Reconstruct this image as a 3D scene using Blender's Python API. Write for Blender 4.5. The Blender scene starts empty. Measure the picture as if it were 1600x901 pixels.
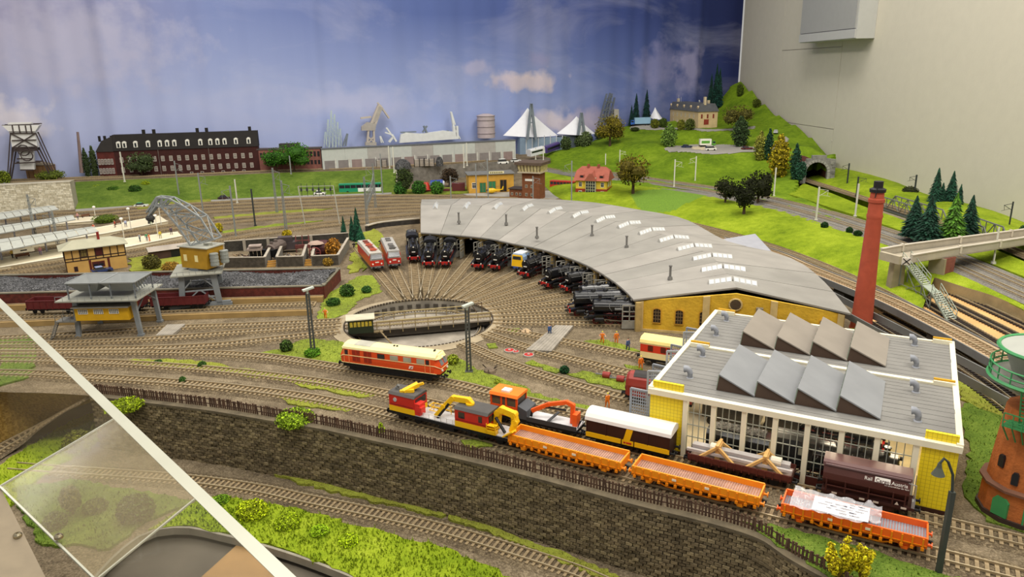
import bpy,bmesh,math,random
import numpy as np
from mathutils import Vector,Matrix
from mathutils.geometry import tessellate_polygon
random.seed(7)
RNG=np.random.default_rng(7)
U=0.01  # everything below is written in centimetres of the layout, the scene is in metres
SC=bpy.context.scene
COL=SC.collection
PI=math.pi

# ---------------------------------------------------------------- camera
CAM_F,CAM_P,CAM_R,CAM_H=1150.0,math.radians(16.4),math.radians(1.0),44.0
FWD=Vector((0,math.cos(CAM_P),-math.sin(CAM_P)))
_u0=Vector((0,math.sin(CAM_P),math.cos(CAM_P)))
RGT=(Vector((1,0,0))*math.cos(CAM_R)-_u0*math.sin(CAM_R)).normalized()
UPV=RGT.cross(FWD)
cd=bpy.data.cameras.new('camera')
cam=bpy.data.objects.new('camera',cd)
COL.objects.link(cam)
cd.sensor_width=36.0
cd.lens=CAM_F/1600.0*36.0
cd.clip_start=0.02
cd.clip_end=60
cam.matrix_world=Matrix(((RGT.x,UPV.x,-FWD.x,0),(RGT.y,UPV.y,-FWD.y,0),(RGT.z,UPV.z,-FWD.z,CAM_H*U),(0,0,0,1)))
SC.camera=cam

# ---------------------------------------------------------------- world, lamps, exposure
w=bpy.data.worlds.new('room_light')
SC.world=w
w.use_nodes=True
w.node_tree.nodes['Background'].inputs[0].default_value=(1.0,0.97,0.92,1)
w.node_tree.nodes['Background'].inputs[1].default_value=0.36
SC.view_settings.view_transform='Standard'
SC.view_settings.look='None'
SC.view_settings.gamma=1.0
SC.view_settings.exposure=0.28

def area(name,loc,target,sx,sy,power,col=(1,.95,.87)):
 l=bpy.data.lights.new(name,'AREA')
 l.shape='RECTANGLE'
 l.size,l.size_y,l.energy,l.color=sx*U,sy*U,power,col
 o=bpy.data.objects.new(name,l)
 COL.objects.link(o)
 o.location=Vector(loc)*U
 o.rotation_euler=(Vector(target)-Vector(loc)).to_track_quat('-Z','Y').to_euler()
 return o

# four rows of ceiling tubes over the layout and the gangway
area('ceiling_lamp',(-90,190,190),(-90,190,0),40,150,25)
area('ceiling_lamp',(70,190,190),(70,190,0),40,150,25)
area('ceiling_lamp',(-40,20,195),(-30,60,0),150,40,19)
area('ceiling_lamp',(90,20,195),(70,60,0),150,40,19)

# ---------------------------------------------------------------- measuring: a point of the photograph on the level z

def g(px,py,z=0.0):
 d=FWD+RGT*((px-800)/CAM_F)-UPV*((py-450.5)/CAM_F)
 t=(z-CAM_H)/d.z
 return Vector((d.x*t,d.y*t,z))

def gl(pts,z=0.0):
 return[g(p[0],p[1],p[2]if len(p)>2 else z)for p in pts]

def hgt(px,py,base):
 """height above base of the point seen at (px, py) standing over base"""
 d=FWD+RGT*((px-800)/CAM_F)-UPV*((py-450.5)/CAM_F)
 t=base.y/d.y
 return CAM_H+d.z*t-base.z

# ---------------------------------------------------------------- materials
_mc={}

def lin(h):
 c=[int(h[i:i+2],16)/255 for i in(0,2,4)]
 return tuple(x/12.92 if x<=.04045 else((x+.055)/1.055)**2.4 for x in c)+(1,)

def M(h,rough=.6,metal=0.,n=.12,s=60,b=0.,h2=None,emit=0.,coat=0.,spec=.4,detail=4):
 """hex colour, roughness, metal, noise amount, noise scale per metre, bump, second colour"""
 k=(h,rough,metal,n,s,b,h2,emit,coat,spec,detail)
 if k in _mc:
  return _mc[k]
 m=bpy.data.materials.new('mat_'+h)
 _mc[k]=m
 m.use_nodes=True
 nt=m.node_tree
 p=nt.nodes['Principled BSDF']
 p.inputs['Roughness'].default_value=rough
 p.inputs['Metallic'].default_value=metal
 p.inputs['Specular IOR Level'].default_value=spec
 p.inputs['Coat Weight'].default_value=coat
 c=lin(h)
 if n>0 or b>0 or h2:
  tc=nt.nodes.new('ShaderNodeNewGeometry')if h2 else nt.nodes.new('ShaderNodeTexCoord')
  no=nt.nodes.new('ShaderNodeTexNoise')
  no.inputs['Scale'].default_value=s
  no.inputs['Detail'].default_value=detail
  nt.links.new(tc.outputs['Position' if h2 else 'Object'],no.inputs['Vector'])
  r=nt.nodes.new('ShaderNodeValToRGB')
  c2=lin(h2)if h2 else tuple(min(1,x*(1+n))for x in c[:3])+(1,)
  c1=c if h2 else tuple(x*(1-n)for x in c[:3])+(1,)
  r.color_ramp.elements[0].position,r.color_ramp.elements[1].position=.32,.68
  r.color_ramp.elements[0].color,r.color_ramp.elements[1].color=c1,c2
  nt.links.new(no.outputs['Fac'],r.inputs['Fac'])
  nt.links.new(r.outputs['Color'],p.inputs['Base Color'])
  if b>0:
   bp=nt.nodes.new('ShaderNodeBump')
   bp.inputs['Strength'].default_value=b
   bp.inputs['Distance'].default_value=.002
   n2=nt.nodes.new('ShaderNodeTexNoise')
   n2.inputs['Scale'].default_value=s*4
   n2.inputs['Detail'].default_value=6
   nt.links.new(tc.outputs['Position' if h2 else 'Object'],n2.inputs['Vector'])
   nt.links.new(n2.outputs['Fac'],bp.inputs['Height'])
   nt.links.new(bp.outputs['Normal'],p.inputs['Normal'])
 else:
  p.inputs['Base Color'].default_value=c
 if emit:
  p.inputs['Emission Color'].default_value=c
  p.inputs['Emission Strength'].default_value=emit
 return m

def ground_mat(name,stops,scales,bump=.6):
 """several octaves of noise over world position"""
 m=bpy.data.materials.new(name)
 m.use_nodes=True
 nt=m.node_tree
 p=nt.nodes['Principled BSDF']
 p.inputs['Roughness'].default_value=.92
 p.inputs['Specular IOR Level'].default_value=.15
 geo=nt.nodes.new('ShaderNodeNewGeometry')
 prev=None
 for s,wgt in scales:
  no=nt.nodes.new('ShaderNodeTexNoise')
  no.inputs['Scale'].default_value=s
  no.inputs['Detail'].default_value=5
  nt.links.new(geo.outputs['Position'],no.inputs['Vector'])
  mu=nt.nodes.new('ShaderNodeMath')
  mu.operation='MULTIPLY_ADD'
  mu.inputs[1].default_value=wgt
  nt.links.new(no.outputs['Fac'],mu.inputs[0])
  if prev:
   nt.links.new(prev,mu.inputs[2])
  else:
   mu.inputs[2].default_value=0
  prev=mu.outputs[0]
 r=nt.nodes.new('ShaderNodeValToRGB')
 el=r.color_ramp.elements
 while len(el)<len(stops):
  el.new(.5)
 for e,(pos,h)in zip(el,stops):
  e.position,e.color=pos,lin(h)
 nt.links.new(prev,r.inputs['Fac'])
 nt.links.new(r.outputs['Color'],p.inputs['Base Color'])
 bp=nt.nodes.new('ShaderNodeBump')
 bp.inputs['Strength'].default_value=bump
 bp.inputs['Distance'].default_value=.003
 n2=nt.nodes.new('ShaderNodeTexNoise')
 n2.inputs['Scale'].default_value=420
 n2.inputs['Detail'].default_value=5
 nt.links.new(geo.outputs['Position'],n2.inputs['Vector'])
 nt.links.new(n2.outputs['Fac'],bp.inputs['Height'])
 nt.links.new(bp.outputs['Normal'],p.inputs['Normal'])
 return m

def glass_mat(name,h='ffffff',alpha=.25,rough=.05):
 """thin clear sheet: mostly see-through with a glossy surface"""
 m=bpy.data.materials.new(name)
 m.use_nodes=True
 nt=m.node_tree
 p=nt.nodes['Principled BSDF']
 p.inputs['Base Color'].default_value=lin(h)
 p.inputs['Roughness'].default_value=rough
 p.inputs['Alpha'].default_value=alpha
 return m

EARTH=ground_mat('earth_ballast',[(.32,'403730'),(.48,'736651'),(.66,'a29278')],[(14,.3),(90,.25),(450,.45)],1.)
BALLAST=ground_mat('track_ballast',[(.34,'372e26'),(.5,'665945'),(.66,'9c8c70')],[(20,.2),(300,.4),(700,.4)],.9)
GREYBAL=ground_mat('grey_ballast',[(.3,'55524c'),(.5,'7d7972'),(.72,'a39e94')],[(20,.2),(300,.4),(700,.4)],.9)
GRASS=ground_mat('static_grass',[(.3,'43570c'),(.45,'748a16'),(.58,'93a524'),(.74,'b7c048')],[(9,.4),(60,.25),(450,.35)],1.)
DGRASS=ground_mat('dark_static_grass',[(.3,'34481a'),(.48,'5a7226'),(.72,'8b9c42')],[(9,.35),(60,.25),(450,.4)],1.)
HILLG=ground_mat('hill_grass',[(.3,'3a520e'),(.45,'5f7a16'),(.58,'7c9720'),(.74,'a3b13c')],[(9,.4),(60,.25),(450,.35)],1.)
YGRASS=ground_mat('yard_grass',[(.34,'5b5236'),(.45,'6f7c2c'),(.58,'8c9a34'),(.72,'b2b858')],[(12,.3),(120,.3),(500,.4)],1.)
PALEGR=ground_mat('sparse_grass',[(.3,'67602f'),(.5,'8b9036'),(.75,'a8b54a')],[(20,.35),(90,.25),(500,.4)],1.)
ROAD=ground_mat('road_asphalt',[(.3,'8b8780'),(.7,'a8a49b')],[(20,.5),(400,.5)],.3)
COAL=ground_mat('coal_heap',[(.35,'141414'),(.5,'4a4a4a'),(.65,'8d8c8e')],[(40,.2),(260,.4),(520,.4)],1.)

# ---------------------------------------------------------------- mesh builder

class MB:
 def __init__(s):
  s.v,s.f,s.m,s.k,s.X=[],[],[],0,None

 def mat(s,k):
  s.k=k
  return s

 def xf(s,loc=None,rz=0.,rx=0.,ry=0.):
  s.X=None if loc is None else Matrix.Translation(Vector(loc))@Matrix.Rotation(rz,4,'Z')@Matrix.Rotation(ry,4,'Y')@Matrix.Rotation(rx,4,'X')
  return s

 def add(s,vs,fs):
  o=len(s.v)
  if s.X is not None:
   vs=[s.X@Vector(q)for q in vs]
  s.v+=[tuple(q)for q in vs]
  s.f+=[tuple(i+o for i in q)for q in fs]
  s.m+=[s.k]*len(fs)
  return s

 def box(s,x0,x1,y0,y1,z0,z1):
  return s.add([(x0,y0,z0),(x1,y0,z0),(x1,y1,z0),(x0,y1,z0),(x0,y0,z1),(x1,y0,z1),(x1,y1,z1),(x0,y1,z1)],
[(3,2,1,0),(4,5,6,7),(0,1,5,4),(1,2,6,5),(2,3,7,6),(3,0,4,7)])

 def cbox(s,c,d):
  return s.box(c[0]-d[0]/2,c[0]+d[0]/2,c[1]-d[1]/2,c[1]+d[1]/2,c[2]-d[2]/2,c[2]+d[2]/2)

 def hexa(s,bot,top):
  n=len(bot)
  return s.add(list(bot)+list(top),[tuple(range(n-1,-1,-1)),tuple(range(n,2*n))]+[(i,(i+1)%n,n+(i+1)%n,n+i)for i in range(n)])

 def prism(s,poly,z0,z1):
  a=sum(poly[i][0]*poly[(i+1)%len(poly)][1]-poly[(i+1)%len(poly)][0]*poly[i][1]for i in range(len(poly)))
  if a<0:
   poly=list(poly)[::-1]
  return s.hexa([(p[0],p[1],z0)for p in poly],[(p[0],p[1],z1)for p in poly])

 def exx(s,prof,x0,x1):
  """profile of (y, z) pushed along x"""
  return s.hexa([(x0,p[0],p[1])for p in prof],[(x1,p[0],p[1])for p in prof])

 def exy(s,prof,y0,y1):
  return s.hexa([(p[0],y0,p[1])for p in prof],[(p[0],y1,p[1])for p in prof])

 def bar(s,p,q,w,h=None):
  p,q=Vector(p),Vector(q)
  h=h or w
  d=(q-p)
  if d.length<1e-6:
   return s
  d.normalize()
  a=d.cross(Vector((0,0,1)))
  if a.length<1e-3:
   a=Vector((1,0,0))
  a.normalize()
  b=a.cross(d)
  a,b=a*w/2,b*h/2
  return s.hexa([p-a-b,p+a-b,p+a+b,p-a+b],[q-a-b,q+a-b,q+a+b,q-a+b])

 def cyl(s,p,q,r0,r1=None,n=8):
  p,q=Vector(p),Vector(q)
  r1=r0 if r1 is None else r1
  d=(q-p).normalized()
  a=d.cross(Vector((0,0,1)))
  if a.length<1e-3:
   a=Vector((1,0,0))
  a.normalize()
  b=d.cross(a)
  c=[(math.cos(2*PI*i/n),math.sin(2*PI*i/n))for i in range(n)]
  return s.hexa([p+a*(x*r0)+b*(y*r0)for x,y in c],[q+a*(x*r1)+b*(y*r1)for x,y in c])

 def tube(s,pts,r,n=5):
  pts=[Vector(p)for p in pts]
  rs=r if isinstance(r,(list,tuple))else[r]*len(pts)
  vs,fs=[],[]
  for i,p in enumerate(pts):
   d=(pts[min(i+1,len(pts)-1)]-pts[max(i-1,0)]).normalized()
   a=d.cross(Vector((0,0,1)))
   if a.length<1e-3:
    a=Vector((1,0,0))
   a.normalize()
   b=d.cross(a)
   vs+=[p+a*(math.cos(2*PI*k/n)*rs[i])+b*(math.sin(2*PI*k/n)*rs[i])for k in range(n)]
  for i in range(len(pts)-1):
   fs+=[(i*n+k,i*n+(k+1)%n,(i+1)*n+(k+1)%n,(i+1)*n+k)for k in range(n)]
  fs+=[tuple(range(n))[::-1],tuple(range((len(pts)-1)*n,len(pts)*n))]
  return s.add(vs,fs)

 def lathe(s,prof,n=16,c=(0,0,0)):
  vs,fs=[],[]
  for r,z in prof:
   vs+=[(c[0]+r*math.cos(2*PI*k/n),c[1]+r*math.sin(2*PI*k/n),c[2]+z)for k in range(n)]
  for i in range(len(prof)-1):
   fs+=[(i*n+k,i*n+(k+1)%n,(i+1)*n+(k+1)%n,(i+1)*n+k)for k in range(n)]
  fs+=[tuple(range(n))[::-1],tuple(range((len(prof)-1)*n,len(prof)*n))]
  return s.add(vs,fs)

 def sph(s,c,r,n=8,m=5):
  r=r if isinstance(r,(list,tuple))else(r,r,r)
  vs,fs=[],[]
  for j in range(m+1):
   t=PI*(j/m)*.998+.002
   vs+=[(c[0]+r[0]*math.sin(t)*math.cos(2*PI*k/n),c[1]+r[1]*math.sin(t)*math.sin(2*PI*k/n),c[2]+r[2]*math.cos(t))for k in range(n)]
  for j in range(m):
   fs+=[(j*n+k,(j+1)*n+k,(j+1)*n+(k+1)%n,j*n+(k+1)%n)for k in range(n)]
  return s.add(vs,fs)

 def poly(s,pts):
  return s.add(list(pts),[tuple(range(len(pts)))])

 def strip(s,a,b):
  n=len(a)
  return s.add(list(a)+list(b),[(i,i+1,n+i+1,n+i)for i in range(n-1)])

 def loft(s,rows,close=False):
  n=len(rows[0])
  vs=[q for r in rows for q in r]
  fs=[]
  for i in range(len(rows)-1):
   for k in range(n if close else n-1):
    fs.append((i*n+k,i*n+(k+1)%n,(i+1)*n+(k+1)%n,(i+1)*n+k))
  return s.add(vs,fs)

 def mesh(s,name,mats,smooth=False):
  me=bpy.data.meshes.new(name)
  a=np.array(s.v,dtype=float).reshape(-1,3)*U
  me.from_pydata(a.tolist(),[],s.f)
  for m in(mats if isinstance(mats,(list,tuple))else[mats]):
   me.materials.append(m)
  if max(s.m,default=0)>0:
   me.polygons.foreach_set('material_index',s.m)
  if smooth:
   me.shade_smooth()
   try:
    me.set_sharp_from_angle(angle=.7)
   except Exception:
    pass
  me.update()
  return me

 def build(s,name,mats,parent=None,smooth=False,loc=None,rz=0.):
  o=bpy.data.objects.new(name,s.mesh(name,mats,smooth))
  COL.objects.link(o)
  if parent:
   o.parent=parent
  if loc is not None:
   o.location=Vector(loc)*U
  o.rotation_euler[2]=rz
  return o

def inst(name,me,parent=None,loc=(0,0,0),rz=0.,sc=None):
 o=bpy.data.objects.new(name,me)
 COL.objects.link(o)
 if parent:
  o.parent=parent
 o.location=Vector(loc)*U
 o.rotation_euler[2]=rz
 if sc:
  o.scale=sc if isinstance(sc,(list,tuple))else(sc,sc,sc)
 return o

def tag(o,label,cat,group=None,kind=None):
 o['label'],o['category']=label,cat
 if group:
  o['group']=group
 if kind:
  o['kind']=kind
 return o

def thing(name,label,cat,loc=(0,0,0),rz=0.,group=None,slope=0.):
 o=bpy.data.objects.new(name,None)
 o.empty_display_size=.01
 COL.objects.link(o)
 o.location=Vector(loc)*U
 o.rotation_euler=(0,-slope,rz)
 return tag(o,label,cat,group)

KIDS={}

def dup(root,loc,rz=0.,label=None,sc=None,group=None):
 """copy of a thing with its parts and sub-parts"""
 r=root.copy()
 COL.objects.link(r)
 r.location=Vector(loc)*U
 r.rotation_euler=(root.rotation_euler[0],root.rotation_euler[1],rz)
 if sc:
  r.scale=sc if isinstance(sc,(list,tuple))else(sc,sc,sc)
 if label:
  r['label']=label
 if group:
  r['group']=group
 for ch in kids(root):
  c=ch.copy()
  COL.objects.link(c)
  c.parent=r
  for q in kids(ch):
   d=q.copy()
   COL.objects.link(d)
   d.parent=c
 return r

def kids(o):
 if o.name not in KIDS:
  KIDS[o.name]=[c for c in bpy.data.objects if c.parent==o]
 return KIDS[o.name]

def struct(o,kind='structure'):
 o['kind']=kind
 return o

def part(name,mats,parent,mb,smooth=False,label=None,kind=None):
 o=mb.build(name,mats,parent,smooth)
 if label:
  o['label']=label
 if kind:
  o['kind']=kind
 return o

def curve(pts,step=None,n=None):
 """Catmull-Rom through pts, resampled evenly"""
 P=[Vector(p)for p in pts]
 P=[P[0]*2-P[1]]+P+[P[-1]*2-P[-2]]
 out=[]
 for i in range(1,len(P)-2):
  for k in range(16):
   t=k/16
   a,b,c,d=P[i-1],P[i],P[i+1],P[i+2]
   out.append(.5*((2*b)+(c-a)*t+(2*a-5*b+4*c-d)*t*t+(3*b-a-3*c+d)*t**3))
 out.append(P[-2])
 L=[0]
 for i in range(1,len(out)):
  L.append(L[-1]+(out[i]-out[i-1]).length)
 n=n or max(2,int(round(L[-1]/step))+1)
 res,j=[],0
 for k in range(n):
  t=L[-1]*k/(n-1)
  while j<len(L)-2 and L[j+1]<t:
   j+=1
  f=(t-L[j])/max(1e-9,L[j+1]-L[j])
  res.append(out[j].lerp(out[j+1],f))
 return res

def normals(P):
 out=[]
 for i in range(len(P)):
  d=P[min(i+1,len(P)-1)]-P[max(i-1,0)]
  out.append(Vector((-d.y,d.x,0)).normalized())
 return out

def heading(p,q):
 return math.atan2(q[1]-p[1],q[0]-p[0])

def flat(poly,holes=()):
 """triangles of a polygon with holes"""
 loops=[[Vector((p[0],p[1],0))for p in poly]]+[[Vector((p[0],p[1],0))for p in h]for h in holes]
 tri=tessellate_polygon(loops)
 V=[p for l in([poly]+list(holes))for p in l]
 fs=[]
 for t in tri:
  a,b,c=(V[i]for i in t)
  if(b[0]-a[0])*(c[1]-a[1])-(b[1]-a[1])*(c[0]-a[0])<0:
   t=(t[0],t[2],t[1])
  fs.append(tuple(t))
 return[tuple(p)for p in V],fs

def inside(p,poly):
 r,j=False,len(poly)-1
 for i in range(len(poly)):
  a,b=poly[i],poly[j]
  if(a[1]>p[1])!=(b[1]>p[1])and p[0]<(b[0]-a[0])*(p[1]-a[1])/(b[1]-a[1])+a[0]:
   r=not r
  j=i
 return r

# ================================================================ the room
CUR_A,CUR_B=Vector((-360,237.6,0)),Vector((122.5,401.6,0))
CDIR=(CUR_B-CUR_A).normalized()
CNRM=Vector((CDIR.y,-CDIR.x,0))
WDIR=Vector((.08,-.997,0)).normalized()

def curtain_u(px,py=200):
 """distance along the curtain line at which the view direction (px, py) meets it"""
 d=FWD+RGT*((px-800)/CAM_F)-UPV*((py-450.5)/CAM_F)
 n=CNRM
 t=CUR_A.dot(n)/d.dot(n)
 p=d*t
 return(Vector((p.x,p.y,0))-CUR_A).dot(CDIR),CAM_H+p.z

def cp(u,z,off=0.):
 """a point in front of the curtain: u along it, z up, off towards the room"""
 return CUR_A+CDIR*u+CNRM*off+Vector((0,0,z))

def wall_uz(px,py):
 d=FWD+RGT*((px-800)/CAM_F)-UPV*((py-450.5)/CAM_F)
 n=Vector((-WDIR.y,WDIR.x,0))
 t=CUR_B.dot(n)/d.dot(n)
 p=d*t
 return(Vector((p.x,p.y,0))-CUR_B).dot(WDIR),CAM_H+p.z

def make_room():
 m=MB()
 m.box(-420,420,-120,460,-92,-88)
 struct(m.build('floor',M('55504a',.8,n=.15,s=8)))
 wall=M('c6c0b0',.75,n=.02,s=30,b=.15)
 yaw=math.atan2(CDIR.y,CDIR.x)
 m=MB()
 m.box(-80,(CUR_B-CUR_A).length,4.5,8,-88,190)
 struct(m.build('wall_back',wall,loc=CUR_A,rz=yaw))
 # right wall: plasterboard panels with fine joints
 wy=math.atan2(WDIR.y,WDIR.x)
 r=bpy.data.objects.new('wall_right',None)
 COL.objects.link(r)
 r.location,r.rotation_euler[2]=CUR_B*U,wy
 struct(r)

 u1,z1=wall_uz(1222,79)
 u2,z2=wall_uz(1316,77)
 u3,z3=wall_uz(1290,200)
 gp=.12
 for a,b,lo,hi,in((-2,u1,-88,190),(u1,u2,z1,190),(u1,u2,z3,z1),(u1,u2,-88,z3),(u2,420,-88,190)):
  q=MB()
  q.box(a+gp,b-gp,-.1,3,lo+gp,hi-gp)
  part('panel',wall,r,q)
 q=MB()
 q.box(-2,420,.35,4,-88,190)
 part('backing',M('b9b4a6',.8,n=0),r,q)
 for px,py in((1225,96),(1254,96),(1300,220)):
  u,z=wall_uz(px,py)
  q=MB()
  q.cyl((u,-.02,z),(u,-.2,z),.45,.4,10)
  part('screw_cap',M('c4bfb2',.6,n=0),r,q)
 # grey electrical cabinet on the right wall
 ua,za=wall_uz(1275,67)
 ub,zb=wall_uz(1366,66)
 b=thing('electrical_cabinet','grey metal electrical cabinet hanging high on the white right wall','cabinet',CUR_B+WDIR*ua,wy)
 W_=ub-ua
 D_=7.0
 q=MB()
 q.box(0,W_,-D_,-.15,za,za+42)
 part('body',M('b4b4b0',.45,n=.02),b,q)
 q=MB()
 q.box(.5,W_-.7,-D_-.5,-D_,za+3.6,za+41)
 part('door',M('9c9c99',.45,n=.02),b,q)
 q=MB()
 q.box(.2,W_-.2,-D_-.6,-D_,za+.2,za+3.3)
 part('lower_cover',M('b0b0ad',.45,n=.02),b,q)
 q=MB()
 q.cyl((W_-.7,-D_-.3,za+14),(W_-.7,-D_-.3,za+17),.25,n=8)
 part('hinge',M('5a5a58',.4,.5,n=0),b,q)

 # printed sky curtain with soft vertical folds
 L=(CUR_B-CUR_A).length
 n=420
 folds=[(curtain_u(178)[0],4.0,2.2),(curtain_u(500)[0],3,.8),(curtain_u(615)[0],2.4,.9),(curtain_u(700)[0],5,.7),(curtain_u(807)[0],4,1.6),(curtain_u(870)[0],5,-.8),(curtain_u(945)[0],4,.9),(curtain_u(1000)[0],3,1.2),(curtain_u(1052)[0],3.5,-1),(curtain_u(1085)[0],2.2,1.6),(curtain_u(1118)[0],3.5,-1.3)]
 rows=[]
 for z in np.linspace(-4,150,24):
  row=[]
  for i in range(n+1):
   u=L*i/n
   y=.35*math.sin(u*.33)+.25*math.sin(u*.71+1)
   for c,wd,a in folds:
    y+=a*math.exp(-((u-c-(z-30)*.02)/wd)**2)
   row.append((u,2.2-y*.8,z))
  rows.append(row)
 m=MB()
 m.loft(rows[::-1])
 mat=bpy.data.materials.new('printed_sky')
 mat.use_nodes=True
 nt=mat.node_tree
 N=nt.nodes.new
 lk=nt.links.new
 p=nt.nodes['Principled BSDF']
 p.inputs['Roughness'].default_value=.8
 p.inputs['Specular IOR Level'].default_value=.2
 tc=N('ShaderNodeTexCoord')
 sx=N('ShaderNodeSeparateXYZ')
 lk(tc.outputs['Object'],sx.inputs[0])

 def ramp(out,a,b,stops):
  mr=N('ShaderNodeMapRange')
  mr.inputs['From Min'].default_value,mr.inputs['From Max'].default_value=a*U,b*U
  lk(out,mr.inputs['Value'])
  r=N('ShaderNodeValToRGB')
  while len(r.color_ramp.elements)<len(stops):
   r.color_ramp.elements.new(.5)
  for e,(pos,h)in zip(r.color_ramp.elements,stops):
   e.position,e.color=pos,lin(h)
  lk(mr.outputs[0],r.inputs['Fac'])
  return r.outputs['Color']
 u0,u9=curtain_u(0)[0],curtain_u(1140)[0]
 top=ramp(sx.outputs['X'],u0,u9,[(0,'9592b0'),(.25,'7a88b8'),(.5,'596aa2'),(.75,'3f4e89'),(1,'1d2651')])
 bot=ramp(sx.outputs['X'],u0,u9,[(0,'acb4d8'),(.3,'a7b3dc'),(.6,'98a7d6'),(.85,'5d6da6'),(1,'283163')])
 zb0,zt0=curtain_u(500,240)[1],curtain_u(500,20)[1]
 v=ramp(sx.outputs['Z'],zb0,zt0,[(0,'000000'),(.35,'6a6a6a'),(1,'ffffff')])
 mx=N('ShaderNodeMix')
 mx.data_type='RGBA'
 lk(v,mx.inputs[0])
 lk(bot,mx.inputs[6])
 lk(top,mx.inputs[7])
 col=mx.outputs[2]

 def over(col,fac,h):
  x=N('ShaderNodeMix')
  x.data_type='RGBA'
  lk(fac,x.inputs[0])
  lk(col,x.inputs[6])
  x.inputs[7].default_value=lin(h)
  return x.outputs[2]
 # wispy cirrus of the print
 mp=N('ShaderNodeMapping')
 mp.inputs['Scale'].default_value=(1.3,1,3.2)
 mp.inputs['Rotation'].default_value=(0,.35,0)
 lk(tc.outputs['Object'],mp.inputs[0])
 no=N('ShaderNodeTexNoise')
 no.inputs['Scale'].default_value,no.inputs['Detail'].default_value,no.inputs['Roughness'].default_value=1.5,8,.6
 no.inputs['Distortion'].default_value=.6
 lk(mp.outputs[0],no.inputs['Vector'])
 rr=N('ShaderNodeValToRGB')
 rr.color_ramp.elements[0].position,rr.color_ramp.elements[1].position=.46,.78
 rr.color_ramp.elements[1].color=(.3,.3,.3,1)
 lk(no.outputs['Fac'],rr.inputs['Fac'])
 col=over(col,rr.outputs['Color'],'c3c3d6')
 # small fair-weather clouds: elliptical masks broken up by noise

 def cloud(col,px,py,rx,rz,h,k=1.):
  u,z=curtain_u(px,py)
  v1=N('ShaderNodeVectorMath')
  v1.operation='SUBTRACT'
  lk(tc.outputs['Object'],v1.inputs[0])
  v1.inputs[1].default_value=(u*U,0,z*U)
  v2=N('ShaderNodeVectorMath')
  v2.operation='MULTIPLY'
  lk(v1.outputs[0],v2.inputs[0])
  v2.inputs[1].default_value=(1/(rx*U),0,1/(rz*U))
  ln=N('ShaderNodeVectorMath')
  ln.operation='LENGTH'
  lk(v2.outputs[0],ln.inputs[0])
  n3=N('ShaderNodeTexNoise')
  n3.inputs['Scale'].default_value,n3.inputs['Detail'].default_value=14,6
  lk(tc.outputs['Object'],n3.inputs['Vector'])
  ad=N('ShaderNodeMath')
  ad.operation='MULTIPLY_ADD'
  ad.inputs[1].default_value=2.2
  lk(n3.outputs['Fac'],ad.inputs[0])
  lk(ln.outputs['Value'],ad.inputs[2])
  mr=N('ShaderNodeMapRange')
  mr.inputs['From Min'].default_value,mr.inputs['From Max'].default_value=2.1,1.35
  mr.inputs['To Max'].default_value=k
  lk(ad.outputs[0],mr.inputs['Value'])
  return over(col,mr.outputs[0],h)
 for c in((832,128,19,6.5,'c9bcc4',1),(815,132,22,4,'bdb3c2',.8),(742,106,9,3.6,'a8a6c4',.7),(843,95,6,5,'8c8ab0',.6),(858,186,15,7,'c2bcd0',.8),(885,196,18,7,'d2c8d2',.8),
(930,190,16,9,'a99fb8',.7),(1030,105,13,16,'8d8cb4',.55),(1080,110,8,17,'9c98b8',.6),(100,70,52,22,'b9b6cb',.5),(8,185,16,10,'d8d2da',.8),(560,160,40,8,'bdbfdb',.4)):
  col=cloud(col,*c)
 lk(col,p.inputs['Base Color'])
 o=m.build('sky_curtain',mat,smooth=True,loc=CUR_A,rz=yaw)
 tag(o,'blue cloudy sky print curtain hanging in soft folds behind the layout','curtain')

make_room()

# ================================================================ ground of the layout
TTC=g(655,503.5)  # turntable centre
TTR=13.6
FRONT=[(-420,590),(-120,604),(0,612),(80,614),(165,620),(240,629),(330,640),(420,655),(500,668),(600,690),(700,711),(800,735),(900,761),(1000,788),(1100,812),(1185,838),(1232,868),(1270,890),(1312,912),(1350,945)]
FRONTW=curve(gl(FRONT),step=1.2)
Z_LOW=-8.3

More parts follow.
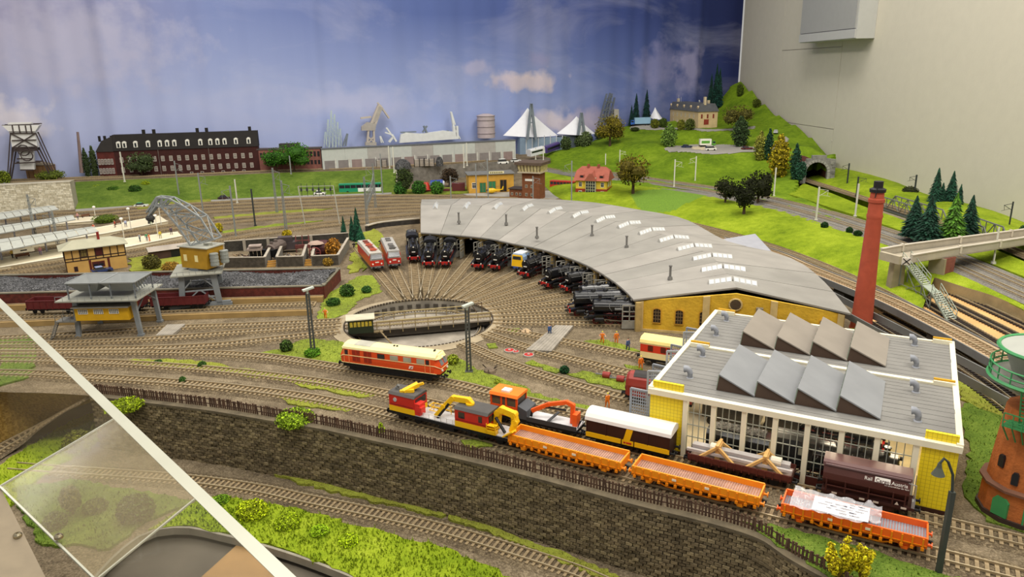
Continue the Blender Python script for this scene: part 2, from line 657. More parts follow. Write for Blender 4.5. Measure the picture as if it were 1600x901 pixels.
def make_ground():
 wall_end=CUR_B+WDIR*380
 outer=[tuple(p)for p in FRONTW[::3]]+[tuple(g(1420,1000)),(110,20,0),tuple(wall_end-WDIR*6),tuple(CUR_B+Vector((-.5,-1,0))),tuple(CUR_A+CNRM*4),(-360,120,0)]
 hole=[(TTC.x+TTR*math.cos(2*PI*k/72),TTC.y+TTR*math.sin(2*PI*k/72),0)for k in range(72)]
 V,F=flat(outer,[hole])
 m=MB()
 m.add(V,F)
 struct(m.build('yard_ground',EARTH))
 # lower ground in front of the retaining wall
 edge=curve(gl([(130,930),(180,872),(232,834),(290,827),(345,838),(400,852),(470,874),(545,903),(640,945),(800,1010)],Z_LOW),step=2)
 back=FRONTW
 outer=[(p.x,p.y,Z_LOW)for p in back[::4]]+[(80,25,Z_LOW)]+[tuple(p)for p in edge[::-1]]+[tuple(g(60,990,Z_LOW)),tuple(g(-500,900,Z_LOW))]
 V,F=flat(outer)
 m=MB()
 m.add(V,F)
 struct(m.build('lower_ground',EARTH))
 m=MB()
 m.strip([p+Vector((0,0,.25))for p in edge],[p-Vector((0,0,.7))for p in edge])
 nn=normals(edge)
 m.strip([p+Vector((0,0,.25))for p in edge],[p+Vector((0,0,.25))+q*.35 for p,q in zip(edge,nn)])
 struct(m.build('trim_1',M('8a8474',.7)))
 # wooden shelf and grey board below the layout front
 q=MB()
 c0=[g(*p,-9)for p in((310,905),(372,849),(560,960),(470,1060))]
 q.prism(c0,-9.4,-9)
 tag(q.build('wooden_board',M('9a7848',.5,n=.15,s=25)),'light brown wooden board under the front edge of the layout','board')
 q=MB()
 q.prism([g(*p,-9.6)for p in((60,1000),(130,930),(235,800),(900,890),(1000,1100),(300,1200))],-10,-9.6)
 tag(q.build('grey_board',M('5d564a',.8,n=.2,s=12)),'dark grey board below the layout front beside the wooden board','board')

make_ground()

# ---------------------------------------------------------------- the stone retaining wall, course by course
STONE=None

def make_wall():
 base=[p for p in FRONTW if p.x>g(140,618).x]
 P=curve(base,step=.82)
 N_=[-q for q in normals(P)]  # towards the front (-y)
 w=bpy.data.objects.new('wall_front',None)
 COL.objects.link(w)
 struct(w)
 bk=MB()
 bk.strip([p+n_*.2 for p,n_ in zip(P,N_)],[Vector((p.x,p.y,Z_LOW))+n_*.2 for p,n_ in zip(P,N_)])
 part('mortar',M('2c2418',.95,n=.2,s=40),w,bk)
 cp_=MB()
 cp_.strip([p+Vector((0,0,.12))-n_*.5 for p,n_ in zip(P,N_)],[p+n_*.44+Vector((0,0,.12))for p,n_ in zip(P,N_)])
 cp_.strip([p+n_*.44+Vector((0,0,.12))for p,n_ in zip(P,N_)],[p+n_*.44+Vector((0,0,-.25))for p,n_ in zip(P,N_)])
 part('coping',M('5f5542',.9,n=.25,s=60,b=.6),w,cp_)
 nc=20
 ch=-Z_LOW/nc
 stones=[]
 for c in range(nc):
  z1=-.2-c*ch
  z0=z1-ch+.09
  for i in range(len(P)-1):
   a,b=P[i],P[i+1]
   na,nb=N_[i],N_[i+1]
   o=.5*(c%2)
   d=(b-a)
   p,q=a+d*(o+.06),a+d*(o+.94)
   stones.append((p,q,na,z0+RNG.uniform(-.03,.02),z1+RNG.uniform(-.02,.03),.38+RNG.uniform(-.1,.12)))
 stones.sort(key=lambda s:(s[0].x**2+s[0].y**2+(CAM_H-s[3])**2)+(1e6 if(s[0].x>g(1010,900,s[3]).x+2 and s[3]<-7)else 0))
 tones=[M(h,.9,n=.28,s=90,b=.8)for h in('796b50','70634a','857759','635740')]
 rest=MB()
 for k,(p,q,n_,z0,z1,pr)in enumerate(stones):
  m=rest if k>=300 else MB()
  cx=(p+q)/2
  bot=[p,q,q+n_*pr*.9,p+n_*pr*.9]
  t=int(RNG.integers(0,4))
  m.mat(t if m is rest else 0)
  if m is rest:
   m.add([Vector((v.x,v.y,z0))for v in bot]+[Vector((v.x,v.y,z1))for v in bot],[(4,5,6,7),(2,3,7,6),(1,2,6,5),(3,0,4,7),(0,1,2,3)])
  else:
   m.add([Vector((v.x-cx.x,v.y-cx.y,z0))for v in bot]+[Vector((v.x-cx.x,v.y-cx.y,z1))for v in bot],[(4,5,6,7),(2,3,7,6),(1,2,6,5),(3,0,4,7),(0,1,2,3)])
   m.build('stone',tones[t],w,loc=(cx.x,cx.y,0))
 part('stones',tones,w,rest,kind='stuff')

make_wall()

# ---------------------------------------------------------------- grass as patches of turf with tufts

def jag(poly,amp):
 out=[]
 for i in range(len(poly)):
  a,b=Vector(poly[i]),Vector(poly[(i+1)%len(poly)])
  n=max(1,int((b-a).length/(amp*2.2)))
  for k in range(n):
   p=a.lerp(b,k/n)
   if k:
    p=p+Vector((random.uniform(-amp,amp),random.uniform(-amp,amp),0))
   out.append(p)
 return out

TURF_N=0

def turf(pts,z=0.,mat=GRASS,amp=.5,dens=0.,hh=.3,thick=.12,name='grass_patch'):
 """a patch of turf lying on level z; dens = tufts per square centimetre"""
 P=jag(gl(pts,z),amp)
 global TURF_N
 TURF_N+=1
 thick+=.008*TURF_N
 P=[(p.x,p.y,z+thick)for p in P]
 V,F=flat(P)
 m=MB()
 m.add(V,F)
 n=len(P)
 m.add(P+[(p[0],p[1],z-.02)for p in P],[(i,(i+1)%n,n+(i+1)%n,n+i)for i in range(n)])
 if dens:
  xs,ys=[p[0]for p in P],[p[1]for p in P]
  ar=(max(xs)-min(xs))*(max(ys)-min(ys))
  for _ in range(int(ar*dens)):
   x,y=random.uniform(min(xs),max(xs)),random.uniform(min(ys),max(ys))
   if inside((x,y),P):
    blade(m,x,y,z+thick,hh*random.uniform(.5,1.2))
 o=m.build(name,mat)
 o['kind']='stuff'
 o['label']='patch of bright green static grass on the layout'
 o['category']='grass'
 return o

def blade(m,x,y,z,h):
 a=random.uniform(0,PI)
 c,s_=math.cos(a)*h*.22,math.sin(a)*h*.22
 lx,ly=random.uniform(-.5,.5)*h,random.uniform(-.5,.5)*h
 m.add([(x-c,y-s_,z),(x+c,y+s_,z),(x+lx,y+ly,z+h)],[(0,1,2)])

GP=[
# yard, from the front to the back (pixel outlines of the turf)
([(385,553),(440,546),(480,528),(540,535),(565,556),(530,566),(520,578),(460,565)],YGRASS,5),
([(495,500),(505,470),(520,455),(560,432),(585,430),(598,455),(560,470),(540,492),(515,502)],YGRASS,2),
([(680,570),(715,560),(742,575),(780,590),(850,620),(905,632),(985,655),(1000,672),(950,668),(880,645),(800,622),(745,600),(700,596)],YGRASS,5),
([(885,585),(910,580),(985,598),(980,612),(930,600)],YGRASS,5),
([(832,563),(880,580),(868,584),(820,568)],YGRASS,5),
([(912,534),(950,532),(990,545),(1002,550),(960,552)],YGRASS,5),
([(975,570),(998,573),(1005,578),(980,577)],YGRASS,5),
([(795,514),(812,514),(810,521),(796,521)],YGRASS,5),
([(760,538),(775,537),(778,544),(764,545)],YGRASS,5),
([(190,563),(300,563),(430,585),(560,610),(600,618),(560,622),(430,595),(300,577),(210,570)],PALEGR,4),
([(430,620),(470,623),(560,640),(540,645),(450,632)],PALEGR,4),
([(1160,816),(1205,820),(1300,845),(1420,882),(1520,912),(1500,950),(1340,950),(1280,893),(1235,862)],DGRASS,7),
([(1490,640),(1530,625),(1640,660),(1700,720),(1700,850),(1620,840),(1540,815),(1505,770),(1515,700)],DGRASS,5),
([(1488,600),(1510,592),(1600,640),(1640,672),(1560,650),(1500,625)],PALEGR,5),
([(555,372),(585,358),(600,372),(580,405),(560,425),(545,428)],PALEGR,1),
([(585,378),(594,380),(580,415),(566,425)],YGRASS,1),
([(690,362+40),(700,399),(700,412),(692,414)],YGRASS,1),
([(333,340),(440,330),(520,326),(480,333),(340,345)],PALEGR,0),
([(348,362),(440,350),(505,345),(440,355),(355,366)],YGRASS,0),
([(205,321),(330,311),(330,315),(215,327)],PALEGR,0),
([(612,298),(725,292),(760,300),(700,304),(615,306)],YGRASS,1),
([(0,532),(60,525),(58,560),(46,592),(0,604)],DGRASS,2),  # blurred green reflection in the acrylic, laid down as turf
([(200,405),(330,385),(330,400),(290,425),(205,425)],PALEGR,0),
([(720,690),(760,688),(770,700),(735,703)],YGRASS,6),
([(1320,548),(1330,515),(1350,520),(1345,560)],YGRASS,1),
]
for pts,mt,de in GP:
 turf(pts,0.,mt,.45 if pts[0][1]>420 else .8,de*.8,.28)
# lower level in front of the wall
turf([(336,778),(400,786),(500,806),(600,833),(690,858),(760,885),(800,905),(760,940),(640,940),(545,899),(470,870),(400,848),(345,834),(290,823),(232,830),(300,790)],Z_LOW,GRASS,.4,9,.5)
turf([(-40,790),(0,730),(110,660),(165,640),(190,655),(150,690),(60,750),(-20,830)],Z_LOW,GRASS,.4,6,.4)
turf([(20,765),(120,752),(300,785),(230,815),(170,860),(60,850)],Z_LOW,DGRASS,.4,5,.4)
turf([(420,738),(560,768),(700,805),(690,810),(540,775),(430,745)],Z_LOW,PALEGR,.3,5,.25)
turf([(700,800),(800,838),(930,885),(990,915),(960,915),(820,855),(700,812)],Z_LOW,PALEGR,.3,6,.3)

# ---------------------------------------------------------------- embankment, upper level and the hill at the back
Z_UP=6.0
TOP=[(-260,296),(-60,291),(118,284),(280,277),(435,270),(590,265),(700,257),(800,251),(860,247)]
BOT=[(-260,345),(-60,338),(118,327),(230,320),(330,312),(435,307),(590,302),(619,300)]

def make_upper():
 t=curve(gl(TOP,Z_UP),n=60)
 m=MB()
 bk=[CUR_A+CDIR*((p-CUR_A).dot(CDIR))+CNRM*2+Vector((0,0,Z_UP))for p in t]
 m.strip(t,bk)
 struct(m.build('upper_ground',EARTH))
 m=MB()
 m.strip([p+Vector((0,0,-6))for p in t],t)
 struct(m.build('wall_upper',M('77726a',.9,n=.25,s=60,b=.6)))
 m=MB()
 q=gl([(619,300),(619,263,Z_UP)])
 m.bar(q[0],q[1],.8)
 struct(m.build('trim_2',M('b9b3a2',.8)))
 # grass slope
 b=curve(gl([p for p in BOT if p[0]>=118]),n=40)
 tt=curve(gl([p for p in TOP if 118<=p[0]<=590]+[(619,263)],Z_UP+.03),n=40)
 rows=[]
 for k in range(9):
  f=k/8
  rows.append([p.lerp(q,f)+Vector((0,0,(.8*math.sin(f*PI)+random.uniform(-.12,.12))if 0<k<8 else 0))for p,q in zip(b,tt)])
 m=MB()
 m.loft(rows)
 struct(m.build('grass_bank',DGRASS))

make_upper()

HILL=[  # px, py, height above the yard
(850,262,2.2),(880,246,5.6),(870,240,7),(905,258,4),(930,225,10.5),(960,203,14),(985,235,9.5),(960,245,6.8),(1000,262,4),(1040,240,9),(1030,270,3.6),(1060,283,3.1),(1010,284,3),(950,282,2.6),(900,276,2.2),(860,270,1.8),
(985,197,15.5),(1020,203,15.4),(1044,196,16.4),(1068,200,16.4),(1093,203,16.4),(1115,200,16.6),(1130,196,17.2),(1060,193,16.6),(1090,193,16.6),(1000,187,16.2),
(1060,222,11.6),(1060,236,11),(1100,224,11.2),(1100,237,10.8),(1160,237,11),(1180,232,11.4),(1080,209,15),(1130,208,15.4),(1020,225,12),
(1100,262,6),(1060,262,6),(1180,262,6.4),(1150,250,8.3),(1120,292,3.1),(1180,306,3.0),(1200,285,4.2),(1230,275,5),(1215,240,10.5),(1245,300,3.3),(1230,318,2.9),(1300,340,2.9),(1260,310,3.3),(1330,335,3.2),
(1150,190,19),(1200,218,14.5),(1190,226,12.6),(1228,222,13.8),(1250,235,13.2),(1290,240,12.8),(1262,226,14.2),
(1250,258,8),(1170,215,14),(1260,262,6.5),
]

def make_hill():
 C=np.array([[*g(*p)[:2],p[2]]for p in HILL],dtype=float)
 back=[]
 for px,py in((1142,128),(1152,127),(1165,131),(1180,143),(1195,160),(1210,174),(1225,184),(1245,196),(1262,208),(1280,226),(1295,240),(1303,249)):
  u,z=wall_uz(px,py)
  q=CUR_B+WDIR*u+Vector((-1,0,0))
  back.append([q.x,q.y,z])
 for px,py in((1137,133),(1128,152),(1116,166),(1095,176),(1060,182),(1030,186),(1000,190),(975,196),(950,207),(925,219),(900,228)):
  u,z=curtain_u(px,py)
  q=cp(u,0,3)
  back.append([q.x,q.y,z])
 C=np.vstack([C,back])
 n=len(C)
 Pn=np.c_[np.ones(n),C[:,:2]]
 D=np.hypot(C[:,None,0]-C[None,:,0],C[:,None,1]-C[None,:,1])
 K=np.where(D>0,D**2*np.log(D+1e-9),0)+np.eye(n)*15.0
 A=np.block([[K,Pn],[Pn.T,np.zeros((3,3))]])
 wgt=np.linalg.solve(A,np.r_[C[:,2],0,0,0])

 def hz(x,y):
  x,y=np.asarray(x,float),np.asarray(y,float)
  d=np.hypot(x[...,None]-C[:,0],y[...,None]-C[:,1])
  return(np.where(d>0,d**2*np.log(d+1e-9),0)@wgt[:n])+wgt[n]+wgt[n+1]*x+wgt[n+2]*y
 # outline: along the front foot of the hill, then the tunnel wing, then the two walls
 foot=gl([(852,276,1.5),(900,280,2),(950,286,2.4),(1010,291,2.8),(1110,302,2.9),(1200,322,2.8),(1290,352,2.7),(1345,374,2.7),(1350,362,3),(1305,330,3.1),(1240,303,3.4),(1246,290,4),(1250,240,12.6),(1303,247,12.6)])
 poly=[(p.x,p.y)for p in foot]
 q=CUR_B+WDIR*(wall_uz(1304,249)[0])
 poly+=[(q.x,q.y),(CUR_B.x-1,CUR_B.y-2)]
 q=CUR_B-CDIR*130+CNRM*2
 poly+=[(q.x,q.y)]
 xs=np.arange(0,190,1.5)
 ys=np.arange(185,402,1.5)
 X,Y=np.meshgrid(xs,ys)
 Z=hz(X,Y)+RNG.normal(0,.05,X.shape)
 ins=np.array([[inside((X[j,i],Y[j,i]),poly)for i in range(len(xs))]for j in range(len(ys))])
 idx,vs={},[]
 fs=[]
 for j in range(len(ys)-1):
  for i in range(len(xs)-1):
   qd=[(j,i),(j,i+1),(j+1,i+1),(j+1,i)]
   if sum(ins[a]for a in qd)>=3:
    f=[]
    for a in qd:
     if a not in idx:
      idx[a]=len(vs)
      vs.append((X[a],Y[a],max(.3,Z[a])))
     f.append(idx[a])
    fs.append(tuple(f))
 # skirt so that the rim has no gap underneath
 from collections import Counter
 ec=Counter()
 for f in fs:
  for a,b in zip(f,f[1:]+f[:1]):
   ec[(min(a,b),max(a,b))]+=1
 pc=g(1275,283,4)
 pc.z=0
 for f in list(fs):
  for a,b in zip(f,f[1:]+f[:1]):
   if ec[(min(a,b),max(a,b))]==1:
    k=len(vs)
    lo=[max(-.1,vs[i][2]-2.5)if(Vector((vs[i][0],vs[i][1],0))-pc).length<24 else-.1 for i in(a,b)]
    vs+=[(vs[a][0],vs[a][1],lo[0]),(vs[b][0],vs[b][1],lo[1])]
    fs.append((b,a,k,k+1))
 m=MB()
 m.add(vs,fs)
 struct(m.build('hill',HILLG,smooth=True))
 return lambda x,y:float(hz(x,y))

HZ=make_hill()

def on_hill(px,py,z0=10.):
 """where the view direction first meets the hill"""
 d=FWD+RGT*((px-800)/CAM_F)-UPV*((py-450.5)/CAM_F)
 t=200.0
 while t<440:
  p=Vector((d.x*t,d.y*t,CAM_H+d.z*t))
  if(p-CUR_A).dot(CNRM)<5:
   break
  if p.z<=HZ(p.x,p.y):
   return Vector((p.x,p.y,HZ(p.x,p.y)))
  t+=.5
 u,z=curtain_u(px,py)
 p=cp(u,0,5)
 return Vector((p.x,p.y,HZ(p.x,p.y)))

def drape(pts,mat,name,step=.8,up=.14):
 """road surface laid over the hill"""
 P=[on_hill(*p)for p in pts]
 xs,ys=[p.x for p in P],[p.y for p in P]
 idx,vs,fs={},[],[]
 for i in range(int((max(xs)-min(xs))/step)):
  for j in range(int((max(ys)-min(ys))/step)):
   x,y=min(xs)+i*step,min(ys)+j*step
   if inside((x+step/2,y+step/2),P):
    f=[]
    for a,b in((i,j),(i+1,j),(i+1,j+1),(i,j+1)):
     if(a,b)not in idx:
      idx[(a,b)]=len(vs)
      u,v=min(xs)+a*step,min(ys)+b*step
      vs.append((u,v,HZ(u,v)+up))
     f.append(idx[(a,b)])
    fs.append(tuple(f))
 m=MB()
 m.add(vs,fs)
 struct(m.build(name,mat,smooth=True))

drape([(1038,233),(1058,228),(1085,225),(1130,226),(1165,229),(1192,231),(1215,224),(1228,213),(1234,217),(1222,230),(1195,237),(1150,240),(1100,241),(1060,239)],ROAD,'hill_road')
drape([(1080,230),(1105,227),(1120,230),(1100,235),(1082,234)],M('cdbfa0',.9),'gravel_island',up=.22)
drape([(985,203),(1045,202),(1095,206),(1180,201),(1180,197),(1100,202),(1040,197),(985,197)],ROAD,'mansion_road')
# earth bank closing the yard left of the stone wall
m=MB()
a=curve(gl([(-420,590),(-120,604),(0,612),(80,614),(152,619)]),n=30)
b=curve(gl([(-420,760,-8.3),(-120,735,-8.3),(0,694,-8.2),(70,655,-6),(150,625,-1.5)]),n=30)
m.loft([[p.lerp(q,k/5)+Vector((0,0,.5*math.sin(k/5*PI)))for p,q in zip(b,a)]for k in range(6)])
struct(m.build('earth_bank',ground_mat('brown_bank',[(.3,'4a3717'),(.5,'7a5f2e'),(.7,'9c8146')],[(14,.4),(300,.6)])))

# ================================================================ railway tracks
RAIL=M('a3906f',.5,.15,n=.15,s=80)
RAILTOP=M('bfb192',.35,.3,n=.08,s=50)
SLEEP=M('8c7a5c',.85,n=.3,s=150)
SLEEPG=M('8b8378',.85,n=.2,s=150)
DARKSL=M('2b2320',.7,n=.2,s=150)
RH=.52  # top of the rail above the ground of a track
_sl=MB()
_sl.box(-.17,.17,-1.4,1.4,.14,.3)
SL_ME={m.name:_sl.mesh('sleeper',m)for m in(SLEEP,SLEEPG,DARKSL)}

def track(pts,label,z=0.,near=False,sl=SLEEP,bed=BALLAST,group='railway tracks',step=.78,world=False,half=2.1):
 P=curve(pts if world else gl(pts,z),step=step)
 nn=normals(P)
 t=thing('railway_track',label,'railway track',P[0],group=group)
 O=P[0]
 L=[p-O for p in P]
 if bed:
  m=MB()
  b0=[p+q*half+Vector((0,0,.02))for p,q in zip(L,nn)]
  b1=[p+q*half*.78+Vector((0,0,.17))for p,q in zip(L,nn)]
  b2=[p-q*half*.78+Vector((0,0,.17))for p,q in zip(L,nn)]
  b3=[p-q*half+Vector((0,0,.02))for p,q in zip(L,nn)]
  m.loft([b3,b2,b1,b0])
  part('ballast_bed',bed,t,m)
 for s in(-1,1):
  m=MB()
  up=Vector((0,0,1))
  a=[p+q*(s*.82-.06)for p,q in zip(L,nn)]
  b=[p+q*(s*.82+.06)for p,q in zip(L,nn)]
  m.mat(0)
  m.strip([p+up*.28 for p in a],[p+up*RH for p in a])
  m.strip([p+up*RH for p in b],[p+up*.28 for p in b])
  m.mat(1)
  m.strip([p+up*RH for p in b],[p+up*RH for p in a][:])
  m.f=[tuple(f)for f in m.f]
  part('rail',[RAIL,RAILTOP],t,m)
 rest=MB()
 k=0
 for i in range(len(L)):
  d=heading(P[max(i-1,0)],P[min(i+1,len(P)-1)])
  if near and k<300:
   inst('sleeper',SL_ME[sl.name],t,L[i],d)
   k+=1
  else:
   rest.xf(L[i],d).box(-.17,.17,-1.35,1.35,.1,.3)
 if rest.v:
  part('sleepers',sl,t,rest,kind='stuff')
 return P

TR={}
# front of the yard
TR['W']=track([(-60,583),(60,586),(123,590),(300,602),(480,623),(621,653),(795,697),(985,747),(1212,806),(1460,869),(1640,915)],'track nearest to the picket fence carrying the three orange flat wagons',near=True)
TR['E']=track([(-60,564),(103,566),(300,577),(480,596),(607,618),(700,639),(800,663),(912,688),(1055,722),(1240,766),(1440,812),(1640,860)],'track with the white-roofed van and brown hopper before the yellow hall',near=True)
TR['D']=track([(-60,553),(93,553),(250,552),(400,558),(530,576),(610,587),(700,600),(768,616),(850,635),(920,651),(1000,671),(1060,687)],'track under the red diesel locomotive with the cream roof',near=True)
TR['F3']=track([(-60,548),(103,548),(250,546),(340,541),(440,530),(530,519)],'lowest approach track curving into the left side of the turntable',near=True)
TR['F2']=track([(-40,541),(100,538),(250,531),(400,519),(533,510)],'middle approach track running into the left side of the turntable',near=True)
TR['F1']=track([(-40,532),(100,525),(250,515),(400,509),(532,503)],'upper approach track running straight into the left side of the turntable',near=True)
TR['C1']=track([(-40,498),(60,495),(250,487),(400,480),(492,476)],'siding between the tan crane rail beams beside the coal bunker',near=True)
TR['K1']=track([(724,538),(750,550),(780,564),(850,589),(930,612),(988,627)],'track curving from the turntable to the red snow plough engine in the hall gate',near=True)
TR['K2']=track([(757,523),(800,537),(850,552),(930,572),(1000,589)],'track from the turntable crossing the boards into the middle gate of the yellow hall',near=True)
TR['K3']=track([(772,515),(830,525),(880,535),(930,545),(1010,561)],'track from the turntable to the cream and red railcar',near=True)
TR['LOW']=track([(20,731),(70,735),(160,741),(290,751),(400,766),(480,783),(600,808),(700,832),(800,862),(900,895),(980,930)],'single track at the foot of the stone retaining wall',z=Z_LOW,near=True)
TR['DIAG']=track([(-60,742,-8.2),(0,704,-8),(50,675,-6.8),(100,645,-4),(142,622,-1.2)],'mirror image of the lower track in the acrylic, built as a short climbing track at the left edge',near=True)  # reflection of the lower track in the acrylic, laid as a solid ramp
# long parallel tracks of the station yard
YG='parallel tracks of the station yard'
YL='one of the long parallel brown tracks curving through the station yard behind the roundhouse'
right=[(900,320),(1050,347),(1150,372),(1250,404),(1350,446),(1430,488),(1500,530),(1600,596)]
for k,pts in enumerate(([(-80,341),(120,333),(250,322),(440,312),(620,306),(760,309)],
[(-80,347),(120,339),(250,327),(440,317),(620,311),(760,313)],
[(150,342),(250,332),(440,322),(620,316),(760,317)],
[(-80,372),(90,353),(250,338),(440,327),(620,321),(760,321.5)])):
 off=(0,0,-3),(1,4,0),(2,8,3),(3,12,6)
 rr=[(x+(.0*k),y-3+k*(3.6+.9*i))for i,(x,y)in enumerate(right)]
 track(pts+rr,('farthest','second farthest','third farthest','fourth farthest')[k]+' of the long brown tracks curving through the yard behind the roundhouse',group=YG)
ORDK=0
for pts in([(-80,405),(100,375),(200,362),(300,349),(440,336),(620,326),(680,324)],
[(-80,411),(100,384),(200,369),(300,355),(440,342),(620,331),(680,329)],
[(-80,435),(100,409),(205,393),(330,371),(440,356),(620,338),(680,334)],
[(-80,443),(100,417),(205,401),(330,379),(440,363),(540,351),(680,342)],
[(-80,452),(90,427),(150,418)]):
 track(pts,('station yard track between the middle and nearest platforms, farther one','station yard track along the back edge of the nearest platform','station yard track along the front edge of the nearest platform','station yard track just behind the scrap bins','short station yard track ending at the half-timbered signal box')[ORDK],group='station yard tracks left of the roundhouse')
 ORDK+=1
track([(-90,289),(118,281.5),(435,267),(590,262),(800,248.5)],'track along the top edge of the grass bank below the dark factory',z=Z_UP)
track([(-90,285),(118,278.5),(435,264.5),(520,262)],'second track on the bank close to the dark factory front',z=Z_UP)
# the grey double line, the tunnel line and the viaduct
zl=2.95
track([(850,259,2),(970,273,2.6),(1060,286,3),(1100,291.5,zl),(1185,306,zl),(1300,334,zl),(1444,380,zl),(1504,406,zl),(1660,474,zl),(1900,580,zl)],'farther track of the grey ballasted double line curving past the lawn',sl=SLEEPG,bed=GREYBAL,half=2.6)
track([(850,263,2),(970,279,2.6),(1060,292,3),(1100,298,zl),(1185,314,zl),(1300,345,zl),(1412,383,zl),(1502,421,zl),(1660,492,zl),(1900,606,zl)],'nearer track of the grey ballasted double line curving past the lawn',sl=SLEEPG,bed=GREYBAL,half=2.6)
TUN=[(1255,277,4),(1268,284,4),(1300,294,4),(1356,312,4),(1430,336,4),(1523,366,4),(1600,398,4),(1680,432,4),(1900,530,4)]
TR['T']=track(TUN,'single track coming out of the stone tunnel portal over the truss bridge')
VIA=[(1120,373,2.2),(1200,393,3),(1260,418,3),(1330,446,3),(1400,475,3),(1500,525,3),(1600,580,3),(1680,630,3),(1900,780,3)]
TR['V']=track(VIA,'light brown track on the low viaduct passing behind the red chimney',sl=M('a08a6c',.8,n=.2,s=150),bed=None)
DG='dark unballasted tracks on the plywood'
for pts in([(1370,505),(1440,548),(1520,600),(1600,660)],[(1380,492),(1450,530),(1540,590),(1620,650)],
[(1440,470),(1500,505),(1560,540),(1640,590)],[(1460,462),(1520,492),(1580,522),(1660,565)],[(1480,455),(1540,482),(1600,510),(1680,548)]):
 track(pts,('nearest to the hall roof','second from the hall roof','middle one','second from the plywood box','nearest to the plywood box')[ORDK-5]+' of the dark bare tracks on plywood at the right edge',z=.1,sl=DARKSL,bed=None,group=DG)
 ORDK+=1

# plywood boards under the bare tracks, lawn before the grey line, banks on the right

